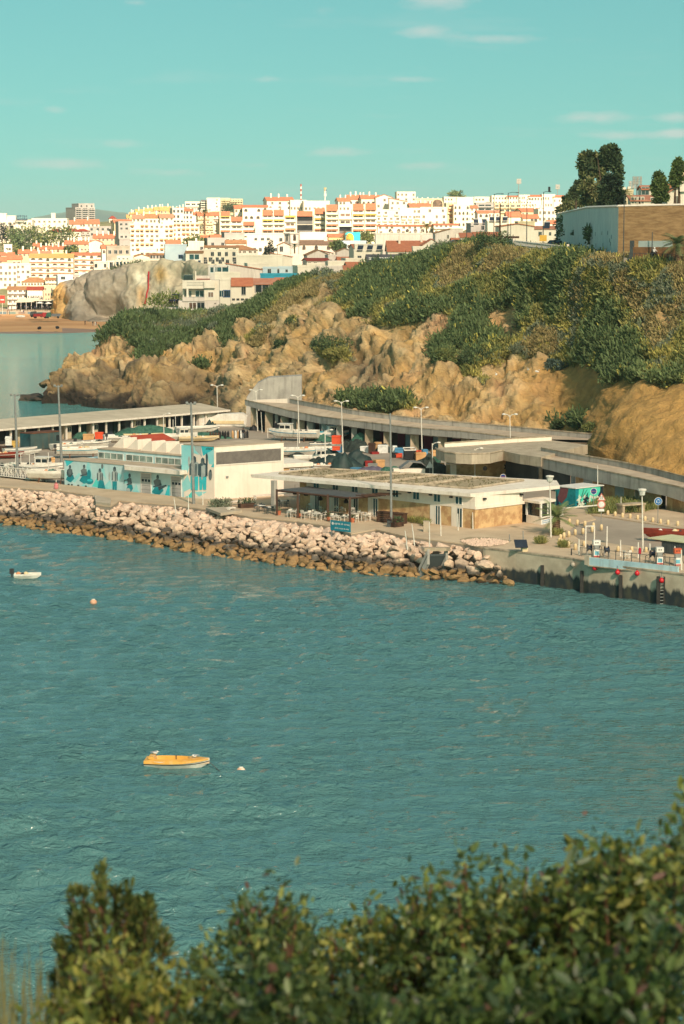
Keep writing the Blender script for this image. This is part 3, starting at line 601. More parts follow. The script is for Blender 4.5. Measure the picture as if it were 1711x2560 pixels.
def figure(cx,top,foot,w,hat=True,sit=False,shirt=4,legs=2,lean=0):
 h=foot-top;hd=h*.14
 if sit:
  zp([(cx-w*.5,top+h*.30),(cx-w*.1,top+h*.2),(cx+w*.35,top+h*.26),(cx+w*.45,top+h*.6),(cx-w*.25,top+h*.66)],shirt)
  zp([(cx-w*.3,top+h*.6),(cx+w*.5,top+h*.58),(cx+w*.7,top+h*.78),(cx+w*.15,foot),(cx-w*.1,foot-h*.02),(cx-w*.7,top+h*.84)],legs)
  zp([(cx+w*.35,top+h*.35),(cx+w*.5,top+h*.52),(cx-w*.5,top+h*.62),(cx-w*.55,top+h*.55),(cx+w*.2,top+h*.5)],3)
 else:
  zp([(cx-w*.42,top+h*.2),(cx-w*.12,top+h*.16),(cx+w*.2,top+h*.16),(cx+w*.48,top+h*.22),(cx+w*.42,top+h*.62),(cx-w*.40,top+h*.62)],shirt)
  zp([(cx-w*.40,top+h*.6),(cx+w*.42,top+h*.6),(cx+w*.38,foot),(cx+w*.05,foot),(cx,top+h*.75),(cx-w*.06,foot),(cx-w*.36,foot)],legs)
  zp([(cx-w*.5,top+h*.24),(cx-w*.36,top+h*.2),(cx-w*.34,top+h*.55),(cx-w*.52,top+h*.56)],3)
  zp([(cx+w*.40,top+h*.22),(cx+w*.54,top+h*.26),(cx+w*.54,top+h*.58),(cx+w*.38,top+h*.56)],3)
  zp([(cx+w*.04,top+h*.22),(cx+w*.3,top+h*.24),(cx+w*.28,top+h*.58),(cx+w*.02,top+h*.6)],5 if shirt!=5 else 4)
 ell(cx+lean,top+hd*.95,h*.05+3,hd*.6,4)
 zp([(cx+lean-h*.05-2,top+hd*.9),(cx+lean-h*.05,top+hd*.3),(cx+lean,top),(cx+lean+h*.05,top+hd*.3),(cx+lean+h*.05+1,top+hd*.75)],3)
 zp([(cx+lean+1,top+hd*.9),(cx+lean+h*.05+1,top+hd*.8),(cx+lean+h*.03,top+hd*1.5)],3)
ell(1300,215,12,55,5);ell(288,300,22,80,1);ell(427,265,12,26,4);ell(500,365,10,44,5)
figure(104,250,425,62,True,True,4,2);ell(100,330,30,45,3);ell(104,320,18,30,4)
figure(246,245,440,70,True,True,4,2);ell(295,350,20,55,2);ell(300,415,40,30,2);ell(303,405,30,12,0)
figure(405,283,500,58,False,False,5,0);zp([(400,400),(440,410),(462,500),(380,498)],2)
figure(553,265,516,56,False,False,5,2);figure(703,335,530,50,False,True,4,2);ell(690,505,22,22,5)
zp([(650,400),(690,396),(692,404),(655,410),(650,440),(645,438)],3)
figure(985,348,555,84,True,True,4,2);zp([(990,470),(1070,450),(1075,462),(1000,510)],3)
figure(1355,160,505,96,True,False,5,0);figure(1440,175,500,90,False,False,3,0)
zp([(1465,290),(1488,280),(1492,160),(1483,128),(1470,150),(1474,240)],3);zp([(1425,260),(1445,255),(1440,400),(1425,395)],5)
ell(1516,350,18,55,4);ell(1520,310,9,14,3)
for k in range(7):zp([(1470+k*9,90-(k%3)*8),(1482+k*9,78+(k%2)*14),(1478+k*9,100-(k%3)*4)],3)
for(u,v)in((173,1213),(181,1215),(197,1217.5),(216,1219)):
 x,z=fr.pl(u,v);MB().box(x-.12,x+.12,-.1,0,.05,.28).obj('vent',slate,fr.r)
ax=G(711,1238);an=FR(P(709,1200,QZ),P(778,1196,QZ),'harbour_annex','low cream annex with a row of four small windows behind the tall painted block','building')
h=Zat(1157,P(740,1198,QZ).y)-QZ;MB().box(-1,an.len,0,6,0,h-.5).obj('wall',stone_w,an.r);MB().box(-1.2,an.len+.15,-.3,6.2,h-.5,h).obj('roof',white_w,an.r)
window(an.r,an.len*.22,an.len*.92,h-1.25,h-.65,0,4,1,dark_g)
rs=FR(P(352,1124,QZ),P(440,1122,QZ),'red_roofed_shelter','open shelter with a low red roof behind the clerestory of the painted building','shelter')
h=Zat(1104,rs.A.y)-QZ
MB().add([(0,0,h),(rs.len,0,h+.15),(rs.len-1,4.5,h+.7),(-1.0,4.5,h+.5),(0,0,h-.06),(rs.len,0,h+.09),(rs.len-1,4.5,h+.64),(-1.0,4.5,h+.44)],[(0,1,2,3),(7,6,5,4),(0,4,5,1),(1,5,6,2),(2,6,7,3),(3,7,4,0)]).obj('roof',pm('red_roof_sheet',(196,82,52),(172,68,44),1,.7),rs.r)
MB().box(-.1,rs.len+.1,-.12,-.02,h-.45,h-.02).obj('fascia',white_w,rs.r)
for x in(0.1,rs.len-.3):MB().box(x,x+.2,0,.2,0,h-.4).obj('post',white_w,rs.r)
RL,RA,RC=G(752,1271),G(1187.5,1325),G(1305.6,1310)
rf=FR(RL,RA,'waterside_restaurant','low stone clad waterside restaurant under a broad flat roof','restaurant')
cpt=rf.loc(RC);Lr=rf.len;zt,zb=3.45,2.15
MB().prism([(0,0),(Lr,0),(cpt.x,cpt.y),(cpt.x-Lr,cpt.y+.5)],0,zb).obj('stone_wall',stone_w,rf.r)
MB().prism([(1.0,-.04),(Lr+.04,-.04),(cpt.x+.04,cpt.y),(cpt.x-Lr+1,cpt.y+.5)],zb,zt).obj('upper_wall',pink_w,rf.r)
ZR=QZ+zt
rp=[P(629,1194,ZR),P(1177,1242.5,ZR),P(1400,1222,ZR),P(1392,1209,ZR),P(791,1176,ZR)]
rl=[rf.loc(p)for p in rp]
MB().slabz([(p.x,p.y,zt+.36)for p in rl],.36).obj('roof_slab',white_w,rf.r)
def roofpt(s,t):
 f_=rl[0].lerp(rl[1],s);
 if s>0.999:f_=rl[1]
 b_=rl[4].lerp(rl[3],s);p=f_.lerp(b_,t);return(p.x,p.y)
cuts=[.06,.27,.42,.56,.72,.93]
for k in range(5):
 a,b=cuts[k]+.01,cuts[k+1]-.01
 pl=[roofpt(a,.20),roofpt(b,.20),roofpt(b,.84),roofpt(a,.84)]
 MB().slabz([(x,y,zt+.375)for x,y in pl],.014).obj('gravel_panel',gravel_r,rf.r)
 for(i,j)in((0,1),(1,2),(2,3),(3,0)):
  p,q=Vector((*pl[i],zt+.42)),Vector((*pl[j],zt+.42));MB().tube([p,q],.16,4).obj('curb',cop_c,rf.r)
 rnd=random.Random(k)
 m=MB()
 for _ in range(60):
  s,t=rnd.uniform(a,b),rnd.uniform(.22,.82);x,y=roofpt(s,t)
  for _ in range(3):
   m.add([(x,y,zt+.37),(x+rnd.uniform(-.2,.2),y+rnd.uniform(-.2,.2),zt+.37+rnd.uniform(.1,.3)),(x+.08,y,zt+.37)],[(0,1,2)])
 m.obj('roof_weeds',pm('dry_weeds',(128,116,70),(92,96,56),2,.9),rf.r,False,'stuff')
Z8=lambda x,y:(1000+x/3.92,1180+y/3.92)
Z7=lambda x,y:(620+x/3.92,1170+y/3.92)
for(a,b)in((Z7(642,155),Z7(703,205)),(Z7(830,175),Z7(890,215)),(Z7(1018,190),Z7(1082,232)),(Z7(1215,208),Z7(1280,250)),(Z7(1420,230),Z7(1480,302)),(Z8(128,210),Z8(196,283)),(Z8(332,230),Z8(402,300)),(Z8(543,248),Z8(615,322))):
 x0,x1,z0,z1=rf.rect(*a,*b,-.04);window(rf.r,x0,x1,zb+.3,zt-.12,-.04,2,1,teal_g)
for(a,b)in((Z7(658,258),Z7(705,400)),(Z7(846,278),Z7(892,430)),(Z7(1036,292),Z7(1085,445)),(Z7(1228,312),Z7(1278,450)),(Z8(350,335),Z8(400,520)),(Z8(560,355),Z8(616,545))):
 x0,x1,z0,z1=rf.rect(*a,*b);w=window(rf.r,x0,x1,.05,zb-.02,-.02,2,1,teal_g,name='glass_door')
 MB().box(x0-.75,x0-.02,-.05,.02,.0,zb-.005).obj('white_panel',white_w,w)
for(x,y)in((635,155),(820,172),(1005,192),(1195,208),(1395,228)):
 px,pz=rf.pl(*Z7(x,y),-.04);MB().box(px-.2,px+.1,-.3,-.04,zt-.35,zt-.2).obj('lamp',black_m,rf.r)
for(x,y)in((105,210),(312,225),(512,245)):
 px,pz=rf.pl(*Z8(x,y),-.04);MB().box(px-.2,px+.1,-.3,-.04,zt-.35,zt-.2).obj('lamp',black_m,rf.r)
rs_=FR(RA,RC,'tmp2',None,None);COL.objects.unlink(rs_.r)
def sub2(name,base,f2):
 o=bpy.data.objects.new(name,None);link(o,base.r);o.matrix_local=base.Mi@f2.M;return o
sw=sub2('side_wall_trim',rf,rs_)
MB().box(0,rs_.len+.35,-.12,0,zb-.02,zb+.3).obj('ledge',pink_w,sw)
for q in(.18,.96):MB().box(rs_.len*q-.2,rs_.len*q+.15,-.3,0,zt-.38,zt-.2).obj('lamp',black_m,sw)
tc_=rf.loc(G(686,1279));MB().box(tc_.x-.25,tc_.x+.25,tc_.y-.25,tc_.y+.25,0,zt).obj('column',grey_c,rf.r)
MB().box(-1.2,.2,1,2.2,0,zt-.3).obj('return_wall',stone_w,rf.r)
b0=G(1316,1309);b1=G(1353,1315);b2=G(1384,1308)
bf=FR(b0,b1,'gate_booth','white gate booth with large dark windows under the end of the flat roof','booth')
c2=bf.loc(b2);pg=[(0,0),(bf.len,0),(c2.x,c2.y),(c2.x-bf.len,c2.y+.3)]
MB().prism(pg,0,.95).obj('base',white_w,bf.r);MB().prism([(p[0]*.98+.02,p[1]+.1)for p in pg],.95,2.4).obj('core',dark_g,bf.r)
MB().prism([(-.3,-.35),(bf.len+.15,-.35),(c2.x+.35,c2.y),(c2.x-bf.len,c2.y+.5)],2.35,2.6).obj('roof',white_w,bf.r)
for(x,y)in[(.06,.0),(bf.len-.05,.0),(c2.x-.08,c2.y-.05)]+[((bf.len+c2.x)/2,c2.y/2)]:MB().box(x-.09,x+.09,y-.09,y+.09,.95,2.36).obj('post',white_f,bf.r)
MB().box(-1.1,-.15,.1,.2,0,2.2).obj('door',dark_g,bf.r)
bs=FR(b1,b2,'t',None,None);COL.objects.unlink(bs.r);nb=sub2('notice',bf,bs)
MB().box(.1,bs.len-.1,-.03,0,.12,.82).obj('board',pm('notice_white',(226,228,226),None,3,.5),nb)
for k,(c,w_)in enumerate((((196,90,70),.7),((110,150,190),.9),((110,150,190),.8))):MB().box(.25,.25+(bs.len-.5)*w_,-.034,-.03,.66-k*.2,.72-k*.2).obj('printed_line',pm('notice_ink%d'%k,c,None,3,.5),nb)
k0,k1,k2=G(1408,1266),G(1439,1270),G(1507,1262)
kf=FR(k1,k2,'graffiti_cabin','turquoise cabin covered in graffiti on the grass by the barrier','cabin')
kl=kf.loc(k0);kh=Zat(1222,k1.y)-QZ
tqc=pm('cabin_green',(70,190,166),(84,204,178),1.2,.7);tqd=pm('cabin_teal',(18,110,120),(30,140,146),1.0,.7)
MB().mat(0).prism([(0,0),(kf.len,0),(kf.len+kl.x*1.6,kl.y*1.6),(kl.x*1.6,kl.y*1.6)],0,kh).obj('body',[tqc],kf.r)
MB().prism([(-.1,-.1),(kf.len+.1,-.1),(kf.len+kl.x*1.6,kl.y*1.6),(kl.x*1.6-.1,kl.y*1.6)],kh,kh+.1).obj('roof',white_f,kf.r)
gi=[pm('graffiti_'+n,c,None,3,.8)for n,c in(('ink',(24,44,54)),('white',(206,214,196)),('plum',(120,74,78)),('navy',(20,52,78)),('teal',(16,128,140)))]
def graf(pts,c,lev,f=kf,par=None,y=0.0):
 vs=[(x,y-.006-lev*.0009,z)for x,z in pts];o=meshobj('graffiti_mark',vs,[list(range(len(vs)))],gi[c],par or kf.r)
 if o.data.polygons[0].normal.y>0:o.data.flip_normals()
rnd=random.Random(4);lw,lh=kf.len,kh
graf([(lw*.66,lh*.1),(lw*.98,lh*.95),(lw*.99,lh*.05)],3,0);graf([(lw*.9,0.1),(lw,.1),(lw,lh*.98),(lw*.9,lh*.98)],0,1);graf([(0,.02),(lw*.08,.02),(lw*.12,lh*.98),(0,lh*.98)],4,0)
for k in range(46):
 x,z=lw*rnd.uniform(.1,.9),lh*rnd.uniform(.08,.5);a=rnd.uniform(0,3.1);w,t=rnd.uniform(.15,.5),rnd.uniform(.04,.12)
 ca,sa=math.cos(a),math.sin(a);graf([(x-ca*w+sa*t,z-sa*w-ca*t),(x+ca*w+sa*t,z+sa*w-ca*t),(x+ca*w*.6-sa*t*2,z+sa*w*.6+ca*t*2),(x-ca*w-sa*t,z-sa*w+ca*t)],1 if k%2 else 0,2+k)
for(xa,za,xb,zb_)in((.18,.5,.3,.95),(.24,.55,.42,.9),(.34,.5,.46,.75),(.4,.42,.44,.72)):graf([(lw*xa,lh*za),(lw*(xa+.03),lh*za),(lw*xb,lh*zb_),(lw*(xb-.015),lh*zb_)],0,50)
kside=FR(k0,k1,'t3',None,None);COL.objects.unlink(kside.r);ks=sub2('side_wall',kf,kside);ksl=kside.len
so=MB().box(-ksl*.55,ksl,-.012,.01,0.0,kh).obj('panel',tqd,ks)
graf([(-ksl*.5,kh*.3),(-ksl*.1,kh*.15),(ksl*.3,kh*.5),(ksl*.45,kh*.98),(-ksl*.2,kh*.98)],2,7,par=ks,y=-.012);graf([(-ksl*.55,.02),(-ksl*.25,.02),(-ksl*.45,kh*.5),(-ksl*.55,kh*.98)],3,8,par=ks,y=-.012);graf([(ksl*.5,kh*.1),(ksl*.8,kh*.1),(ksl*.85,kh*.6),(ksl*.6,kh*.7)],4,9,par=ks,y=-.012)
def strip(top_pts,bot_pts,thick,name,m,parent):
 n=len(top_pts);vs=[tuple(p)for p in top_pts]+[tuple(p)for p in bot_pts]+[(p.x,p.y+thick,p.z)for p in top_pts]+[(p.x,p.y+thick,p.z)for p in bot_pts]
 f=[]
 for i in range(n-1):f+=[(i,n+i,n+i+1,i+1),(2*n+i,2*n+i+1,3*n+i+1,3*n+i),(i,i+1,2*n+i+1,2*n+i),(n+i,3*n+i,3*n+i+1,n+i+1)]
 f+=[(0,2*n,3*n,n),(n-1,2*n-1,4*n-1,3*n-1)]
 return meshobj(name,vs,f,m,parent)
def wing(name,label,st,rearline,zrear):
 r=root(name,(0,0,0),0,label,'storehouse')
 top,bot,gnd=[],[],[]
 for(u,vg,vt,vb)in st:
  p=G(u,vg);y=p.y-1.2;gnd.append(p)
  top.append(Vector(((u-CU)/FPX*y/math.cos(PITCH)*1.0,y,Zat(vt,y))));bot.append(Vector((top[-1].x,y,Zat(vb,y))))
  d=ray(u,vt);top[-1].x=d.x/d.y*y;d=ray(u,vb);bot[-1].x=d.x/d.y*y
 strip(top,bot,.35,'fascia',grey_c,r)
 strip([p+Vector((0,-.06,.12))for p in top],[p+Vector((0,-.06,-.02))for p in top],.5,'coping',cop_c,r)
 rr_=[P(u,v,z)for(u,v),z in zip(rearline,zrear)]
 n=len(top);m=12
 def along(pts,t):
  k=t*(len(pts)-1);i=min(int(k),len(pts)-2);return pts[i].lerp(pts[i+1],k-i)
 fa=[along(top,i/m)for i in range(m+1)];ra=[along(rr_,i/m)for i in range(m+1)]
 vs=[(p.x,p.y+.3,p.z-.14)for p in fa]+[(p.x,p.y,p.z)for p in ra]+[(p.x,p.y+.3,p.z-.5)for p in fa]+[(p.x,p.y,p.z-.5)for p in ra]
 q=m+1
 meshobj('roof_deck',vs,[(i,i+1,q+i+1,q+i)for i in range(m)]+[(2*q+i,3*q+i,3*q+i+1,2*q+i+1)for i in range(m)],roof_g,r)
 strip([p+Vector((0,0,.62))for p in ra],[p+Vector((0,0,-.6))for p in ra],.35,'rear_parapet',grey_c,r)
 strip([p+Vector((0,-.08,.74))for p in ra],[p+Vector((0,-.08,.6))for p in ra],.5,'rear_coping',cop_c,r)
 return r,top,bot,gnd,ra
ST1=[(613,1073,1001,1013),(660,1079,1011,1027),(720,1086,1026,1043),(800,1096,1042,1059),(850,1104,1048,1063),(900,1109,1054,1070),(950,1115,1060,1077),(1000,1121,1066,1083),(1050,1127,1071,1087),(1100,1132,1075,1091),(1150,1137,1078,1095),(1220,1143,1086,1101),(1300,1150,1095,1109)]
w1,t1,b1_,g1,ra1=wing('cliff_storehouse','long curved concrete storehouse with net lofts along the foot of the cliff',ST1,[(724,1008),(800,1022),(880,1036),(983,1050),(1090,1062),(1200,1071),(1300,1080),(1400,1090),(1525,1101)],[7.3,7.1,6.8,6.4,6.1,5.9,5.8,5.7,5.7])
strip([t1[0]+Vector((0,0,.02)),ra1[0]+Vector((-.3,0,.7))],[t1[0]+Vector((0,0,-.6)),ra1[0]+Vector((-.3,0,-.4))],.3,'end_parapet',pink_w,w1)
def gl(u):return np.interp(u,[s[0]for s in ST1],[s[1]for s in ST1])
def zfb(u):
 v=np.interp(u,[s[0]for s in ST1],[s[3]for s in ST1]);return Zat(v,G(u,gl(u)).y-1.2)
bw=[G(u,gl(u))+Vector((1.2,3.6,0))for u in range(628,1301,42)]
strip([Vector((p.x,p.y,zfb(CU+p.x/p.y*FPX)+.45))for p in bw],bw,.3,'back_wall',pm('store_back_wall',(96,84,74),(70,60,56),.8,.9),w1)
for u,wd in((636,1.1),(673,1.2),(692,.5),(712,1.2),(735,.6),(752,1.2),(776,1.0),(812,.9),(850,1.0),(886,.8),(923,1.2),(970,1.2),(1037,1.2),(1107,1.2),(1165,1.2)):
 p=G(u,gl(u));zt_=zfb(u)+.4
 MB().box(p.x-wd/2,p.x+wd/2,p.y,p.y+1.4,QZ,zt_).obj('pillar',cop_c if wd>1.05 else grey_c,w1)
mag=pm('magenta_shutter',(112,36,62),(88,28,52),1.5,.7,stretch=(3,3,.3));shut=pm('metal_shutter',(120,116,108),(96,92,88),1.0,.6,stretch=(.3,.3,6));wallb=pm('pale_blue_wall',(142,166,170),(128,150,156),.8,.85)
for(ua,ub,mm_)in((655,668,shut),(680,690,shut),(722,732,shut),(757,773,wallb),(783,806,wallb),(820,846,dark_in),(858,880,dark_in),(900,916,mag),(935,947,mag),(950,962,wallb),(980,998,mag),(1000,1014,wallb),(1016,1031,mag),(1046,1068,mag),(1070,1082,wallb),(1083,1101,mag),(1118,1138,mag),(1142,1160,wallb)):
 p,q=G(ua,gl(ua)),G(ub,gl(ub));p=p+Vector((.9,2.9,0));q=q+Vector((.9,2.9,0));h=min(zfb(ua),zfb(ub))-QZ
 d=strip([p+Vector((0,0,h*.78)),q+Vector((0,0,h*.78))],[p,q],.15,'shutter',mm_,w1)
 strip([p+Vector((0,-.1,h*.86)),q+Vector((0,-.1,h*.86))],[p+Vector((0,-.1,h*.78)),q+Vector((0,-.1,h*.78))],.15,'lintel',white_w,d)
MB().box(0,.1,0,3,0,3).obj('glazed_end',teal_g,w1).matrix_local=Matrix.Translation(G(637,1076)+Vector((-.2,.1,0)))
for(ua,ub)in((640,670),):p,q=G(ua,gl(ua)),G(ub,gl(ub));strip([p+Vector((0,2,3)),q+Vector((0,2,3))],[p+Vector((0,2,0)),q+Vector((0,2,0))],.1,'glazed_front',dark_g,w1)
tw=P(660,1012,4.0);MB().add([(tw.x-4.5,tw.y+8,QZ),(tw.x+4.5,tw.y+8,QZ),(tw.x+4.5,tw.y+12,QZ),(tw.x-4.5,tw.y+12,QZ),(tw.x-1.6,tw.y+8,10.6),(tw.x+4.5,tw.y+8,10.9),(tw.x+4.5,tw.y+12,10.9),(tw.x-1.6,tw.y+12,10.6),(tw.x-4.5,tw.y+8,8.2),(tw.x-4.5,tw.y+12,8.2)],[(0,1,5,4,8),(3,9,7,6,2),(4,5,6,7),(1,2,6,5),(8,4,7,9),(0,8,9,3)])
twm=MB();twm.ext_y([(-4.5,0),(4.5,0),(4.5,8.0),(-.8,7.7),(-2.6,6.8),(-4.3,4.6)],0,4);o=twm.obj('concrete_abutment',grey_c,None);o.location=(P(648,1010,7.0).x+2,P(648,1010,7.0).y+9,QZ);tag(o,'tall pale concrete wall with a sloping shoulder between cliff and storehouse roof','concrete wall')
ST2=[(1259,1200,1127,1146),(1345,1218,1145.5,1168.5),(1497,1250,1175,1206.5),(1665,1276,1210.5,1240),(1711,1284,1221,1255),(1850,1308,1252,1292)]
w2,t2_,b2_,g2,ra2=wing('road_storehouse','sloping concrete storehouse wing beside the road with stone clad wall',ST2,[(1353,1133),(1430,1148),(1539,1166),(1640,1188),(1711,1207),(1850,1236)],[6.5,6.4,6.2,6.0,5.9,5.8])
gw=[G(u,vg)+Vector((.3,.2,0))for(u,vg,a,b)in ST2]
def z2(u):v=np.interp(u,[s[0]for s in ST2],[s[3]for s in ST2]);return Zat(v,G(u,np.interp(u,[s[0]for s in ST2],[s[1]for s in ST2])).y-1.2)+.3
def seg(ua,ub,m,name,dy=0.0):
 fx=lambda u:G(u,np.interp(u,[s[0]for s in ST2],[s[1]for s in ST2]))+Vector((.2,.4+dy,0))
 p,q=fx(ua),fx(ub);strip([Vector((p.x,p.y,z2(ua))),Vector((q.x,q.y,z2(ub)))],[p,q],.3,name,m,w2)
for(ua,ub,m,nme,dy)in((1262,1344,slate,'metal_panel',.6),(1345,1353,cop_c,'pillar',0),(1354,1424,slate,'metal_panel',.6),(1425,1436,pm('grey_blue_door',(150,160,160),None,1,.7),'door',.2),(1437,1455,stone_w,'stone_panel',.1),(1456,1478,pm('pale_metal_door',(178,186,186),(160,168,170),.8,.6),'door',.15),(1479,1506,stone_w,'stone_panel',.1),(1507,1534,stone_w,'stone_panel',.12),(1535,1557,MATS['pale_metal_door'],'door',.15),(1558,1583,stone_w,'stone_panel',.1),(1584,1592,cop_c,'pillar',0),(1593,1650,stone_w,'stone_panel',.1),(1651,1664,dark_in,'dark_gap',.9),(1665,1850,stone_w,'stone_panel',0)):seg(ua,ub,m,nme,dy)
rt=root('round_end_building',(0,0,0),0,'round stone clad building end under a projecting concrete roof','building')
pc=G(1203,1196);cx,cy=pc.x,pc.y+3.2
m=MB();m.lathe([(4.25,0),(4.25,3.1)],40,(cx,cy,QZ));m.obj('round_wall',stone_w,rt,True)
ring=[(1090,1121),(1096,1126),(1112,1131),(1140,1135),(1180,1137),(1225,1135),(1259,1127.5),(1300,1136),(1353,1143),(1470,1112),(1383,1101),(1300,1105),(1200,1112),(1130,1117),(1100,1119)]
rp_=[P(u,v,6.75)for u,v in ring];MB().slabz([(p.x,p.y,6.75)for p in rp_],1.15).obj('roof_slab',pm('round_roof_concrete',(186,172,150),(166,152,132),.6,.9,dirt=(120,108,92),damount=.4),rt)
bk=[P(u,v,6.75)for u,v in((1112,1118.4),(1130,1117.5),(1200,1112.5),(1300,1105.5),(1380,1101.5))]
strip([p+Vector((0,.2,.5))for p in bk],[p+Vector((0,.2,0))for p in bk],.35,'rear_parapet',pink_w,rt);strip([p+Vector((0,.1,.6))for p in bk],[p+Vector((0,.1,.5))for p in bk],.5,'coping',cop_c,rt)
fpts=[P(u,v,6.75)for u,v in ring[:7]];
for a,b in zip(fpts[:-1],fpts[1:]):MB().tube([a+Vector((0,.1,.06)),b+Vector((0,.1,.06))],.13,4).obj('rim',cop_c,rt)
for(u,v)in((1213,1171),(1264.5,1169)):
 p=D(u,v,(cy-4.25)/K+.05);MB().lathe([(.28,0),(.28,.12),(.16,.12),(.16,.02)],12).obj('porthole',dark_g,rt).matrix_local=Matrix.Translation(Vector((p.x,cy-math.sqrt(max(.1,4.25**2-(p.x-cx)**2))+.02,p.z)))@Matrix.Rotation(math.pi/2,4,'X')
p=G(1134,1198);MB().box(p.x-.35,p.x+.35,p.y-.1,p.y+.4,QZ,QZ+1.9).box(p.x-.9,p.x+.9,p.y-.5,p.y+.3,QZ+1.9,QZ+2.0).obj('shrine_niche',pink_w,rt)
s0,s1=G(-40,1118),G(548,1064)
sf=FR(s0,s1,'fishing_shed','long low fishing shed with a pale sheet roof along the outer quay','shed')
Ls=sf.len;hs=2.35
MB().box(0,Ls,2.2,5.5,0,hs).obj('back_wall',pm('shed_wall',(176,164,146),(160,148,130),.5,.9,dirt=(110,100,88),damount=.4),sf.r)
MB().ext_x([(-.5,hs-.05),(6.2,hs+.75),(6.2,hs+.87),(-.5,hs+.12)],-.4,Ls+2.0).obj('roof',pm('pale_sheet_roof',(200,186,164),(184,170,148),.4,.7,.02,10,stretch=(1,1,1)),sf.r)
MB().box(-.4,Ls+2.0,-.62,-.5,hs-.16,hs+.12).obj('gutter',white_w,sf.r)
pm0=MB().box(-.12,.12,0,.24,0,hs).obj('post',white_w,sf.r)
for i in range(1,19):inst('post',pm0,sf.r,(Ls*i/18-.2,0,0))
rnd=random.Random(12);kinds=[dark_in,slate,pm('shed_cream',(206,190,164),(190,172,146),.8,.85),pm('net_green_dark',(40,66,60),(30,50,48),1.2,.9),pm('shed_navy',(48,56,66),(38,46,56),.8,.8)]
seq=[2,4,0,4,2,0,1,4,0,2,0,3,2,0,4,3,1,2,4,1,2,0,4,4,1,0,2]
n=len(seq)
for i,kx in enumerate(seq):
 a,b=Ls*i/n+.15,Ls*(i+1)/n-.15
 d=MB().box(a,b,1.0 if kx in(2,1)else 1.6,2.25,0,hs-rnd.choice((0,.1,.5))).obj('bay_front',kinds[kx],sf.r)
 if kx==2 and rnd.random()<.7:window(d,a+.4,a+1.5,1.0,1.8,1.0,3,1,dark_g,fw=.05)
MB().box(Ls-4.2,Ls-.2,.4,2.2,0,hs).obj('white_store',white_w,sf.r)
for x in(Ls-3,Ls-1.7):MB().box(x-.45,x+.45,.33,.4,.05,2.0).obj('door',white_f,sf.r)
MB().box(0,14,5.6,6.2,-1.5,1.1).obj('sea_parapet',grey_c,sf.r)
# ------------------------------------------------------------------ the town
WALLS={'w':pm('town_white',(230,219,200),(218,206,186),.15,.85,.01,2,dirt=(196,182,160),damount=.3),'c':pm('town_cream',(214,196,160),(204,184,148),.15,.85,.01,2,dirt=(190,172,140),damount=.3),'y':pm('town_yellow',(218,192,142),(210,182,128),.15,.85),'g':pm('town_grey',(172,166,160),(158,152,146),.15,.9,.01,2,dirt=(140,134,126),damount=.4),'b':pm('town_pale_blue',(190,204,210),(178,194,202),.2,.85),'p':pm('town_pink_grey',(218,205,193),(206,192,180),.15,.9,.01,2,dirt=(164,150,140),damount=.4),'t':pm('town_teal_wall',(40,138,162),(50,150,172),.3,.7),'k':pm('town_dark_grey',(110,108,106),(94,92,92),.3,.8),'s':pm('town_stone',(170,160,144),(150,140,124),.3,.9)}
def tile_mat(n,a,b):return pm(n,a,b,.9,.85,.05,6,lo=.3,hi=.7)
ROOFS={'o':tile_mat('orange_tiles',(188,118,86),(168,100,74)),'r':tile_mat('dark_red_tiles',(150,66,50),(122,52,42)),'b':tile_mat('brown_tiles',(168,122,84),(138,100,70)),'s':tile_mat('slate_tiles',(98,94,96),(82,80,84)),'q':tile_mat('ochre_tiles',(206,156,98),(190,140,84)),'k':tile_mat('pink_tiles',(190,132,106),(168,110,88))}
awn_o=pm('orange_awning',(210,142,102),(200,126,88),1,.8);awn_y=pm('yellow_awning',(228,186,84),(218,172,74),1,.8);blue_f=pm('blue_shutter',(52,92,140),(44,80,126),2,.6)
win_d=glass('town_window_dark',(104,92,84));win_b=glass('town_window_brown',(132,104,88));
def unit_window(fm,gm):
 m=MB();m.mat(0).box(-.5,.5,-.06,.02,0,.09).box(-.5,.5,-.06,.02,.91,1).box(-.5,-.42,-.06,.02,.09,.91).box(.42,.5,-.06,.02,.09,.91).box(-.03,.03,-.05,.02,.09,.91).mat(1).box(-.42,.42,-.02,.02,.09,.91)
 me=bpy.data.meshes.new('window');me.from_pydata(m.v,[],m.f);me.materials.append(fm);me.materials.append(gm);me.polygons.foreach_set('material_index',m.m);me.update();return me
def unit_arch(fm,gm):
 m=MB();n=8
 outer=[(-.5,0),(.5,0),(.5,.5)]+[(.5*math.cos(math.pi*k/n),.5+.5*math.sin(math.pi*k/n))for k in range(1,n)]+[(-.5,.5)]
 inner=[(x*.86,.02+z*.92)for x,z in outer];k=len(outer)
 m.mat(0).add([(x,-.05,z)for x,z in outer]+[(x,-.05,z)for x,z in inner],[(i,(i+1)%k,k+(i+1)%k,k+i)for i in range(k)])
 m.add([(x,-.05,z)for x,z in outer]+[(x,.02,z)for x,z in outer],[(i,k+i,k+(i+1)%k,(i+1)%k)for i in range(k)])
 m.mat(1).add([(x,-.01,z)for x,z in inner],[tuple(range(k))])
 me=bpy.data.meshes.new('arch');me.from_pydata(m.v,[],m.f);me.materials.append(fm);me.materials.append(gm);me.polygons.foreach_set('material_index',m.m);me.update();return me
def unit_box(m_,y0=-1.0,y1=0.0):
 m=MB().box(-.5,.5,y0,y1,0,1);me=bpy.data.meshes.new('box');me.from_pydata(m.v,[],m.f);me.materials.append(m_);me.update();return me
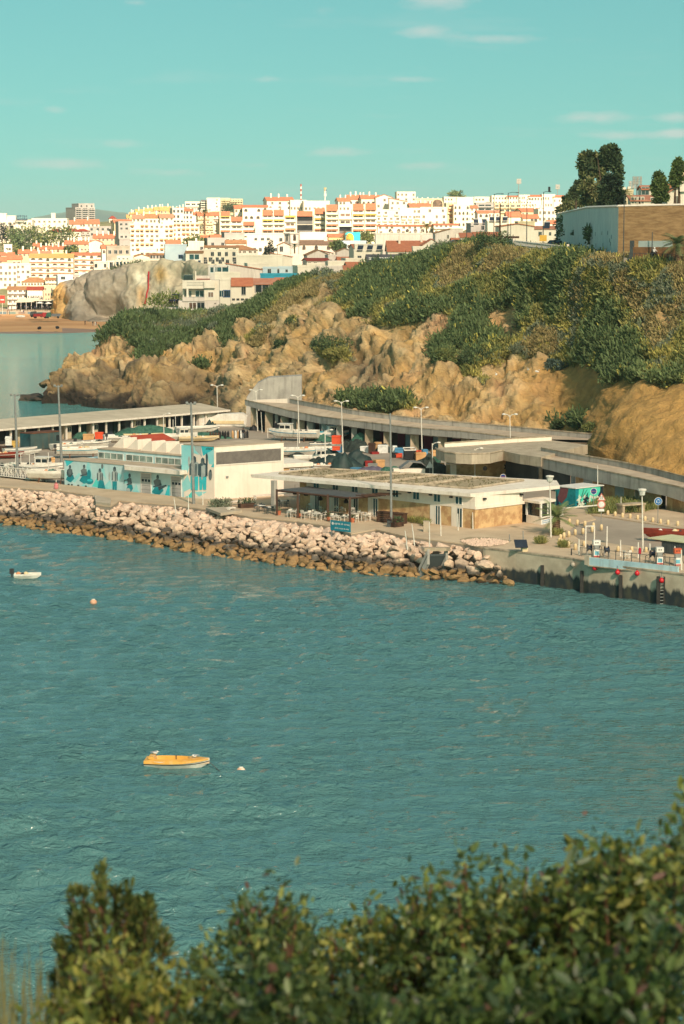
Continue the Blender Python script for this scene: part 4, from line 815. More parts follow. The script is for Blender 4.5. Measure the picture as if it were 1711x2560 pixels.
def unit_awning(m_):
 m=MB().add([(-.5,0,1),(.5,0,1),(.5,-1,0),(-.5,-1,0),(-.5,0,.9),(.5,0,.9),(.5,-1,-.12),(-.5,-1,-.12)],[(3,2,1,0),(4,5,6,7),(3,7,6,2),(0,4,7,3),(1,2,6,5)])
 me=bpy.data.meshes.new('awning');me.from_pydata(m.v,[],m.f);me.materials.append(m_);me.update();return me
UW={'d':unit_window(WALLS['w'],win_d),'b':unit_window(white_f,win_b),'u':unit_window(blue_f,dark_g),'t':unit_window(white_f,teal_g),'k':unit_window(WALLS['g'],dark_g)}
UA={'d':unit_arch(WALLS['w'],win_d),'b':unit_arch(WALLS['c'],win_b)}
UP={k:unit_box(WALLS[k])for k in WALLS};UB={'o':unit_box(awn_o),'y':unit_box(awn_y)};UAW={'o':unit_awning(awn_o),'y':unit_awning(awn_y),'r':unit_awning(ROOFS['o'])}
UCH=unit_box(WALLS['w'],-.5,.5)
trnd=random.Random(21)
def place(u0,u1,vt,vb,Y,yaw):
 um=(u0+u1)/2;p=D(um,vb,Y);w=(u1-u0)*Y*K/FPX/max(.5,math.cos(yaw));h=(vb-vt)*Y*K/FPX
 return p,w,h
def roof_mesh(kind,w,d,h,rh,m,parent,ov=.35):
 b=MB();x0,x1,y0,y1=-w/2-ov,w/2+ov,-ov,d+ov;t=.22
 if kind=='gx':b.ext_x([(y0,h-.1),(d/2,h+rh),(y1,h-.1),(y1,h-.1-t),(d/2,h+rh-t),(y0,h-.1-t)],x0,x1)
 elif kind=='gy':b.ext_y([(x0,h-.1-t),(0,h+rh-t),(x1,h-.1-t),(x1,h-.1),(0,h+rh),(x0,h-.1)],y0,y1)
 elif kind=='m':b.ext_x([(y0,h-.1),(y1,h+rh),(y1,h+rh-t),(y0,h-.1-t)],x0,x1)
 elif kind=='ml':b.ext_y([(x0,h+rh),(x0,h+rh-t),(x1,h-.1-t),(x1,h-.1)],y0,y1)
 elif kind=='mr':b.ext_y([(x0,h-.1),(x0,h-.1-t),(x1,h+rh-t),(x1,h+rh)],y0,y1)
 elif kind=='h':
  k=min(w,d)*.45;b.add([(x0,y0,h),(x1,y0,h),(x1,y1,h),(x0,y1,h),(x0+k,d/2,h+rh),(x1-k,d/2,h+rh)],[(0,1,5,4),(1,2,5),(2,3,4,5),(3,0,4),(3,2,1,0)])
 return b.obj('roof',m,parent)
def body(parent,w,d,h,wm,kind='f',rh=0.0,name='wall',ext=12.0):
 b=MB()
 if kind=='gx':b.ext_x([(0,-ext),(d,-ext),(d,h-.2),(d/2,h+rh-.3),(0,h-.2)],-w/2,w/2)
 elif kind=='gy':b.ext_y([(-w/2,-ext),(w/2,-ext),(w/2,h-.2),(0,h+rh-.3),(-w/2,h-.2)],0,d)
 elif kind=='m':b.ext_x([(0,-ext),(d,-ext),(d,h+rh-.35),(0,h-.25)],-w/2,w/2)
 elif kind=='ml':b.ext_y([(-w/2,-ext),(w/2,-ext),(w/2,h-.3),(-w/2,h+rh-.4)],0,d)
 elif kind=='mr':b.ext_y([(-w/2,-ext),(w/2,-ext),(w/2,h+rh-.4),(-w/2,h-.3)],0,d)
 else:b.box(-w/2,w/2,0,d,-ext,h)
 return b.obj(name,wm,parent)
def B(label,u0,u1,vt,vb,Y,wall='w',roof='f',rc='o',rf=.28,win=None,yaw=None,d=None,cat='house',ch=0,name='house',extra=None):
 """win: list of (x fraction, z fraction, w m, h m, style) or (nx, ny, style) for a grid"""
 yaw=trnd.uniform(.02,.3)if yaw is None else yaw
 p,w,h=place(u0,u1,vt,vb,Y,yaw);r=root(name,p,yaw,label,cat)
 d=d or max(5.0,min(12.0,w*.8));rh=0.0;hw=h
 if roof!='f':rh=h*rf;hw=h-rh
 wo=body(r,w,d,hw,WALLS[wall],roof,rh)
 if roof!='f':
  ro=roof_mesh(roof,w,d,hw,rh,ROOFS[rc],r);par=ro
 else:
  MB().box(-w/2-.08,w/2+.08,-.08,.18,hw,hw+.55).box(-w/2-.08,w/2+.08,d-.18,d+.08,hw,hw+.55).box(-w/2-.08,-w/2+.18,.18,d-.18,hw,hw+.55).box(w/2-.18,w/2+.08,.18,d-.18,hw,hw+.55).obj('parapet',WALLS[wall],r);par=r
 for k in range(ch):
  x=w*((k+.6)/(ch+.2)-.5)+trnd.uniform(-.3,.3);c=inst('chimney',UCH,par,(x,d*trnd.uniform(.3,.6),hw+rh*.3),(0,0,0),(.7,.7,rh*.8+trnd.uniform(1.0,1.7)))
 if win:
  for wd in win:
   if len(wd)==3:
    nx,ny,st=wd;arch=st[0]=='a';fh=hw/ny;cw=w/nx
    for j in range(ny):
     for i in range(nx):
      if trnd.random()<.16:continue
      ww=min(1.9 if arch else 1.35,cw*.62)*trnd.uniform(.85,1.1);hh=min(1.7,fh*.58)
      q=(-w/2+cw*(i+.5)+trnd.uniform(-.1,.1)*cw,-.0,fh*j+fh*.28)
      inst('window',UA[st[1]]if arch else UW[st[0]],r,q,(0,0,0),(ww,1,hh))
      if 'l' in st:inst('balcony',UP[wall],r,(q[0],-.02,q[2]-.35),(0,0,0),(min(cw*.96,ww+.8),.8,.75))
      if 'w' in st and trnd.random()<.75:inst('awning',UAW['o'],r,(q[0],-.06,q[2]+hh*.75),(0,0,0),(ww+.3,.7,.6))
   else:
    fx,fz,ww,hh,st=wd
    inst('window',UA[st[1]]if st[0]=='a' and len(st)>1 else UW[st[0]],r,(w*(fx-.5),0,hw*fz),(0,0,0),(ww,1,hh))
 if extra:extra(r,w,d,hw)
 return r
def T1(x,y):return x/4.7515,500+y/4.7515
def Tt(n,x0,y0,x1,y1):
 ox,oy,s={1:(0,500,4.7515),2:(0,640,5.2267),3:(300,480,4.7515),4:(600,460,4.7515),5:(900,460,4.7515),6:(1150,460,4.7515),7:(420,640,4.7515),8:(700,560,3.6465)}[n]
 return(ox+x0/s,ox+x1/s,oy+y0/s,oy+y1/s)
def BT(label,n,x0,y0,x1,y1,Y,*a,**kw):
 u0,u1,vt,vb=Tt(n,x0,y0,x1,y1);return B(label,u0,u1,vt,vb,Y,*a,**kw)
def strips(ny,nx,st='d',bal=True,wall='w',ww=.8):
 def f(r,w,d,h):
  fh=h/ny;cw=w/nx
  for j in range(ny):
   for i in range(nx):
    x=-w/2+cw*(i+.5)
    inst('window',UW[st],r,(x,0,fh*j+fh*.38),(0,0,0),(cw*ww,1,fh*.42))
    if bal:inst('balcony',UP[wall],r,(x,-.02,fh*j+fh*.06),(0,0,0),(cw*.94,.9,fh*.34))
 return f
def hotel_sign(r,w,d,h):pass
BT('long white hotel wing carrying the reversed HOTEL letters on its roof',1,-30,250,385,495,1100,'w',yaw=.05,d=16,cat='hotel',name='hotel',extra=strips(3,7,'d',False,ww=.55))
hb=BT('pale box on the roof of the lettered hotel',1,-30,170,78,255,1110,'p',yaw=.05,cat='roof block',name='roof_block')
BT('lower pale roof block beside the reversed hotel letters',1,80,198,190,255,1112,'p',yaw=.05,cat='roof block',name='roof_block')
def letters(txt,u0,u1,vt,vb,Y,m,name,label,bold=0.0):
 p0,p1=D(u0,vb,Y),D(u1,vb,Y);wid=p1.x-p0.x;hei=(vb-vt)*Y*K/FPX
 cu=bpy.data.curves.new(name,'FONT');cu.body=txt;cu.size=1;cu.extrude=.06;cu.offset=bold;cu.resolution_u=2;cu.align_x='LEFT'
 ob=bpy.data.objects.new(name,cu);COL.objects.link(ob);bpy.context.view_layer.update()
 me=bpy.data.meshes.new_from_object(ob.evaluated_get(bpy.context.evaluated_depsgraph_get()));COL.objects.unlink(ob);bpy.data.objects.remove(ob)
 n_=len(me.vertices);co=np.empty(n_*3,dtype=np.float32);me.vertices.foreach_get('co',co);co=co.reshape(-1,3)
 mn,mx_=co.min(0),co.max(0);co[:,0]=(mx_[0]-co[:,0])/(mx_[0]-mn[0])*wid;z=(co[:,1]-mn[1])/(mx_[1]-mn[1])*hei;y=co[:,2]*2.0
 co=np.stack([co[:,0],y,z],1);me.vertices.foreach_set('co',co.astype(np.float32).ravel());me.flip_normals();me.update();me.materials.clear();me.materials.append(m)
 return me,p0
sign_m=pm('sign_navy',(44,58,78),(38,50,70),1,.6)
sr=root('hotel_sign',D(38,553,1098),0,'dark navy roof lettering reading HOTEL and a name, seen from behind and reversed','sign')
for(t,a,b_,c,d_,bo)in(('HOTEL',41,67,538,543.5,.012),('almar',39.5,69.5,544,551.5,.03)):
 me,p0=letters(t,a,b_,c,d_,1098,sign_m,'lettering','',bo);o=bpy.data.objects.new('lettering',me);link(o,sr);o.location=p0-D(38,553,1098)
b_=MB();w_=(70-39)*1098*K/FPX
for k in range(6):x=.4+k*w_/5.5;b_.tube([(x,.25,-.2),(x,.25,3.0)],.06,4)
b_.obj('support_frame',metal_g,sr)
BT('long white hotel wing with three rows of windows behind the dark trees',1,386,232,800,440,1120,'w',yaw=.04,d=14,cat='hotel',name='hotel',extra=strips(3,7,'d',False,ww=.5))
BT('grey concrete hotel tower standing alone above the town',1,905,98,1125,235,1500,'g',yaw=.45,d=22,cat='tower block',name='tower_block',extra=strips(6,3,'k',True,'g'))
BT('narrow penthouse storey on the grey concrete tower',1,942,50,1118,100,1502,'g',yaw=.45,d=16,cat='roof block',name='roof_block',win=[(3,1,'k')])
BT('small stepped lift tower between the hotel sign and the concrete tower',1,612,165,660,235,1300,'p',yaw=.1,cat='roof block',name='roof_block')
BT('broad orange roof just below the concrete tower',1,800,240,985,330,1180,'w','gx','o',.5,[(4,1,'d')],ch=1)
BT('long orange roof running down to the pale gable below the tower',1,930,228,1180,335,1220,'w','gx','o',.5,[(5,1,'d')],ch=1)
BT('villa with a dark red hipped roof behind the bushy dark trees',1,580,345,765,480,1060,'w','h','r',.3,[(4,2,'d')])
BT('second dark red hipped villa with white balconies',1,752,340,960,500,1050,'w','h','r',.24,[(4,2,'dl')])
BT('third villa with a darker red roof and shaded loggias',1,905,345,1070,480,1055,'g','h','r',.22,[(3,2,'dl')])
BT('grey flat block beside the red roofed villas',1,1068,325,1320,440,1090,'g',win=[(4,2,'k')],cat='block',name='apartment_block')
BT('small white house with a dark red pyramid roof on the skyline',1,1300,190,1385,285,1320,'w','h','r',.35,[(2,1,'d')])
BT('orange roof beside the skyline house with pyramid roof',1,1385,235,1560,340,1250,'c','gx','o',.4,[(4,1,'b')])
BT('upper terrace row with orange roofs and white chimneys',1,1110,405,1400,560,1000,'c','gx','o',.3,[(6,2,'b')],ch=4,cat='terrace',name='terrace_row')
BT('tall blank white gable at the end of the upper terrace row',1,1375,405,1540,560,985,'w','gy','o',.2)
BT('middle terrace row with orange roofs and seven chimneys',1,775,480,1080,615,955,'c','gx','o',.3,[(7,2,'b')],ch=7,cat='terrace',name='terrace_row')
BT('blank white gable closing the middle terrace row',1,1060,470,1215,620,945,'w','gy','o',.2)
BT('lower terrace row with an orange roof over arched doorways',1,470,545,810,640,925,'c','gx','o',.35,[(7,1,'ab')],ch=5,cat='terrace',name='terrace_row')
BT('white gable with a curved shoulder ending the lower terrace row',1,785,548,905,640,918,'w','gy','o',.25)
BT('small cream house with an orange roof left of the lower terrace row',1,400,512,485,600,935,'c','gx','o',.3,[(.5,.25,2.4,1.1,'d')],ch=1)
BT('small white cube house with one dark window among the trees',1,50,540,145,620,950,'w',win=[(.55,.25,3.0,1.3,'d')])
BT('low white house with an orange roof at the edge of the trees',1,-20,620,170,700,905,'w','gx','o',.4,[(4,1,'d')],ch=1)
BT('stacked orange roofs on the hillside left of the arcaded flats',1,-20,672,170,780,885,'c','gx','o',.45,[(3,1,'b')])
BT('ochre house with a parapet below the stacked orange roofs',1,90,660,255,800,875,'c','gx','o',.3,[(3,1,'b')])
BT('cluster house with a long orange roof above the arcaded flats',1,225,590,420,690,905,'c','gx','o',.4,[(4,1,'b')],ch=2)
BT('low house with pinkish roof tucked above the yellow roofed flats',1,385,605,600,690,895,'w','gx','k',.4,[(5,1,'d')],ch=2)
def arcade(ny,nx,band=True):
 def f(r,w,d,h):
  fh=h/ny;cw=w/nx
  for j in range(ny):
   if band and j>0:inst('coral_band',UCB,r,(0,-.02,fh*j-.25),(0,0,0),(w+.3,.25,.45))
   for i in range(nx):
    x=-w/2+cw*(i+.5);big=i%3!=2
    inst('arch',UA['d'],r,(x,-.02,fh*j+.55),(0,0,0),(cw*(.78 if big else .5),1,fh*.6))
    if big:inst('balcony',UP['w'],r,(x,-.05,fh*j+.25),(0,0,0),(cw*.84,.55,.8))
 return f
UCB=unit_box(pm('coral_band',(214,138,108),(202,122,96),1,.85))
BT('four storey arcaded flats with a bright ochre roof and coral bands',1,360,640,870,935,850,'w','gx','q',.14,yaw=.06,d=12,cat='flats',name='apartment_block',ch=3,extra=arcade(4,6))
BT('arcaded flats stepping down beside the ochre roofed block',1,865,625,1320,900,862,'w','gx','o',.1,yaw=.12,d=12,cat='flats',name='apartment_block',ch=3,extra=arcade(4,5))
BT('large blank white block with scattered small windows far left',1,-60,775,205,1120,840,'w',win=[(5,5,'d')],yaw=.1,cat='block',name='apartment_block')
BT('tall plain white block with a roof terrace left of the arcaded flats',1,190,770,370,1010,845,'w',win=[(3,4,'d')],yaw=.1,cat='block',name='apartment_block')
BT('beachfront inn with brown tile roof and two rows of deep balconies',2,105,400,370,640,770,'p','gx','b',.14,yaw=.06,d=9,cat='inn',name='inn',extra=strips(3,4,'d',True,'p',.7))
BT('upper storey with brown mansard roof and a strip of windows above the inn',2,285,280,600,405,800,'w','h','b',.5,[(8,1,'d')],yaw=.05)
BT('white beach restaurant with dark red roof and blue canopy strip',2,362,400,560,625,767,'w','gx','r',.16,[(6,1,'d'),(.3,.12,1.4,2.2,'k'),(.6,.12,1.4,2.2,'k'),(.9,.12,1.2,2.0,'k')],yaw=.04,cat='restaurant',name='restaurant')
BT('cream guest house with tall windows right of the red roofed beach restaurant',2,550,405,770,610,774,'c','f',win=[(6,3,'d')],yaw=.04)
BT('glazed upper storeys with a tiled eave behind the guest house',2,600,285,865,420,795,'w','gx','b',.16,[(7,2,'dl')],yaw=.05)
BT('tall narrow house with a pale blue side against the cliff',2,765,265,955,570,763,'b',win=[(.3,.38,1.6,1.8,'k'),(.35,.85,1.8,1.2,'k')],yaw=.25)
BT('thin grey house squeezed behind the tall blue sided one',2,940,262,1030,440,776,'g',win=[(2,3,'d')])
BT('first small white house at the sloping end of the cliff wall',1,962,880,1075,990,752,'b',win=[(.6,.35,1.6,2,'k')],yaw=.1)
BT('white cliff-top house with curved gable and six dark windows',1,1120,745,1285,915,742,'w',win=[(3,2,'k')],yaw=.15)
BT('narrow white cliff-top house with one tall dark window',1,1280,740,1370,880,742,'w',win=[(.5,.45,1.3,3.2,'k'),(.5,.1,1.0,1.2,'k')],yaw=.15)
BT('white cliff-top house with teal glass balcony and small dark windows',3,-45,820,165,960,738,'w',win=[(5,1,'k'),(5,2,'u')],yaw=.08)
BT('glass fronted roof terrace above the cliff-top house',3,-30,775,160,830,742,'w',win=[(4,1,'t')],yaw=.08,cat='terrace',name='roof_terrace')
BT('long blank white garden wall along the cliff top',3,160,812,545,960,735,'w',yaw=.03,d=4,cat='wall',name='garden_wall')
BT('white house with a rounded gable above the long cliff-top wall',3,170,735,350,830,750,'w','gy','b',.3)
BT('old grey house with a row of tall windows above the cliff-top wall',3,320,728,535,815,752,'g','m','b',.15,[(6,1,'k')])
BT('small white house with red roof and people on its terrace',3,525,768,645,900,735,'p','m','o',.2)
BT('tall stepped white house with bright blue windows',3,540,640,795,880,732,'b',win=[(.72,.36,1.7,1.5,'u'),(.42,.02,1,1.4,'u'),(.56,.02,1,1.4,'u'),(.9,.02,1,1.4,'u')],yaw=.12)
BT('white house with teal glazed balcony and brown roof edge',3,785,700,985,870,727,'w','m','b',.12,[(.5,.42,4.2,2.2,'t'),(.2,.06,1.2,1.5,'u'),(.42,.06,1.2,1.5,'u'),(.8,.06,.9,1.5,'u')],yaw=.05)
BT('pale house with chimney block behind the blue windowed house',3,815,600,1000,730,770,'p',win=[(.85,.3,1.2,1.4,'k')],ch=1)
BT('long two storey pale house with five shuttered windows',3,980,700,1400,880,733,'w',win=[(6,1,'k'),(5,2,'k')],yaw=.06,d=9)
BT('low pale house front under the brown hipped roofs',3,1010,635,1410,735,760,'w','gx','b',.15,[(4,1,'d')],yaw=.05)
BT('wide brown hipped roof over a pale old house',3,1205,632,1640,740,772,'p','h','b',.55,[(7,1,'d')],yaw=.04,d=14)
BT('grey rendered block behind the brown roofs',3,1045,560,1265,680,815,'g',win=[(2,1,'k')])
BT('broad grey block with flat roof in cloud shade',3,1245,500,1480,640,825,'g',win=[(3,1,'d')])
BT('brown roofed house between the two grey blocks',3,1265,570,1500,660,800,'p','gx','b',.4)
BT('big white seaside hotel with six rows of windows and small orange awnings',3,130,395,640,720,900,'w',yaw=.05,d=14,cat='hotel',name='hotel',win=[(9,6,'dw')])
BT('upper wing of the white hotel with a long flat parapet',3,520,380,945,650,905,'w',yaw=.05,d=14,cat='hotel',name='hotel',win=[(8,5,'bw')])
BT('orange roofed pavilion on top of the big white hotel',3,310,385,450,450,915,'w','m','o',.6)
BT('white house with steep white roof above the hotel',3,480,262,640,400,1000,'w','gx','k',.3,[(3,2,'d')])
BT('tall white houses with narrow shaded slots above the hotel',3,630,205,760,390,1010,'w',win=[(3,3,'k')],yaw=.35)
BT('white block with a pair of tall dark slots on the hill',3,745,200,865,390,1015,'w','gx','o',.12,[(3,3,'k')],yaw=.3)
BT('grey stepped terraces left of the big white hotel',3,-10,365,165,560,980,'g',yaw=.35,win=[(3,4,'k')],cat='flats',name='apartment_block')
BT('orange roof above the grey stepped terraces',3,-60,325,160,400,1080,'c','gx','o',.5,[(5,1,'b')])
BT('white house row under the warm yellow hillside',3,150,270,330,420,1060,'w','gx','k',.3,[(4,2,'d')],ch=2)
BT('long pale tiled roofs stepping below the yellow hillside',3,300,260,490,390,1050,'w','gx','b',.35,[(4,1,'d')],ch=2)
for(x0,y0,x1,y1,nm_)in((85,270,210,340,'first yellow hillside house, at the low end of the golden row'),(120,238,170,280,'tiny bright yellow house with two windows on the golden hillside'),(190,205,330,300,'golden house with orange ridge above the white house row'),(300,190,420,260,'golden house high on the hillside with a flat orange roof'),(330,250,470,320,'broad golden roof in the middle of the yellow hillside'),(410,178,500,250,'golden house crowned by a chimney row on the skyline'),(480,172,610,270,'largest golden house at the top of the hillside'),(420,240,560,320,'golden house with a shaded gable low on the hillside'),(600,195,700,260,'reddish house where the golden hillside ends'),(680,180,785,250,'orange roofed house between golden hillside and grey hotel')):
 BT(nm_,3,x0,y0,x1,y1,1340,'y' if x0<590 else 'c','gx','q' if x0<590 else 'o',.5,[(3,1,'b')],ch=2)
BT('low white wing of the skyline hotel with a long window band',3,778,125,975,235,1500,'w',yaw=.03,extra=strips(2,3,'k',True),cat='hotel',name='hotel')
BT('dark striped end of the skyline hotel',3,962,105,1045,235,1495,'k',yaw=.0,extra=strips(5,1,'k',True),cat='hotel',name='hotel')
BT('white curved stair front of the skyline hotel',3,1035,80,1195,235,1490,'w',yaw=.0,win=[(2,4,'d')],cat='hotel',name='hotel')
BT('cream wing of the skyline hotel with a grid of balconies',3,1190,82,1312,240,1500,'c',yaw=.0,extra=strips(6,5,'d',True,'c',.6),cat='hotel',name='hotel')
BT('last wing of the skyline hotel with tall fins',3,1305,92,1458,235,1510,'c',yaw=.0,extra=strips(5,5,'k',True,'c',.6),cat='hotel',name='hotel')
def complex_(label,cols,Y,yaw=.03):
 u0,u1,vb=cols[0][0],cols[-1][1],max(c[3]for c in cols);base=D((u0+u1)/2,vb,Y);r=root('terraced_apartments',base,yaw,label,'apartments');s=Y*K/FPX
 for(a,b,vt,vb_,ny,aw,top)in cols:
  w=(b-a)*s;x=((a+b)/2-(u0+u1)/2)*s;z0=(vb-vb_)*s;h=(vb_-vt)*s;rt_=h*(.16 if top=='r' else 0)
  hw=h-rt_;fh=hw/ny
  wl_=MB().box(x-w/2+.02,x+w/2-.02,0.02*(a%3),11,-7,z0+hw).obj('wall',WALLS['w'],r)
  if top=='r':inst('roof',UAW['r'],r,(x,2.6,z0+hw-.3),(0,0,0),(w*.9,3.4,rt_+.6))
  MB().box(x-w/2-.12,x-w/2+.25,-1.0,.0,z0-.5,z0+hw+(rt_ if top=='r' else .2)).obj('party_wall',WALLS['w'],r)
  for j in range(ny):
   if aw[j%len(aw)]=='L':
    MB().box(x-w*.45,x+w*.45,-.03,.05,z0+fh*j+.2,z0+fh*(j+1)-.1).obj('loggia',dark_in,r);inst('railing',UP['k'],r,(x,-.1,z0+fh*j+.25),(0,0,0),(w*.9,.1,fh*.35));continue
   inst('window',UW['b' if(j+int(a))%2 else 'd'],r,(x,-.01,z0+fh*j+fh*.40),(0,0,0),(w*.86,1,fh*.42));inst('balcony',UP['w'],r,(x,-.03,z0+fh*j+fh*.0),(0,0,0),(w*.98,1.0,fh*.36))
   if aw[j%len(aw)]in 'oy':inst('awning',UAW[aw[j%len(aw)]],r,(x,-.05,z0+fh*j+fh*.78),(0,0,0),(w*.9,1.25,fh*.24))
 return r
complex_('stepped white apartments with orange awnings, the group beside the tall palm',[(551,577,531,588,4,'o--y','r'),(577,607,544,589,3,'o--','r'),(607,638,556,590,2,'o-','r')],960)
complex_('terraced white apartments whose middle bay has a huge tiled roof over a dark loggia',[(656,684,527,587,4,'o-y-','r'),(684,712,527,587,4,'o-y-','r'),(712,740,540,587,3,'o-y',''),(741,784,530,585,2,'LL','r'),(785,814,523,585,4,'o-y-','r')],950)
complex_('tallest terraced white apartments with rows of orange and yellow awnings',[(815,846,514,585,5,'oo---','r'),(847,880,531,585,3,'L--',''),(881,911,512,586,5,'oo-y-','r'),(912,942,511,586,5,'oo-y-','r')],945)
BT('cream balconied apartments behind the tall palm tree',3,930,240,1110,520,955,'c','gx','o',.14,[(4,4,'bl')],yaw=.2,ch=2,cat='flats',name='apartment_block')
BT('white balconied apartments right of the palm tree',3,1110,235,1210,500,965,'w','gx','o',.16,[(2,4,'dl')],yaw=.2,ch=1,cat='flats',name='apartment_block')
BT('orange roofs on the ridge behind the palm apartments',3,860,235,1110,300,1080,'w','gx','o',.5,ch=3)
BT('low white houses with green shrubs at the foot of the palm apartments',3,1085,505,1245,570,880,'c','gx','o',.5,[(4,1,'d')])
BT('white villa with chimneys and an orange roof below the striped mast',4,325,155,640,340,1080,'w','gx','o',.22,[(3,2,'d'),(3,1,'ad')],ch=3,yaw=.2)
BT('long white house with five arched windows left of the mast villa',4,35,250,330,440,1040,'w','gx','o',.12,[(4,2,'ad')],yaw=.05)
BT('white houses with an orange roof left of the arched house',4,-60,255,90,430,1050,'w','gx','o',.2,[(3,2,'d')])
BT('low arched white house in front of the mast villa',4,320,300,470,440,1010,'w','f',win=[(3,2,'ad')])
BT('white flat roofed block between the two masts',4,600,205,790,350,1060,'w','f',win=[(5,1,'d')],yaw=.1)
BT('rounded white block below the second mast',4,760,215,1065,350,1050,'w','f',win=[(6,1,'d')],yaw=.1)
BT('white house group with orange roofs right of the masts',4,1170,165,1310,330,1060,'w','gx','o',.22,[(3,2,'d')],ch=2,yaw=.3)
BT('white gabled house with an arched window and orange roof on the ridge',4,1290,130,1480,260,1075,'w','gx','o',.4,[(3,1,'ad')],ch=3,yaw=.2)
BT('ridge house with orange roof and two fat chimneys',5,20,130,240,270,1070,'w','gx','o',.3,[(4,1,'ad')],ch=3,yaw=.15)
BT('plain white ridge house with sloping shoulders',5,190,125,390,300,1060,'w','gy','k',.2,[(3,2,'d')],yaw=.1)
BT('white ridge house with an orange roof falling to the right',5,350,165,560,320,1050,'w','ml','o',.25,[(3,2,'d')],yaw=.05)
BT('stepped white block alone on the skyline with a railing roof',5,440,105,660,215,1180,'w','f',win=[(5,2,'d')],yaw=.1)
BT('white balconied block right of the awning apartments',5,195,320,480,600,950,'w','f',win=[(4,4,'dl')],yaw=.05,cat='flats',name='apartment_block')
BT('cream block with three columns of balconies in the middle of the hill',5,475,300,725,500,965,'w','f',win=[(3,3,'dl'),(5,3,'d')],yaw=.05,cat='flats',name='apartment_block')
BT('white apartments with a big round arch on top',5,720,290,1030,500,970,'w','f',win=[(4,3,'d')],yaw=.05,cat='flats',name='apartment_block',extra=lambda r,w,d,h:inst('roof_arch',UA['b'],r,(w*.15,-.02,h),(0,0,0),(w*.45,3,4.5)))
BT('orange roofs with chimney pots behind the round arch',5,600,225,890,320,1080,'c','gx','o',.55,[(5,1,'b')],ch=5)
BT('long ochre terrace on the ridge with a row of chimneys',5,590,185,1030,250,1190,'c','f',win=[(9,1,'b')],ch=7,cat='terrace',name='terrace_row')
BT('slim cream apartments with three awninged balconies',5,1025,245,1125,490,980,'c','f',win=[(1,4,'blw')],cat='flats',name='apartment_block')
BT('white apartments with arched balconies above the grey walls',5,1115,255,1300,520,975,'w','f',win=[(4,4,'ad')],yaw=.05,cat='flats',name='apartment_block')
BT('white block with orange roof edge left of the grey modern block',5,1270,255,1400,500,985,'w','gx','o',.12,[(3,4,'d')],cat='flats',name='apartment_block')
BT('long white lower building with coral roof line and arched ground floor',5,215,485,900,605,915,'w','gx','o',.1,[(10,2,'d'),(7,1,'ad')],yaw=.02,d=9,cat='flats',name='apartment_block')
BT('right-hand part of the coral roofed building with a balcony row',5,880,470,1170,600,910,'w','gx','o',.1,[(5,2,'dl')],yaw=.02,d=9,cat='flats',name='apartment_block')
for i,(x0,y0,x1,y1,l)in enumerate(((1000,165,1180,260,'first white skyline block right of the dark tree top'),(1150,168,1370,290,'wide plain white skyline wall'),(1360,165,1568,270,'white skyline block with three dark slots'))):
 BT(l,5,x0,y0,x1,y1,1160,'w','f',win=[(5,2,'d')]if i!=1 else None,yaw=.1,cat='block',name='apartment_block')
for i,(x0,y0,x1,y1,l)in enumerate(((380,150,560,250,'white skyline block between the first two street lamps'),(555,138,720,250,'white skyline block left of the tall floodlight'),(700,142,830,260,'white skyline houses with shrubs on their roofs'),(815,130,985,290,'broad white skyline block behind the third street lamp'),(975,135,1130,290,'white skyline block with a thin coral edge'),(1110,135,1260,330,'last white skyline block before the dark conifers'))):
 BT(l,6,x0,y0,x1,y1,1150,'w','gx' if i%2 else 'f','o',.1,[(5,2,'d')],yaw=.1,cat='block',name='apartment_block')
BT('modern grey apartment block with a wide window band',6,190,235,405,330,1050,'g','f',extra=strips(2,1,'k',True,'g',.8),yaw=.03,cat='flats',name='apartment_block')
BT('modern cream apartment block with dark recessed balconies',6,410,240,725,350,1060,'c','f',extra=strips(2,5,'k',True,'c',.7),yaw=.03,cat='flats',name='apartment_block')
BT('cream balconied block between cream flats and conifers',6,720,205,850,350,1070,'w','f',win=[(4,3,'dl')],yaw=.03,cat='flats',name='apartment_block')
BT('orange roofed house with arched porch below the grey block',6,212,315,345,420,960,'p','gx','o',.25,[(2,1,'ad')])
BT('house with a pinkish roof between grey block and cream flats',6,330,315,470,420,965,'w','gx','k',.2,[(3,1,'d')])
BT('row of small orange roofs above the white gabled house',6,730,285,1030,400,960,'c','gx','o',.35,[(7,1,'d')],ch=4,cat='terrace',name='terrace_row')
BT('orange roofed house with a dark porch',6,750,360,935,470,900,'w','gx','o',.4,[(.7,.2,3.6,2.0,'d')])
BT('small white house under the orange row near the conifers',6,930,310,1180,460,930,'w','f',win=[(5,2,'d')])
BT('ochre gable next to the row of orange roofs',6,600,345,730,470,905,'w','gy','o',.3)
BT('orange roofed house beside the end of the white wall',6,1040,430,1180,600,880,'p','gx','o',.22,[(3,2,'d')])
def solar(r,w,d,h,n=3):
 for k in range(n):
  x=-w/2+w*(k+.6)/n
  MB().add([(x-1.0,-.4,h+.1),(x+1.0,-.4,h+.1),(x+1.5,1.8,h+2.0),(x-.5,1.8,h+2.0),(x-1.0,-.4,h),(x+1.0,-.4,h),(x+1.5,1.8,h+1.9),(x-.5,1.8,h+1.9)],[(0,1,2,3),(7,6,5,4),(0,4,5,1),(1,5,6,2),(2,6,7,3),(3,7,4,0)]).obj('solar_panel',pm('solar_blue',(44,50,62),(34,40,52),2,.25,spec=.6),r)
  MB().tube([(x-.5,1.95,h+2.1),(x+1.5,1.95,h+2.1)],.28,8).obj('water_tank',metal_g,r)
BT('low grey house with two tilted solar panels on its roof',6,130,480,335,580,800,'g','f',win=[(.7,.3,1.5,2,'k')],extra=lambda r,w,d,h:solar(r,w,d,h,2))
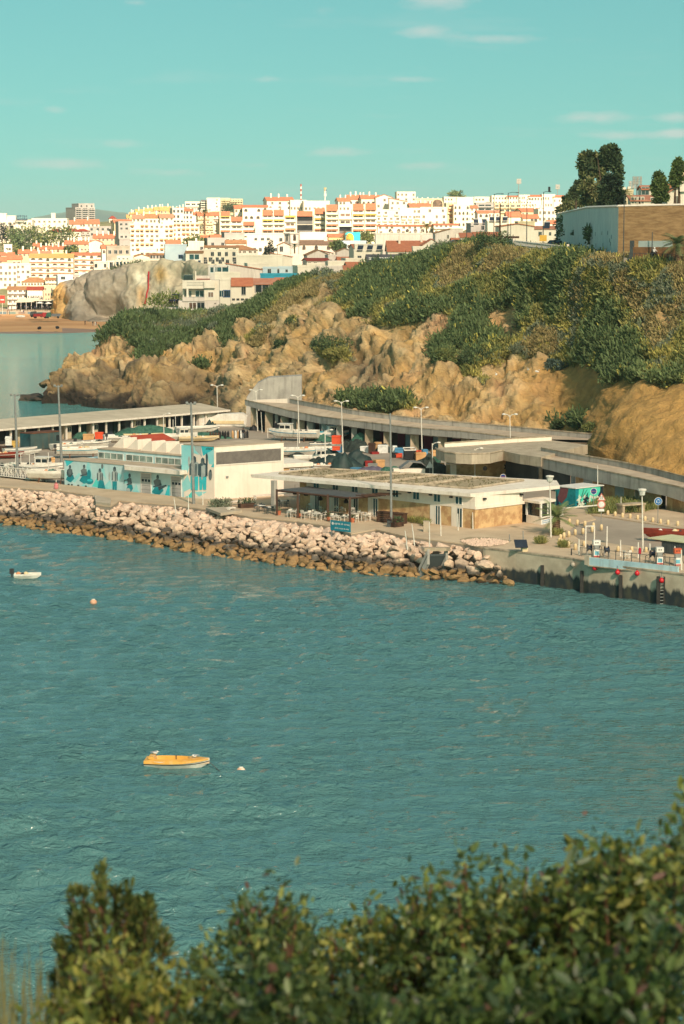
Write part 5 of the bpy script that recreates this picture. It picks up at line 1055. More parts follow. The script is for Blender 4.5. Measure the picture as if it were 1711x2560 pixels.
BT('white house with a wide bank of dark solar panels',6,330,455,560,600,790,'w','f',win=[(.45,.3,.9,2.2,'k'),(.8,.3,1.0,2.2,'k')],extra=lambda r,w,d,h:solar(r,w,d,h,3))
BT('white gable end with an orange roof and panels above the solar house',6,560,330,720,520,830,'w','gx','o',.3)
BT('large bright white gabled house behind the fence',6,480,470,880,715,640,'w','gy','o',.12,yaw=.05,d=14)
BT('white house with tilted roof vents beside the large gabled one',6,850,500,1145,700,660,'w','gx','k',.15,[(.35,.45,1.2,1.6,'k'),(.75,.5,.8,1.2,'k')],yaw=.05,extra=lambda r,w,d,h:solar(r,w,d,h,1))
BT('ochre rear house between the large white gable and the solar bank',6,690,460,890,560,760,'c','f')
BT('white house with a short orange roof and garage door',6,10,580,175,740,640,'w','m','o',.3,[(.68,.1,2.0,2.0,'d')])
BT('white house with a long orange roof above a blue arch',6,190,570,485,740,630,'w','m','o',.3,[(.3,.05,2.6,1.6,'ad')])
def church():
 u0,u1,vt,vb=Tt(4,585,600,715,830);p,w,h=place(u0,u1,vt,vb,800,.6);r=root('parish_church',p,.6,'old church with a square clock tower with two arched bell openings','church')
 s=w*.78;MB().box(-s/2,s/2,0,s,-6,h).obj('tower',WALLS['p'],r);MB().box(-s/2-.3,s/2+.3,-.3,s+.3,h,h+.5).obj('cornice',WALLS['g'],r)
 for x in(-s/2-.1,s/2-.5):MB().box(x,x+.6,-.12,.2,0,h).obj('pilaster',WALLS['g'],r)
 inst('bell_opening',UA['d'],r,(0,-.02,h*.66),(0,0,0),(1.7,1,3.2));inst('bell_opening',UA['d'],r,(-s/2-.02,s/2,h*.66),(0,0,-math.pi/2),(1.7,1,3.2));inst('bell_opening',UA['d'],r,(s/2+.02,s/2,h*.66),(0,0,math.pi/2),(1.7,1,3.2))
 MB().lathe([(.95,0),(.95,.12),(.8,.12),(.8,.06)],14).obj('clock',WALLS['g'],r).matrix_local=Matrix.Translation((s/2+.02,s/2,h*.5))@Matrix.Rotation(math.pi/2,4,'Y')
 b=MB();nl=22;b.ext_y([(0,-6),(10,-6),(10,h*.5),(5,h*.72),(0,h*.5)],0,.1)
 n=bpy.data.objects.new('nave',None);link(n,r);n.location=(s/2,s*.4,0);n.rotation_euler=(0,0,-.55)
 MB().ext_x([(0,-6),(9,-6),(9,h*.50),(4.5,h*.68),(0,h*.50)],0,nl).obj('nave_wall',WALLS['p'],n);MB().ext_x([(-.4,h*.49),(4.5,h*.71),(9.4,h*.49),(9.4,h*.46),(4.5,h*.68),(-.4,h*.46)],0,nl+.3).obj('nave_roof',tile_mat('old_roof_tiles',(128,102,84),(104,84,70)),n)
 for k in range(4):inst('window',UA['d'],n,(3+k*5,-.02,h*.2),(0,0,0),(1.6,1,2.0))
 inst('chimney',UCH,n,(12,4,h*.5),(0,0,0),(1.4,1.4,h*.35))
church()
BT('small white chapel house with brown gable left of the church tower',4,450,690,600,830,790,'p','gy','b',.25,[(.3,.2,1.4,2.4,'k')])
BT('long pale hall with teal cornice behind the church',4,85,600,590,720,850,'p','f',win=[(7,1,'k')],yaw=.03,d=10,cat='hall',name='hall')
BT('lower front of the pale hall with tall thin windows',4,90,690,460,850,830,'w','f',win=[(6,1,'k')],yaw=.03,cat='hall',name='hall')
BT('white wall with a flat top beside the church in sunlight',4,715,585,1050,660,880,'w','f')
BT('yellow house with an orange roof beside the mural wall',4,1055,590,1240,700,860,'y','gx','o',.3,yaw=.1)
def mural_wall():
 u0,u1,vt,vb=Tt(4,1250,575,1430,690);p,w,h=place(u0,u1,vt,vb,858,.05);r=root('mural_wall',p,.05,'end wall painted turquoise with a big orange arch','wall')
 MB().box(-w/2,w/2,0,3,-4,h).obj('wall',pm('mural_turquoise',(66,196,196),(80,204,202),.5,.8),r)
 me=unit_arch(pm('mural_orange',(238,170,66),None,1,.8),pm('mural_amber',(240,178,72),None,1,.8));inst('painted_arch',me,r,(-w*.18,-.01,0),(0,0,0),(w*.5,.3,h*.9))
mural_wall()
BT('brown gabled grey house in front of the church',4,800,780,1065,900,740,'p','gy','b',.5,yaw=.2)
BT('small orange roof right of the brown gabled house',4,970,785,1130,890,750,'p','ml','o',.35)
BT('low house with a short orange roof among the grey ones',4,1165,865,1300,980,715,'w','gx','o',.3,[(3,1,'d')])
BT('grey house with a dark pipe chimney',4,1050,860,1170,990,720,'p','f',win=[(2,1,'k')],ch=2)
BT('long pale house with thin brown eave in the old quarter',4,800,880,1060,1010,710,'p','gx','r',.2,[(4,1,'d')])
BT('white house with a green shutter beside a blue one',4,800,960,1000,1080,690,'w','f',win=[(.35,.3,1.1,2.2,'t'),(.7,.3,1.1,2.0,'k')])
BT('two toned pale cube house in the old quarter',4,1050,930,1260,1080,685,'p','f')
BT('grey blue flat roofed house right of the yellow one',4,1190,690,1500,800,800,'b','f',win=[(4,1,'d')],yaw=.05)
BT('pink grey gable between the church and the solar roofed house',4,1150,760,1350,860,760,'p','gy','b',.4)
BT('wide cube house with a flat terrace in the old quarter',4,1260,900,1500,1030,690,'w','f',win=[(3,1,'d')])
BT('white house with three solar water heaters on its terrace',5,-70,800,270,950,700,'w','f',win=[(3,1,'k')],yaw=.03,extra=lambda r,w,d,h:solar(r,w,d,h,3))
BT('white upper storey behind the solar water heaters',5,-60,730,270,830,712,'w','f',win=[(.55,.3,1.2,2,'k'),(.2,.3,1,1.6,'d')],yaw=.03)
BT('huge plain grey wall of a warehouse block',5,190,600,905,820,790,'p','f',yaw=.02,d=12,cat='warehouse',name='warehouse')
BT('grey house with a sharp brown gable above the warehouse wall',5,895,530,1075,720,770,'p','mr','b',.25,[(.85,.45,.9,1.8,'d')],yaw=.15)
BT('flat grey block behind the white chimney house',5,1070,545,1225,720,775,'p','f')
BT('house with a big orange hipped roof and two white chimneys',5,335,675,905,870,690,'w','gx','o',.62,[(.3,.1,3.2,1.4,'d')],yaw=.03,d=16,ch=2)
BT('white gable joined to the big orange roof',5,745,650,960,800,680,'w','gy','o',.5,yaw=.1)
BT('low white annex with three dark windows under the orange roof',5,630,760,900,880,655,'w','f',win=[(.55,.08,1.1,1.4,'k'),(.7,.08,1.1,1.4,'k'),(.85,.08,1.1,1.4,'k')],yaw=.02)
BT('plain cream wall house at the edge of the headland',5,885,740,1160,870,650,'w','f',yaw=.15)
BT('small white chimney house with a red car port',5,1100,640,1230,760,700,'w','gx','o',.3,ch=1)
BT('white house with a dark slate roof and a wide teal window',5,95,838,475,985,560,'b','gx','s',.42,[(.5,.15,8.5,2.4,'t')],yaw=.04,d=10)
BT('small cream pavilion roof beside the slate roofed house',5,500,838,705,930,575,'c','h','q',.6)
BT('long white garden wall under the slate roofed house',5,10,960,500,1060,540,'w','f',d=2,yaw=.1,cat='wall',name='garden_wall')
BT('cream garden wall right of the slate roofed house',5,495,890,705,1000,545,'c','f',d=2,yaw=.1,cat='wall',name='garden_wall')
BT('big blank white block with flat top in evening light',7,820,10,1365,160,690,'w','f',yaw=.02,d=14,cat='block',name='house_block')
BT('white block with an orange roof slope left of the blank one',7,1225,-40,1480,110,715,'w','ml','o',.3,yaw=.05)
BT('broad white house with a long orange roof falling to the right',7,700,85,1135,300,650,'p','ml','o',.34,yaw=.08,d=10)
BT('pale blue terrace house above the teal wall',7,1130,150,1300,240,650,'b','f',win=[(.45,.05,1.2,2.4,'k')],yaw=.02)
BT('second pale blue terrace house with a small square window',7,1310,145,1495,235,652,'b','f',win=[(.0,.05,.9,2.2,'k'),(.55,.45,.8,1.0,'k')],yaw=.02)
BT('white terrace house at the end of the teal wall',7,1480,140,1640,250,655,'w','f',win=[(2,1,'d')],yaw=.05)
BT('bright teal wall of a roof terrace',7,1100,228,1552,290,590,'t','f',d=3,yaw=.02,cat='wall',name='terrace_wall')
BT('terrace restaurant with a teal glazed front over the cliff',7,480,135,705,215,640,'p','f',win=[(.28,.15,2.4,2.6,'t'),(.72,.15,5.0,2.6,'t')],yaw=.02,cat='restaurant',name='restaurant')
BT('low white connecting house with roof terraces behind the modern villa',7,560,215,860,330,560,'w','f',yaw=.05)
BT('white house with a bright orange roof and glass doors on a terrace',7,740,262,1000,600,520,'w','gx','o',.26,[(.62,.52,1.2,2.6,'k'),(.16,.28,.8,.6,'k'),(.36,.28,.8,.6,'k'),(.56,.28,.8,.6,'k'),(.76,.28,.8,.6,'k')],yaw=.06)
BT('white house with a dusty pink roof and wide sliding doors',7,950,268,1290,520,525,'w','gx','k',.24,[(.5,.42,4.0,2.6,'k')],yaw=.05)
BT('last orange roofed house where the town meets the headland',7,1285,258,1640,420,530,'w','gx','o',.5,yaw=.05)
BT('pale blue gable wall beside the last orange roof',8,130,470,335,560,535,'b','mr','o',.2,yaw=.05)
BT('grey flat roofed house with a balcony above the headland bushes',8,335,400,620,480,600,'p','f',win=[(.35,.3,4,1.6,'k'),(.8,.3,1.4,1.4,'d')],yaw=.03)
BT('small red roofed outhouse on the headland edge',8,590,380,690,450,580,'p','m','o',.5)
BT('white cube house behind the headland bushes',8,440,355,600,440,660,'w','f',yaw=.2)
BT('low white house with three blue doorways at the villa side',7,605,290,745,640,505,'w','f',win=[(.25,.42,1.2,1.9,'t'),(.52,.42,1.0,1.9,'u'),(.82,.42,1.0,1.9,'u')],yaw=.03)
for(l_,a_,b_,c_,d_,y_,w_,r_,n_)in(('low grey terrace house under the grey stepped terraces',300,334,600,630,930,'g','f',[(3,1,'k')]),('dark grey parapet house above the cliff-top houses',268,324,618,642,800,'s','f',[(4,1,'k')]),('white house tucked right of the middle terrace row\'s blank gable',256,292,612,640,830,'w','gx',[(3,1,'d')]),('little white house below the big white seaside hotel',350,392,624,648,840,'w','f',[(3,1,'k')]),('small cream house behind the blue windowed stepped house',418,452,600,628,845,'c','gx',[(3,1,'d')]),('cream house with orange roof between hotel and palm apartments',498,540,588,612,905,'c','gx',[(4,1,'d')]),('narrow white house right of the long pale hall',700,726,588,606,865,'w','gx',[(2,1,'d')]),('white house with orange roof left of the orange hipped one',885,940,610,640,735,'w','gx',[(4,1,'d')]),('low white house with red roof behind the small red roofed outhouse',870,930,655,690,615,'w','gx',[(3,1,'k')]),('white cube house left of the grey balcony house',745,800,668,705,615,'w','f',[(2,1,'k')]),('white stepped house above the bright teal wall',620,672,662,690,665,'w','f',[(2,1,'d')])):B(l_,a_,b_,c_,d_,y_,w_,r_,'o',.3,n_)
def villa():
 u0,u1,vt,vb=Tt(7,180,292,612,700);Y=478;p,w,h=place(u0,u1,vt,vb,Y,.04);r=root('modern_villa',p,.04,'modern white three storey villa with glazed balconies on the cliff edge','villa');s=Y*K/FPX/4.7515
 X=lambda x:(x-396)*s;Zz=lambda y:(700-y)*s
 MB().box(X(435),X(610),0,10,Zz(530),Zz(292)).obj('upper_block',WALLS['w'],r);MB().box(X(130),X(612),-.02,10,-8,Zz(532)).obj('stone_base',WALLS['p'],r)
 MB().box(X(178),X(435),2.2,10,Zz(532),Zz(292)).obj('recessed_wall',WALLS['w'],r);MB().box(X(178),X(437),-.1,2.3,Zz(390),Zz(292)).obj('roof_parapet',WALLS['w'],r)
 MB().box(X(178),X(440),-.3,2.2,Zz(540),Zz(490)).obj('balcony',WALLS['p'],r);MB().box(X(225),X(248),-.05,.35,Zz(490),Zz(390)).obj('column',WALLS['w'],r);MB().box(X(250),X(438),-.32,-.28,Zz(492),Zz(485)).obj('handrail',metal_g,r)
 for(a,b,c,d_,st,y)in((322,432,410,494,'t',2.2),(250,282,410,494,'t',2.2),(195,226,400,490,'d',2.2),(478,545,428,494,'b',0),(248,345,548,636,'b',-.02),(345,442,548,636,'k',-.02),(552,575,556,574,'b',-.02)):
  inst('window',UW[st],r,((X(a)+X(b))/2,y,Zz(d_)),(0,0,0),(X(b)-X(a),1,Zz(c)-Zz(d_)))
 MB().box(X(435),X(562),-.7,0,Zz(383),Zz(300)).obj('brow',WALLS['w'],r);MB().box(X(188),X(300),2.5,6,Zz(290),Zz(232)).obj('glazed_roof_room',dark_g,r);MB().box(X(325),X(341),2.0,2.6,Zz(290),Zz(185)).obj('chimney',WALLS['w'],r);MB().box(X(340),X(500),2.6,6,Zz(290),Zz(240)).obj('roof_room',WALLS['p'],r)
 MB().box(X(340),X(500),2.5,2.6,Zz(285),Zz(275)).obj('red_band',ROOFS['r'],r)
 for k in range(14):MB().box(X(250+k*14),X(250+k*14+4),-.12,-.06,Zz(690),Zz(630)).obj('rail_post',white_f,r)
 MB().box(X(80),X(445),-.4,.0,-8,Zz(650)).obj('garden_wall',WALLS['p'],r)
 for y in(315,335,352):MB().box(X(232),X(430),-.16,-.1,Zz(y)-.03,Zz(y)+.03).obj('rail',metal_g,r)
villa()
BT('low terrace with a dark pergola where people stand beside the villa',7,-10,640,130,740,482,'p','f',d=6,yaw=.02,cat='terrace',name='viewing_terrace',extra=lambda r,w,d,h:(MB().box(-w*.1,w*.55,0,3,h+3.6,h+3.75).obj('pergola_roof',black_m,r),[MB().box(x,x+.15,.1,.25,h,h+3.6).obj('pergola_post',black_m,r)for x in(-w*.08,w*.5)]))
for(ua,va,ub,vb_,lab)in((203,706,244,690,'sloping dark stone retaining wall at the beach end of the cliff'),(251,694,330,680,'longer dark stone retaining wall under the cliff-top houses')):
 a_,b_2=D(ua,va,742),D(ub,vb_,742);m=MB().add([(a_.x,a_.y,a_.z-5),(b_2.x,b_2.y,b_2.z-5),(b_2.x,b_2.y,b_2.z+1.2),(a_.x,a_.y,a_.z+1.2),(a_.x,a_.y+2,a_.z-5),(b_2.x,b_2.y+2,b_2.z-5),(b_2.x,b_2.y+2,b_2.z+1.2),(a_.x,a_.y+2,a_.z+1.2)],[(0,1,2,3),(7,6,5,4),(3,2,6,7),(0,3,7,4),(1,5,6,2)])
 tag(m.obj('retaining_wall',WALLS['k']if False else pm('dark_stone',(120,116,110),(96,94,90),.6,.9),None),lab,'wall')
def mast(u,vt,vb,Y,label,striped):
 p=D(u,vb,Y);h=(vb-vt)*Y*K/FPX;r=root('radio_mast',p,0,label,'mast');n=7
 for k in range(n):MB().tube([(0,0,h*k/n-(4 if k==0 else 0)),(0,0,h*(k+1)/n)],.45 if striped else .35,6).obj('section',pm('mast_red',(170,80,66),None,1,.7)if striped and k%2==0 else metal_w,r)
 if not striped:
  for z in(.45,.7,.85):
   for a in range(3):MB().box(.35,.75,-.25,.25,h*z,h*z+2.2).obj('antenna_panel',metal_w if z<.8 else pm('antenna_yellow',(210,180,110),None,1,.6),r).rotation_euler=(0,0,a*2.09)
mast(753,461,503,1150,'tall red and white banded mast rising above the town',True);mast(813,474,505,1150,'short mast crowded with antenna panels above the town',False)
# ------------------------------------------------------------------ breakwater
rk=bpy.data.materials.new('breakwater_stone');rk.use_nodes=True;N,L=rk.node_tree.nodes,rk.node_tree.links
b=N['Principled BSDF'];b.inputs['Roughness'].default_value=.88;b.inputs['Specular IOR Level'].default_value=.25
g=N.new('ShaderNodeNewGeometry');sp=N.new('ShaderNodeSeparateXYZ');L.new(g.outputs['Position'],sp.inputs[0])
oi=N.new('ShaderNodeObjectInfo')
n1=N.new('ShaderNodeTexNoise');n1.inputs['Scale'].default_value=.8;n1.inputs['Detail'].default_value=6;L.new(g.outputs['Position'],n1.inputs['Vector'])
n2=N.new('ShaderNodeTexNoise');n2.inputs['Scale'].default_value=3.5;n2.inputs['Detail'].default_value=6;L.new(g.outputs['Position'],n2.inputs['Vector'])
zz_=N.new('ShaderNodeMath');zz_.operation='MULTIPLY_ADD';L.new(n1.outputs[0],zz_.inputs[0]);zz_.inputs[1].default_value=1.3;L.new(sp.outputs[2],zz_.inputs[2])
zr2=N.new('ShaderNodeMath');zr2.operation='MULTIPLY_ADD';L.new(oi.outputs['Random'],zr2.inputs[0]);zr2.inputs[1].default_value=.5;L.new(zz_.outputs[0],zr2.inputs[2])
mr=N.new('ShaderNodeMapRange');mr.inputs[1].default_value=0.3;mr.inputs[2].default_value=4.3;L.new(zr2.outputs[0],mr.inputs[0])
cr=N.new('ShaderNodeValToRGB');L.new(mr.outputs[0],cr.inputs[0]);e=cr.color_ramp.elements
for i_,(p_,c_)in enumerate(((0.0,(52,46,38)),(.12,(58,50,40)),(.17,(160,132,92)),(.32,(146,120,86)),(.37,(86,80,72)),(.44,(96,90,84)),(.52,(198,176,154)),(1.0,(226,204,188)))):
 q=e[i_]if i_<2 else e.new(p_);q.position=p_;q.color=lin(c_)
hv=N.new('ShaderNodeMix');hv.data_type='RGBA';hv.blend_type='MULTIPLY';hv.inputs[0].default_value=1;L.new(cr.outputs[0],hv.inputs[6])
tv_=N.new('ShaderNodeValToRGB');L.new(oi.outputs['Random'],tv_.inputs[0]);tv_.color_ramp.elements[0].color=(.80,.76,.74,1);tv_.color_ramp.elements[1].color=(1.05,1.02,.98,1);q=tv_.color_ramp.elements.new(.5);q.color=(1.0,.92,.86,1);L.new(tv_.outputs[0],hv.inputs[7])
md=N.new('ShaderNodeMapRange');md.inputs[1].default_value=.3;md.inputs[2].default_value=.7;md.inputs[3].default_value=.75;md.inputs[4].default_value=1.15;L.new(n2.outputs[0],md.inputs[0])
vs_=N.new('ShaderNodeVectorMath');vs_.operation='SCALE';L.new(hv.outputs[2],vs_.inputs[0]);L.new(md.outputs[0],vs_.inputs['Scale']);L.new(vs_.outputs[0],b.inputs['Base Color'])
bp=N.new('ShaderNodeBump');bp.inputs['Distance'].default_value=.12;bp.inputs['Strength'].default_value=.6;L.new(n2.outputs[0],bp.inputs['Height']);L.new(bp.outputs[0],b.inputs['Normal'])
WL=np.array([(-260,1285),(0,1312),(63,1320),(168,1337),(330,1357),(497,1387),(746,1420),(912,1437),(1078,1450),(1180,1458),(1268,1463)])
ED=np.array(EDGE)
bw_root=root('breakwater',P(500,1330,0),0,'long sloping breakwater of pale boulders, dark at the tide line, along the promenade','breakwater');bo=bw_root.location.copy()
def bank(u,f):
 u_b=min(u,1272);vb=np.interp(u_b,WL[:,0],WL[:,1]);vt=np.interp(u,ED[:,0],ED[:,1])
 B0=P(u_b+0.0,vb,-.1);T0=P(min(u,1216),vt+2,QZ-.25)if u<1216 else P(u,np.interp(u,[1216,1270],[1385,1455]),np.interp(u,[1216,1270],[QZ-.5,.2]))-Vector((0,.9,0));p=B0.lerp(T0,f);p.z+=.7*math.sin(math.pi*f)*.8;return p
bnk=np.array([[tuple(bank(u,f)-Vector((0,0,.9)))for f in np.linspace(-.35,1.05,9)]for u in np.linspace(-250,1275,90)])
meshobj('bank_core',bnk.reshape(-1,3)-np.array(bo),grid_faces(90,9).tolist(),pm('dark_rubble',(128,112,92),(96,84,68),.8,.95,.1),bw_root,None,True)
rnd=random.Random(11);bms=[]
for k in range(12):
 me=boulder(30+k,1.0,rnd.uniform(.72,.95),rnd.uniform(.55,.8),2,.35);me.materials.append(rk);me.name='stone';bms.append(me)
pts,rad=np.zeros((0,3)),np.zeros(0);stones=[]
for k in range(14000):
 u=rnd.uniform(-120,1275);f=rnd.uniform(-.04,1.0);p=bank(u,f)
 r_=rnd.uniform(.42,.92)*(1.1 if u>950 else 1.0)*(.75 if f>.82 else 1.0)*(1.2 if u>1150 and f<.8 else 1)
 if k>8000:r_*=.6
 if len(pts):
  d_=np.linalg.norm(pts-np.array(p),axis=1)
  if np.any(d_<(rad+r_)*.66):continue
 if 1075<u<1108 and .3<f<.9:continue
 pts=np.vstack([pts,np.array(p)]);rad=np.append(rad,r_);stones.append((p,r_))
stones.sort(key=lambda s:-s[1]/s[0].y)
fill_v,fill_f=[],[]
for i_,(p,r_)in enumerate(stones):
 me=bms[rnd.randrange(12)];rot=(rnd.uniform(-.5,.5),rnd.uniform(-.5,.5),rnd.uniform(0,6.28));sc=(r_*rnd.uniform(.95,1.3),r_*rnd.uniform(.85,1.1),r_*rnd.uniform(.8,1.1))
 if i_<298:inst('stone',me,bw_root,p-bo,rot,sc)
 else:
  M_=Matrix.LocRotScale(p-bo,__import__('mathutils').Euler(rot),Vector(sc));b0_=len(fill_v);fill_v+=[tuple(M_@v.co)for v in me.vertices];fill_f+=[[b0_+x for x in pl.vertices]for pl in me.polygons]
if fill_f:meshobj('stone_fill',fill_v,fill_f,rk,bw_root,None,False,'stuff')
for m_ in bms:pass
p0,p1=P(1092,1385,2.3),P(1070,1425,.6)
ch=root('drain_chute',p0,0,'concrete drain chute running down between the boulders','drain');d_=p1-p0
side=Vector((1,.25,0))*.9
for s_ in(-1,1):
 a_,b_2=side*s_,d_+side*s_*1.0;MB().add([a_+Vector((0,0,-1)),b_2+Vector((0,0,-1)),b_2+Vector((0,0,.3)),a_+Vector((0,0,.5)),a_+Vector((.22,0,-1)),b_2+Vector((.22,0,-1)),b_2+Vector((.22,0,.3)),a_+Vector((.22,0,.5))],[(0,1,2,3),(7,6,5,4),(3,2,6,7),(1,5,6,2),(0,3,7,4)]).obj('side_wall',grey_c,ch)
MB().add([-side,side,d_+side+Vector((0,0,-.2)),d_-side+Vector((0,0,-.2)),-side-Vector((0,0,.2)),side-Vector((0,0,.2)),d_+side-Vector((0,0,.4)),d_-side-Vector((0,0,.4))],[(0,1,2,3),(4,7,6,5),(0,4,5,1),(1,5,6,2),(2,6,7,3),(3,7,4,0)]).obj('channel',slate,ch)
MB().box(-1.2,1.35,-.1,.6,.3,.62).obj('cap',cop_c,ch)
swm=pm('tide_stained_wall',(200,184,160),(176,160,138),.5,.9,.03,5)
N,L=swm.node_tree.nodes,swm.node_tree.links;b=N['Principled BSDF'];src=b.inputs['Base Color'].links[0].from_socket
g=N.new('ShaderNodeNewGeometry');sp=N.new('ShaderNodeSeparateXYZ');L.new(g.outputs['Position'],sp.inputs[0])
def streak(sc_,st):
 mp=N.new('ShaderNodeVectorMath');mp.operation='MULTIPLY';mp.inputs[1].default_value=st;L.new(g.outputs['Position'],mp.inputs[0]);n_=N.new('ShaderNodeTexNoise');n_.inputs['Scale'].default_value=sc_;n_.inputs['Detail'].default_value=5;L.new(mp.outputs[0],n_.inputs['Vector']);return n_.outputs[0]
m1=N.new('ShaderNodeMath');m1.operation='MULTIPLY_ADD';L.new(streak(1.6,(1,1,.18)),m1.inputs[0]);m1.inputs[1].default_value=-1.7;m1.inputs[2].default_value=2.3
m2=N.new('ShaderNodeMath');m2.operation='SUBTRACT';L.new(m1.outputs[0],m2.inputs[0]);L.new(sp.outputs[2],m2.inputs[1])
m3=N.new('ShaderNodeMath');m3.operation='MULTIPLY';m3.use_clamp=True;L.new(m2.outputs[0],m3.inputs[0]);m3.inputs[1].default_value=3.0
c_=N.new('ShaderNodeMix');c_.data_type='RGBA';L.new(m3.outputs[0],c_.inputs[0]);L.new(src,c_.inputs[6])
c4=N.new('ShaderNodeMix');c4.data_type='RGBA';r4=N.new('ShaderNodeMapRange');r4.inputs[1].default_value=.42;r4.inputs[2].default_value=.68;L.new(streak(1.1,(1,1,.6)),r4.inputs[0]);L.new(r4.outputs[0],c4.inputs[0]);c4.inputs[6].default_value=lin((44,52,56));c4.inputs[7].default_value=lin((78,76,62));L.new(c4.outputs[2],c_.inputs[7]);L.new(c_.outputs[2],b.inputs['Base Color'])
wp=[P(u,v,QZ)for u,v in[(1208,1372)]+WALL]
sea_w=strip([Vector((p.x,p.y-.28,QZ+.02))for p in wp],[Vector((p.x,p.y-.28,-2))for p in wp],.27,'sea_wall',swm,None);tag(sea_w,'tide-stained concrete sea wall of the fuel dock','sea wall')
cap_=strip([Vector((p.x,p.y-.34,QZ+.17))for p in wp],[Vector((p.x,p.y-.34,QZ+.03))for p in wp],.8,'coping',cop_c,sea_w)
# ------------------------------------------------------------------ plants on the headland
leaf_m=attr_mat('foliage','leafcol',.75,.22,2.5,0,.22,.25)
GREENS_C=[L3(c)for c in((96,112,72),(108,122,78),(128,132,78),(142,138,80),(174,164,92),(126,132,106),(158,142,96))]
rng=np.random.default_rng(5)
def leaf_cloud(base,up,size,n_leaf,lw,ll,cols,spread=1.0,upright=.5,jitter=.18):
 """base (n,3), size (n,): n_leaf quads round each base; returns verts, faces, face colours"""
 n=len(base);m=n*n_leaf;c=np.repeat(base,n_leaf,0);s=np.repeat(size,n_leaf)[:,None];u=np.repeat(up,n_leaf,0)
 d=rng.normal(size=(m,3));d/=np.linalg.norm(d,axis=1,keepdims=True);d[:,2]=np.abs(d[:,2]);rr_=rng.random((m,1))**.5
 pos=c+d*s*rr_*spread+u*s*.12
 ax=d*(1-upright)+u*upright+rng.normal(size=(m,3))*.35;ax/=np.linalg.norm(ax,axis=1,keepdims=True)
 sd=np.cross(ax,rng.normal(size=(m,3)));sd/=(np.linalg.norm(sd,axis=1,keepdims=True)+1e-9)
 L_=(ll*(.6+.8*rng.random((m,1))))*s**.5;W_=(lw*(.6+.8*rng.random((m,1))))*s**.5
 V=np.stack([pos-sd*W_*.35,pos+sd*W_*.35,pos+ax*L_+sd*W_*.28,pos+ax*L_-sd*W_*.28],1).reshape(-1,3)
 F=np.arange(m*4).reshape(m,4);col=np.repeat(cols,n_leaf,0)*(1+rng.normal(size=(m,1))*jitter);return V,F,np.clip(col,.004,.9)
hq=flat2.reshape(NU,NV,3);fc=flat2[F].mean(1)if False else None
HF=grid_faces(NU,NV);fcen=flat2[HF].mean(1);e1=flat2[HF[:,1]]-flat2[HF[:,0]];e2=flat2[HF[:,3]]-flat2[HF[:,0]];fn=np.cross(e1,e2);ar=np.linalg.norm(fn,axis=1);fn/=(ar[:,None]+1e-9)
if fn[:,2].mean()<0:fn=-fn
vg=veg0[HF].mean(1);frow=np.tile(np.arange(NV-1),NU-1);fu,fv=proj(fcen)
ok=(frow>12)&(frow<222)&(fu>60)&(fu<1800)&(vg>.05)
dens=np.where(frow>202,.25,1.0)*np.clip(vg,0,1)
w_=ar*dens*ok;w_/=w_.sum()
NT=46000
ids=rng.choice(len(HF),NT,p=w_);base=fcen[ids]+(rng.random((NT,1))-.5)*e1[ids]+(rng.random((NT,1))-.5)*e2[ids]
bx=base*.05
pat=np.array([mnoise.fractal(Vector((p[0]+11,p[1]*.6,p[2])),1.0,2.0,4)for p in bx]);pat2=np.array([mnoise.noise(Vector((p[0]*3+5,p[1]*2,p[2]*3)))for p in bx])
bu,bv=proj(base)
sel=np.clip(((pat*1.5+pat2*.9+.30+np.clip((bv-640)/900,0,.1)-np.clip((bu-1250)/2500,0,.12))*7).astype(int),0,6)
sel=np.where((bu<600)&(rng.random(NT)<.7),np.where(pat>.05,5,0),sel)
cols=np.array(GREENS_C)[sel];yel=rng.random(NT)<.03*(bu>850);cols[yel]=L3((196,186,96))
size=(.6+.6*rng.random(NT))*np.where(sel<2,1.45,1.0)*np.where(sel>3,.75,1.0)*np.where(bu<600,1.15,1)
upv=fn[ids]*.4+np.array([0,0,.8]);upv/=np.linalg.norm(upv,axis=1,keepdims=True)
V_,F_,C_=leaf_cloud(base,upv,size,15,.24,.55,cols,1.0,.55)
gc=npmesh('ground_cover',V_,F_,leaf_m,None,None,False,'stuff');set_col(gc,'leafcol',C_)
rows_ok=np.tile((np.arange(NV)>12)&(np.arange(NV)<215),NU)
UV1=np.stack(proj(flat2),1)
def surf(u,v):
 d_=np.hypot(UV1[:,0]-u,UV1[:,1]-v)+np.where(rows_ok,0,1e6);return Vector(flat2[int(np.argmin(d_))])
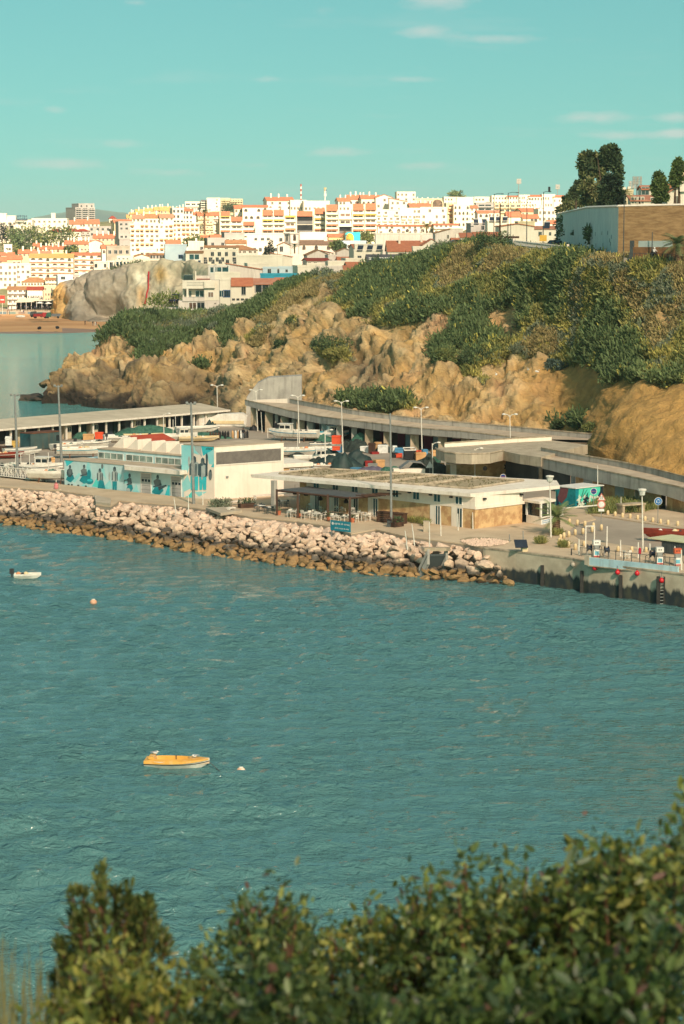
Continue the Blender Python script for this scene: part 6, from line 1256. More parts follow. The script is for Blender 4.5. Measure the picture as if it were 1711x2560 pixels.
def crown_mesh(name,blobs,leaf,n_per,cols,parent,lw=.5,upright=.3,mat_=None):
 """blobs: (centre, radius); leaves spread through each blob, thicker towards its outside"""
 Vs,Fs,Cs,o_=[],[],[],0
 for(c,r_)in blobs:
  r3=np.array(r_ if hasattr(r_,'__len__')else(r_,r_,r_));n=n_per
  d=rng.normal(size=(n,3));d/=np.linalg.norm(d,axis=1,keepdims=True);rad_=(.45+.6*rng.random((n,1))**.7);pos=np.array(c)+d*r3*rad_
  ax=d*.8+rng.normal(size=(n,3))*.5+np.array([0,0,upright]);ax/=np.linalg.norm(ax,axis=1,keepdims=True);sd=np.cross(ax,rng.normal(size=(n,3)));sd/=(np.linalg.norm(sd,axis=1,keepdims=True)+1e-9)
  l_=leaf*(.6+.8*rng.random((n,1)));w2_=l_*lw
  V=np.stack([pos-sd*w2_*.4,pos+sd*w2_*.4,pos+ax*l_+sd*w2_*.3,pos+ax*l_-sd*w2_*.3],1).reshape(-1,3);Vs.append(V);Fs.append(np.arange(n*4).reshape(n,4)+o_);o_+=n*4
  cc_=cols[rng.integers(0,len(cols))];Cs.append(np.clip(np.tile(cc_,(n,1))*(1+rng.normal(size=(n,1))*.2),.004,.9))
 ob=npmesh(name,np.concatenate(Vs),np.concatenate(Fs),mat_ or leaf_m,parent);set_col(ob,'leafcol',np.concatenate(Cs));return ob
bark=pm('bark',(96,78,60),(72,58,46),3,.9,.02)
def bush(p,r_,label,cols,group=None,name='bush',n=11,leaf=.34,npb=110,cat='bush',flatten=.8):
 rt_=root(name,p,rnd.uniform(0,6),label,cat,group);bl=[]
 for k in range(n):
  a,q=rnd.uniform(0,6.28),rnd.uniform(.1,.75)**.6;bl.append(((math.cos(a)*q*r_,math.sin(a)*q*r_,r_*flatten*rnd.uniform(.15,.95)*(1.1-q*.5)),r_*rnd.uniform(.3,.48)))
 crown_mesh('foliage',bl,leaf,npb,cols,rt_);MB().tube([(0,0,-.3),(0.1,0,r_*.5)],[.12,.06],5).obj('stem',bark,rt_);return rt_
G_D,G_G,G_O,G_B=[GREENS_C[0],L3((70,86,60))],[L3((128,136,114)),L3((112,122,100)),L3((140,146,122))],[GREENS_C[2],GREENS_C[1]],[L3((88,104,94)),L3((76,94,84))]
for(u,v,r_)in((352,805,3.0),(372,790,3.2),(395,812,3.4),(420,818,2.8),(450,826,2.6),(440,815,2.4),(470,822,2.6),(500,820,2.6),(530,815,2.4),(380,838,3.2),(372,868,3.0),(398,872,3.0),(412,850,3.0),(440,842,3.0),(480,835,2.8),(338,830,2.4),(330,850,2.0),(560,812,2.2),(590,800,2.2),(545,826,2.2),(520,830,2.2),(386,895,2.2)):
 bush(surf(u,v),r_*.8,'grey-green rounded bush in the thicket on the tip of the headland',G_G if rnd.random()<.7 else G_D,'bushes thick on the headland tip',leaf=.28)
for(u,v,r_,lab,cs)in((545,792,2.6,'dark round bush beside the modern villa',G_G),(588,784,2.2,'grey bush below the low house with blue doorways',G_G),(838,880,3.4,'broad dark green bush alone on the bare rock face',G_D),(812,872,2.0,'small bush left of the broad dark one on the rock face',G_D),(1386,922,1.7,'blue-green round bush at the edge between scrub and smooth ochre rock',G_B),(1407,930,1.5,'lower of two blue-green bushes above the smooth ochre rock',G_B),(1450,1060,1.9,'dark bush at the foot of the ochre cliff behind the roof parapet',G_D),(1395,1066,1.1,'small bush behind the roof parapet near the pale rock',G_D),(920,1012,2.4,'dark bush in the shaded hollow at the cliff foot',G_D),(955,1010,2.6,'largest dark bush in the hollow behind the storehouse roof',G_D),(985,1018,2.0,'dark bush at the near end of the cliff hollow',G_D),(880,1006,1.7,'olive bush where the cliff hollow begins',G_O),(732,818,1.6,'small round bush on the pale rock rib',G_D),(700,868,1.2,'lone dark bush low on the pale rock',G_D),(1118,905,2.4,'olive bush hanging on the rock beside the round bluff',G_O),(1190,915,2.4,'dark bush on the cream rock ledge',G_D),(1232,888,2.0,'bush high on the cream rock ledge',G_O),(1230,602,3.2,'round dark bush on the crest beside the wooden pole',G_D),(1110,635,2.6,'grey bush on the crest beside the cream wall house',G_G),(805,690,2.8,'grey-green bush below the grey balcony house',G_G),(930,680,3.0,'dark bush on the crest left of the slate roofed house',G_D),(1475,1075,.9,'tiny bush on the cliff foot above the storehouse wing',G_O)):
 bush(surf(u,v),r_,lab,cs)
gull_w=pm('gull_white',(228,226,220),None,2,.7);gull_g=pm('gull_grey',(150,154,160),None,2,.7)
def gull(p,label,s=1.0,rz=0.0,group=None,swim=False):
 r=root('gull',p,rz,label,'gull',group);zb_=-.06 if swim else .12
 MB().lathe([(.01,-.24),(.07,-.16),(.11,-.02),(.10,.10),(.05,.22),(.01,.26)],10).obj('body',gull_w,r,True).matrix_local=Matrix.Translation((0,0,zb_+.12))@Matrix.Rotation(1.35,4,'Y')@Matrix.Scale(s,4)
 m=MB();m.ball((0,0,0),.065,8);m.tube([(-.05,0,0),(-.13,0,-.02)],[.02,.004],5);m.obj('head',gull_w,r,True).location=(-.22*s,0,zb_+.27*s)
 for y in(-1,1):MB().add([(-.12,.09*y,0),(.28,.05*y,-.03),(.30,.0,.0),(-.08,.05*y,.08)],[(0,1,2,3)]).obj('wing',gull_g,r).location=(0,0,zb_+.17)
 if not swim:
  for y in(-.04,.04):MB().tube([(0,y,0),(0,y,.12)],.01,4).obj('leg',pm('gull_leg',(190,150,100),None,2,.7),r)
 return r
for(u,v)in((1320,930),(1342,935),(1240,945),(985,790),(1010,770),(790,890)):gull(surf(u,v)+Vector((0,-.4,.3)),'white gull resting on the cliff',1.4,rnd.uniform(0,6),'gulls on the cliff')
# ------------------------------------------------------------------ the plateau with the walled cemetery
wall_blue=pm('cemetery_white',(230,224,214),(218,212,204),.3,.88,.01,3,dirt=(150,152,146),damount=.35);wall_st=pm('cemetery_stone',(178,142,100),(140,108,74),.9,.92,.05,3,stretch=(.7,.7,3.2),lo=.35,hi=.65)
E0,E1,E2,E3=D(1390,614,485),D(1469,630,336),D(1545,640,300),D(1790,648,292)
cw=root('cemetery_wall',(0,0,0),0,'high cemetery wall, white on two sides and brown stone along the road','wall')
def wseg(a,b,ha,hb,m,name,th=.5):
 MB().add([a+Vector((0,0,-3)),b+Vector((0,0,-3)),b+Vector((0,0,hb)),a+Vector((0,0,ha)),a+Vector((.3,th,-3)),b+Vector((0,th,-3)),b+Vector((0,th,hb)),a+Vector((.3,th,ha))],[(0,1,2,3),(7,6,5,4),(3,2,6,7),(0,3,7,4),(1,5,6,2)]).obj(name,m,cw)
hs_=[Zat(537,E0.y)-E0.z,Zat(519.5,E1.y)-E1.z,Zat(517,E2.y)-E2.z,Zat(512,E3.y)-E3.z]
wseg(E0,E1,hs_[0],hs_[1],wall_blue,'white_wall');wseg(E1,E2,hs_[1],hs_[2],wall_blue,'white_wall');wseg(E2,E3,hs_[2],hs_[3],wall_st,'stone_wall')
for a,b,ha,hb in((E0,E1,hs_[0],hs_[1]),(E1,E2,hs_[1],hs_[2]),(E2,E3,hs_[2],hs_[3])):MB().tube([a+Vector((0,.2,ha+.08)),b+Vector((0,.2,hb+.08))],.22,4).obj('coping',pink_w,cw)
for(u,v)in((1490,585),(1507,583),(1521,582),(1530,592),(1476,612),(1492,613),(1510,612),(1526,601),(1528,609)):
 t_=(u-1469)/76;p=E1.lerp(E2,t_);q=D(u,v,p.y/K);MB().box(-.06,.06,-.02,.02,-.3,.3).obj('drain_slit',pm('slit_dark',(70,72,74),None,2,.9),cw).location=Vector((p.x,p.y-.03,q.z))
def wall_plant(pts,label,r_):
 p0=D(*pts[0]);rt_=root('wall_creeper',p0,0,label,'creeper');bl=[(tuple(D(*p)-p0),r_*rnd.uniform(.7,1.3))for p in pts]
 crown_mesh('foliage',bl,.55,60,G_D,rt_)
yw=lambda u:(E0.lerp(E1,(u-1390)/79)if u<1469 else E1.lerp(E2,(u-1469)/76)).y/K
wall_plant([(u,v,yw(u)-1)for u,v in((1412,546),(1406,552),(1400,556),(1396,562),(1410,562),(1413,570),(1408,578),(1402,584),(1411,582),(1418,580),(1405,590),(1398,592))],'dark creeper hanging from the far end of the white cemetery wall',1.0)
wall_plant([(u,v,yw(u)-1)for u,v in((1474,574),(1471,580),(1478,582),(1473,590),(1479,590),(1475,596))],'round caper plant growing from the corner of the white cemetery wall',.75)
wall_plant([(u,v,yw(u)-1)for u,v in((1440,580),(1441,583))],'small dark tuft halfway along the white cemetery wall',.5)
wall_plant([(u,v,yw(u)-1)for u,v in((1397,604),(1405,606),(1410,610),(1420,614))],'weeds along the foot of the white cemetery wall',.7)
a_,b_2=D(1583,638,290),D(1720,642,286)
lw_=root('low_wall',a_,math.atan2((b_2-a_).y,(b_2-a_).x),'low rust brown wall with a pale panel above it beside the road','wall');ln=(b_2-a_).length
MB().box(0,ln,0,.5,-1,1.2).obj('wall',pm('rust_brown_wall',(130,94,62),(108,78,52),1.2,.9,.03,6),lw_);MB().box(.8,ln*.7,.1,.4,1.2,2.1).obj('panel',pm('pale_panel',(168,180,174),(156,168,164),.6,.8),lw_);MB().box(-.5,.0,-.1,.4,-1,2.15).obj('dark_pier',slate,lw_)
rd=[D(1560,641,298),D(1900,644,293),D(1900,653.5,284),D(1560,647,291)];rdz=(rd[0].z+rd[3].z)/2
MB().slabz([(p.x,p.y,p.z+.12)for p in rd[::-1]],.6).obj('plateau_road',asph,None,False,'structure')
rr0=[D(u,v,289-(u-1560)*.03)for u,v in((1560,648),(1600,649),(1645,650),(1680,651),(1720,652))]
rl_=root('road_railing',rr0[0],0,'thin roadside railing with slim posts by the cemetery','railing')
for k in range(13):
 t_=k/12*4;i_=min(int(t_),3);p=rr0[i_].lerp(rr0[i_+1],t_-i_)-rr0[0];MB().tube([p,p+Vector((0,0,.95))],.045,5).obj('post',slate,rl_)
MB().tube([p-rr0[0]+Vector((0,0,.9))for p in rr0],.03,5).obj('rail',slate,rl_)
fp=[D(1258,612,375),D(1285,616,365),D(1420,633,330),D(1470,635,322),D(1512,640,316)]
pf=root('picket_fence',fp[0],0,'white picket fence along the crest of the headland','fence')
tot=0;seglens=[(fp[i+1]-fp[i]).length for i in range(4)]
mpk=MB().box(-.07,.07,-.02,.02,0,1.2);pk=mpk.obj('picket',white_f,pf);n=0
for i in range(1,4):
 d_=fp[i+1]-fp[i];k_=int(seglens[i]/.42)
 for j in range(k_):
  p=fp[i]+d_*(j/k_)-fp[0];rz_=math.atan2(d_.y,d_.x)
  if n==0:pk.location=p;pk.rotation_euler=(0,0,rz_)
  elif n<200:inst('picket',pk,pf,p,(0,0,rz_))
  n+=1
 MB().tube([fp[i]-fp[0]+Vector((0,.05,.3)),fp[i+1]-fp[0]+Vector((0,.05,.3))],.06,4).obj('rail',white_f,pf);MB().tube([fp[i]-fp[0]+Vector((0,.05,1.0)),fp[i+1]-fp[0]+Vector((0,.05,1.0))],.06,4).obj('rail',white_f,pf)
 MB().box(-.2,.2,-.2,.2,0,1.5).obj('pier',pink_w,pf).location=fp[i]-fp[0]
d_=fp[1]-fp[0];MB().add([(0,0,-1),(d_.x,d_.y,d_.z-1),(d_.x,d_.y,d_.z+1.3),(0,0,1.3),(0,.3,-1),(d_.x,d_.y+.3,d_.z-1),(d_.x,d_.y+.3,d_.z+1.3),(0,.3,1.3)],[(0,1,2,3),(7,6,5,4),(3,2,6,7),(0,3,7,4),(1,5,6,2)]).obj('wall',pink_w,pf)
def tree(name,label,u,vb,Y,blobs_px,leaf,npb,cols,cat='tree',trunks=((0,.5),),crown_d=.8,tcol=None):
 p=D(u,vb,Y);s=Y*K/FPX;rt_=root(name,p,0,label,cat);top=min(b[1]-b[2]for b in blobs_px);H=(vb-top)*s
 bl=[]
 for(bu_,bv_,br)in blobs_px:
  for k in range(2):bl.append((((bu_-u+rnd.uniform(-.35,.35)*br)*s,rnd.uniform(-crown_d,crown_d)*br*s*1.2,(vb-bv_+rnd.uniform(-.35,.35)*br)*s),br*s*rnd.uniform(.5,.7)))
 crown_mesh('crown',bl,leaf,npb,cols,rt_)
 for(dx,f)in trunks:
  MB().tube([(dx*.3,0,-2),(dx*.7,.1,H*.35),(dx,0,H*.62),(dx*1.2,.1,H*.85)],[.55*f+.15,.4*f+.1,.28*f,.08],7).obj('trunk',tcol or bark,rt_)
 return rt_
G_C=[L3((70,86,58)),L3((82,98,64)),L3((96,108,74))];G_OL=[L3((122,126,80)),L3((106,116,72)),L3((136,134,90))];G_CY=[L3((96,112,62)),L3((106,122,68)),L3((84,100,56))]
ZC=lambda x,y:(1370+x/4.598,350+y/4.598)
def zb(l):return[(*ZC(x,y),r_/4.598)for x,y,r_ in l]
pale_bark=pm('pale_bark',(176,140,104),(150,116,84),2,.9)
tree('conifer','tall ragged conifer with bare tan branches in the middle of the cemetery trees',1481,560,400,zb([(420,200,50),(480,200,50),(545,200,50),(600,220,40),(400,250,50),(470,270,60),(550,280,55),(610,290,40),(380,310,40),(450,340,60),(530,350,60),(600,370,50),(390,370,40),(400,430,45),(470,420,50),(560,420,50),(630,430,40),(410,480,40),(630,490,40)]),.75,90,G_C+G_OL,trunks=((-1.5,.5),(1.0,.5),(3.2,.4)),tcol=pale_bark)
tree('conifer','tallest dark conifer with a flat-topped crown leaning right',1531,560,380,zb([(620,150,40),(680,130,45),(740,120,40),(640,180,40),(700,190,50),(770,130,25),(760,180,35),(690,250,50),(740,250,45),(790,220,22),(740,310,45),(800,290,35),(700,320,35),(780,350,45),(810,370,25),(800,430,40)]),.75,95,G_C[:2],trunks=((-2.5,.5),(0.5,.4)))
tree('conifer','broad dark conifer filling the corner above the white wall',1530,560,370,zb([(700,450,40),(750,480,50),(680,500,50),(800,530,50),(720,560,60),(640,590,50),(790,610,60),(830,640,40),(700,660,60),(640,680,50),(780,700,60),(840,720,40),(680,740,50),(620,750,40)]),.75,100,G_C[:1]+[L3((46,62,44))])
tree('conifer','olive conifer low in front of the ragged tall one',1477,560,392,zb([(470,500,40),(430,540,45),(500,580,50),(560,560,40),(400,580,40),(450,640,60),(530,660,60),(580,640,40),(420,710,50),(500,740,50),(560,740,40)]),.7,95,G_OL+G_C[:1])
tree('conifer','pointed small conifer on the left flank of the cemetery trees',1440,565,432,zb([(330,510,20),(320,550,30),(290,590,35),(340,600,40),(270,640,40),(330,660,50),(370,600,30)]),.65,85,G_C)
tree('conifer','low spreading bushy conifer at the end of the cemetery trees',1421,565,475,zb([(190,690,35),(240,680,40),(210,740,45),(280,720,50),(330,740,50),(180,780,40),(250,780,40),(130,810,28),(370,750,40)]),.65,90,G_OL+G_C)
for(pts,u,lab)in(([(1265,420,45),(1240,420,38),(1300,440,36),(1260,480,50),(1230,510,45),(1310,510,50),(1270,550,60),(1210,560,35),(1340,580,40),(1280,620,60),(1230,600,40),(1300,680,60),(1260,700,45),(1340,660,36)],1647,'single stout cypress behind the brown stone wall'),([(1490,250,30),(1470,290,32),(1520,290,36),(1490,330,45),(1460,320,25),(1530,350,40),(1500,400,50),(1540,420,40),(1560,370,20),(1520,460,40)],1697,'taller of the two cypresses beside the chapel gable'),([(1440,370,24),(1430,410,32),(1460,400,30),(1440,460,40),(1490,450,36),(1450,510,42),(1500,510,40),(1420,490,20)],1687,'shorter cypress pressed against the tall one by the chapel')):
 tree('cypress',lab,u,560,345,zb(pts),.5,110,G_CY,'cypress')
def palm(name,label,p,th,tr,n,fl,cat='palm tree',droop=1.0,up=.9,dry=0,cols=None):
 rt_=root(name,p,0,label,cat);m=MB();k_=9
 prof=[(tr*1.15,-.3)]
 for i in range(k_*2):prof.append((tr*(1.0 if i%2 else .88)*(1.05-.1*i/(2*k_)),th*i/(2*k_)))
 prof.append((tr*.5,th*1.02));m.lathe(prof,10);m.obj('trunk',pm('palm_trunk',(120,92,70),(84,64,50),3,.95,.05),rt_)
 fm=attr_mat('palm_leaf','leafcol',.6,.2,3,0,.15,.4)if 'palm_leaf' not in MATS else MATS['palm_leaf']
 for i in range(n):
  a=2.39996*i+rnd.uniform(-.2,.2);el_=up*(1-1.25*(i/n));ll_=fl*rnd.uniform(.8,1.1);V,F2=[],[];pts=[]
  for t_ in range(9):
   f=t_/8;pts.append(Vector((math.cos(a)*ll_*f*math.cos(el_*(1-f*.4)),math.sin(a)*ll_*f*math.cos(el_*(1-f*.4)),th+ll_*(math.sin(el_)*f-droop*.42*f*f))))
  sd=Vector((-math.sin(a),math.cos(a),0))
  for t_ in range(1,25):
   f=t_/25;k3=f*8;i3=min(int(k3),7);q=pts[i3].lerp(pts[i3+1],k3-i3);tg=(pts[i3+1]-pts[i3]).normalized();wl_=fl*.32*math.sin(math.pi*(f*.85+.12))**.7
   for s_ in(-1,1):
    e_=q+(sd*s_*.85+tg*.6+Vector((0,0,-.25)))*wl_;b0_=len(V);V+=[q-tg*fl*.016,q+tg*fl*.016,e_];F2.append((b0_,b0_+1,b0_+2))
  m_=MB();m_.v=[tuple(v)for v in V];m_.f=[list(f_)for f_ in F2];m_.m=[0]*len(F2);fr_=m_.obj('frond',fm,rt_);c_=(cols or[L3((92,108,66)),L3((78,94,58)),L3((108,118,74))])[i%3]
  if i>n-dry:c_=L3((150,124,80))
  set_col(fr_,'leafcol',np.tile(c_,(len(F2),1)))
 return rt_
palm('palm','big dark palm at the roadside in front of the low brown wall',D(1694,655,283),2.6,.35,24,3.0,up=1.25,cols=[L3((104,118,76)),L3((88,104,66)),L3((116,126,82))])
palm('palm','pale palm crown peeping over the corner of the cemetery trees',D(1560,560,400),6.3,.3,14,2.6,cols=[L3((160,152,96)),L3((140,138,84)),L3((176,164,110))])
palm('palm','tall palm with browned fronds beside the terraced apartments',D(512,585,945),10.5,.5,20,3.4,dry=12)
palm('palm','palm in front of the coral roofed white building',D(1067,588,840),4.2,.35,16,3.4,cols=[L3((120,112,64)),L3((98,98,56)),L3((140,126,76))])
palm('palm','palm in front of the white hotel wing',D(86,598,1050),6.0,.4,16,4.2)
palm('palm','small palm at the foot of the church tower',D(737,632,770),3.0,.3,16,2.8)
palm('palm','small palm beside the slate roofed house',D(1003,650,550),1.4,.2,14,1.7)
palm('palm','stocky palm with a thick scaly trunk on the paved corner by the guard booth',G(1391,1335,.12),1.75,.42,22,2.4,up=1.5,droop=.7,cols=[L3((124,138,82)),L3((108,124,74)),L3((140,146,92))])
for(u,v,Y,r_,lab)in((52,595,1060,7,'dark round tree in front of the hotel wing'),(72,612,1000,9,'largest dark tree on the slope below the hotel'),(45,622,960,6,'dark tree beside the small white cube house'),(115,603,1040,6.5,'low spreading tree left of the red roofed villas'),(150,603,1030,9,'wide dark tree in front of the red roofed villas'),(182,634,915,3.5,'small round tree above the arcaded flats'),(495,615,820,5,'dark trees behind the pale house with chimney block'),(572,525,1450,6,'dark tree crown below the cream skyline hotel wing'),(912,603,870,4.5,'dark leafy tree right of the mural wall'),(1143,498,1180,5,'tree crown on the skyline behind the white blocks'),(845,622,790,3,'small dark tree by the pipe chimney')):
 bush(D(u,v,Y)-Vector((0,0,r_*.15)),r_,lab,G_D+G_O[:1],None,'broadleaf_tree',12,1.0,80,'tree',1.0)
for(u,vt,vb,lab)in((6,560,606,'first slim cypress before the hotel wing'),(16,566,606,'second slim cypress before the hotel wing'),(30,560,606,'third slim cypress before the hotel wing')):
 p=D(u,vb,1070);h=(vb-vt)*1070*K/FPX;rt_=root('cypress',p,0,lab,'cypress');crown_mesh('crown',[((0,0,h*f),(1.3-f*.6,1.3-f*.6,h*.14))for f in(.15,.3,.45,.6,.75,.9)],.8,60,[L3((46,58,52))],rt_);MB().tube([(0,0,-2),(0,0,h*.3)],.25,6).obj('trunk',bark,rt_)
for(u,vt,vb,lab)in((668,618,642,'broad dark cypress left of the church'),(678,604,642,'pointed dark cypress left of the church')):
 p=D(u,vb,760);h=(vb-vt)*760*K/FPX;rt_=root('cypress',p,0,lab,'cypress');crown_mesh('crown',[((0,0,h*f),(1.4-f*.8,1.4-f*.8,h*.14))for f in(.1,.25,.4,.55,.7,.88)],.6,60,[L3((50,62,52))],rt_);MB().tube([(0,0,-2),(0,0,h*.3)],.2,6).obj('trunk',bark,rt_)
p=D(862,604,845);h=28*845*K/FPX;rt_=root('norfolk_pine',p,0,'sparse tiered pine with orange-brown branches before the turquoise mural wall','pine');MB().tube([(0,0,-2),(0,0,h)],[.3,.06],6).obj('trunk',bark,rt_)
for k in range(7):
 z=h*(.12+.12*k);R_=2.6*(1.05-.12*k);m=MB()
 for j in range(6):a=j*1.047+k*.4;m.tube([(0,0,z),(math.cos(a)*R_,math.sin(a)*R_,z+.5)],[.16,.05],4)
 m.obj('branch_tier',pm('rusty_pine',(148,106,70),(110,92,58),2,.9),rt_)
BC=lambda label,x0,y0,x1,y1,Y,*a,**kw:B(label,1370+x0/4.598,1370+x1/4.598,350+y0/4.598,350+y1/4.598,Y,*a,**kw)
ch_=BC('white chapel gable topped by a small stone cross',1365,480,1780,800,345,'w','gy','k',.42,[(.28,.12,.5,2.2,'d')],yaw=.0,cat='chapel',name='chapel')
p=D(1708,456,345);m=MB();m.box(-.12,.12,-.1,.1,0,1.5);m.box(-.5,.5,-.1,.1,.8,1.05);c_=m.obj('cross',pm('cross_stone',(214,190,150),None,2,.8),ch_);c_.matrix_local=Matrix.Translation(p-ch_.location+Vector((0,-.4,.2)))
MB().box(-.6,.6,-.5,.5,-1.6,.2).obj('cross_base',WALLS['w'],ch_).matrix_local=Matrix.Translation(p-ch_.location+Vector((0,-.1,0)))
BC('long low house with a coral tile roof behind the stone wall',960,630,1230,800,400,'w','m','k',.35,[(.12,.55,1.4,1.5,'d'),(.3,.55,.9,1.5,'d'),(.42,.55,1.2,1.5,'d'),(.9,.55,.9,1.4,'d')],yaw=.02)
BC('upper white house with red roof behind the stout cypress',1085,520,1220,680,430,'w','gx','o',.25,[(.25,.35,1.8,1.9,'k')],yaw=.05)
BC('cream terraced houses left of the coral roofed house',880,600,980,780,440,'c','f',win=[(3,2,'d')],ch=2,yaw=.1)
BC('orange roof corner showing right of the stout cypress',1350,500,1420,640,450,'c','gx','o',.35,yaw=.1)
def floodlight(u,vt,vb,Y,label,grid):
 p=D(u,vb,Y);h=(vb-vt)*Y*K/FPX;r=root('floodlight_mast',p,0,label,'floodlight');MB().tube([(0,0,-5),(0,0,h)],[.35,.2],6).obj('mast',metal_g,r);w_=1.6 if grid else 1.2
 m=MB()
 for k in range(4):m.box(-w_,w_,-.1,.1,h-2.6+k*.9,h-2.4+k*.9)
 for k in(-1,-.3,.3,1):m.box(w_*k-.08,w_*k+.08,-.12,.12,h-2.7,h+.3)
 m.obj('frame',metal_g,r)
 for i in range(3):
  for k in range(3):MB().box(-w_+.2+k*w_*.7,-w_+.2+k*w_*.7+.7,-.3,-.12,h-2.35+i*.9,h-1.65+i*.9).obj('lamp',pm('lamp_grey',(168,160,150),None,2,.5),r)
floodlight(1593,444,480,700,'stadium floodlight with a square lamp grid above the coral roofed house',True);floodlight(1583,455,480,760,'second stadium floodlight seen edge-on beside the square one',True);floodlight(1297,449,490,1100,'tall slim floodlight standing alone above the town skyline',False);floodlight(1394,463,490,1200,'faint distant floodlight left of the conifers',False)
def street(u,vt,vb,Y,label,arm=0,m=None,r_=.09,two=False,name='street_lamp',cat='street lamp'):
 p=D(u,vb,Y);h=(vb-vt)*Y*K/FPX;r=root(name,p,0,label,cat);MB().tube([(0,0,-1.5),(0,0,h)],[r_*1.3,r_*.8],6).obj('pole',m or slate,r)
 if arm:
  MB().tube([(0,0,h-.1),(arm*.5,0,h+.1),(arm,0,h+.05)],.05,5).obj('arm',m or slate,r);MB().box(min(arm,arm+.5*(1 if arm>0 else-1)),max(arm,arm+.5*(1 if arm>0 else-1)),-.14,.14,h-.05,h+.12).obj('lamp_head',m or slate,r)
 return r,h
street(1235,487,604,400,'street lamp with a short arm, first to rise beyond the crest bush',1.4);street(1270,484,611,392,'street lamp with a double head beside the wooden pole',1.6)
street(1277,505,612,398,'thin bare pole behind the double headed street lamp',0,None,.06,name='pole',cat='pole');street(1317,500,612,400,'plain street lamp pole in front of the large white gable',.6)
r,h=street(1358,482,616,385,'street lamp carrying a small yellow sign near the parked car',1.0);MB().box(-.7,.7,-.12,-.06,1.0,2.2).obj('sign_plate',awn_y,r);MB().box(.9,1.3,-.2,.2,h,h+1.0).obj('speaker',black_m,r)
street(1250,510,620,370,'dark wooden telegraph pole on the crest',0,wood,.16,name='telegraph_pole',cat='telegraph pole');street(1167,567,614,400,'short lamp post beside the grey wall on the crest',.9)
r,h=street(1283,587,612,390,'low wooden cross-shaped signpost behind the fence',0,wood,.1,name='signpost',cat='signpost');MB().box(-1.8,1.2,-.1,.1,h-.7,h-.3).obj('crossbar',wood,r)
street(1559,490,641,296,'thin tall pole against the brown stone wall',0,slate,.07,name='pole',cat='pole');street(1631,580,602,288,'short dark post standing on the pale panel',0,slate,.07,name='post',cat='post')
def car(p,rz,label,paint):
 r=root('parked_car',p,rz,label,'car');L_,W_=3.9,1.7
 prof=[(-L_/2,.25),(L_/2,.25),(L_/2,.7),(L_/2-.1,.9),(L_/2-.9,1.0),(L_/2-1.5,1.42),(-L_/2+.7,1.45),(-L_/2+.1,1.0),(-L_/2,.8)]
 MB().ext_y([(x,z)for x,z in prof],-W_/2,W_/2).obj('body',paint,r)
 MB().ext_y([(L_/2-.98,1.02),(L_/2-1.5,1.38),(-L_/2+.75,1.40),(-L_/2+.3,1.02)],-W_/2-.012,W_/2+.012).obj('side_window',dark_g,r)
 MB().add([(-L_/2+.08,-.7,1.03),(-L_/2+.08,.7,1.03),(-L_/2+.62,.62,1.42),(-L_/2+.62,-.62,1.42)],[(3,2,1,0)]).obj('rear_window',dark_g,r).location=(-.015,0,.01)
 for x in(-L_/2+.7,L_/2-.7):
  for y in(-W_/2,W_/2-.2):MB().lathe([(.31,0),(.31,.2),(.2,.2),(.2,.0)],14).obj('wheel',black_m,r).matrix_local=Matrix.Translation((x,y+.2,.31))@Matrix.Rotation(math.pi/2,4,'X')
 for y in(-.72,.5):MB().box(-L_/2-.02,-L_/2+.05,y,y+.22,.75,.95).obj('tail_light',pm('tail_red',(150,40,36),None,2,.4),r)
 return r
car(D(1391,616,455),math.radians(35),'grey-blue hatchback parked at the end of the white cemetery wall',pm('car_grey_blue',(96,112,126),(84,100,114),1,.35,spec=.6))
car(D(1409,617,450),math.radians(35),'dark car half hidden behind the grey-blue hatchback',black_m)
car(D(1150,616,420),math.radians(10),'dark red car partly hidden by the crest',pm('car_red',(130,44,40),None,1,.35,spec=.6))
mp_=D(1637,648,288);mr_=root('motorcycle',mp_,math.radians(62),'motorcycle with black fairing on the plateau road','motorcycle')
for x in(-.68,.68):m=MB();m.lathe([(.30,-.06),(.32,0),(.30,.06),(.22,.05),(.22,-.05)],16);m.obj('wheel',black_m,mr_).matrix_local=Matrix.Translation((x,0,.32))@Matrix.Rotation(math.pi/2,4,'X')
MB().ext_y([(-.75,.62),(-.2,.42),(.25,.38),(.62,.62),(.72,.95),(.45,1.1),(.2,.95),(-.2,.82),(-.8,.92)],-.16,.16).obj('body',black_m,mr_);MB().box(-.8,-.15,-.14,.14,.82,.92).obj('seat',slate,mr_);MB().tube([(.45,-.36,1.12),(.42,0,1.08),(.45,.36,1.12)],.03,5).obj('handlebar',metal_g,mr_);MB().tube([(.68,0,.32),(.48,0,1.0)],.05,5).obj('fork',metal_g,mr_)
MB().box(-.95,-.55,-.28,.28,.75,1.05).obj('pannier',black_m,mr_)
def skin_body(name,verts,edges,radii,m,parent):
 me=bpy.data.meshes.new(name);me.from_pydata(verts,edges,[]);o=bpy.data.objects.new(name,me);COL.objects.link(o)
 md=o.modifiers.new('skin','SKIN');
 for v,r_ in zip(me.skin_vertices[0].data,radii):v.radius=(r_,r_)if not hasattr(r_,'__len__')else r_
 me.skin_vertices[0].data[0].use_root=True
 md2=o.modifiers.new('sub','SUBSURF');md2.levels=1;md2.render_levels=1
 bpy.context.view_layer.update();me2=bpy.data.meshes.new_from_object(o.evaluated_get(bpy.context.evaluated_depsgraph_get()));COL.objects.unlink(o);bpy.data.objects.remove(o)
 me2.materials.clear();me2.materials.append(m);me2.polygons.foreach_set('use_smooth',np.ones(len(me2.polygons),dtype=bool))
 ob=bpy.data.objects.new(name,me2);link(ob,parent);return ob
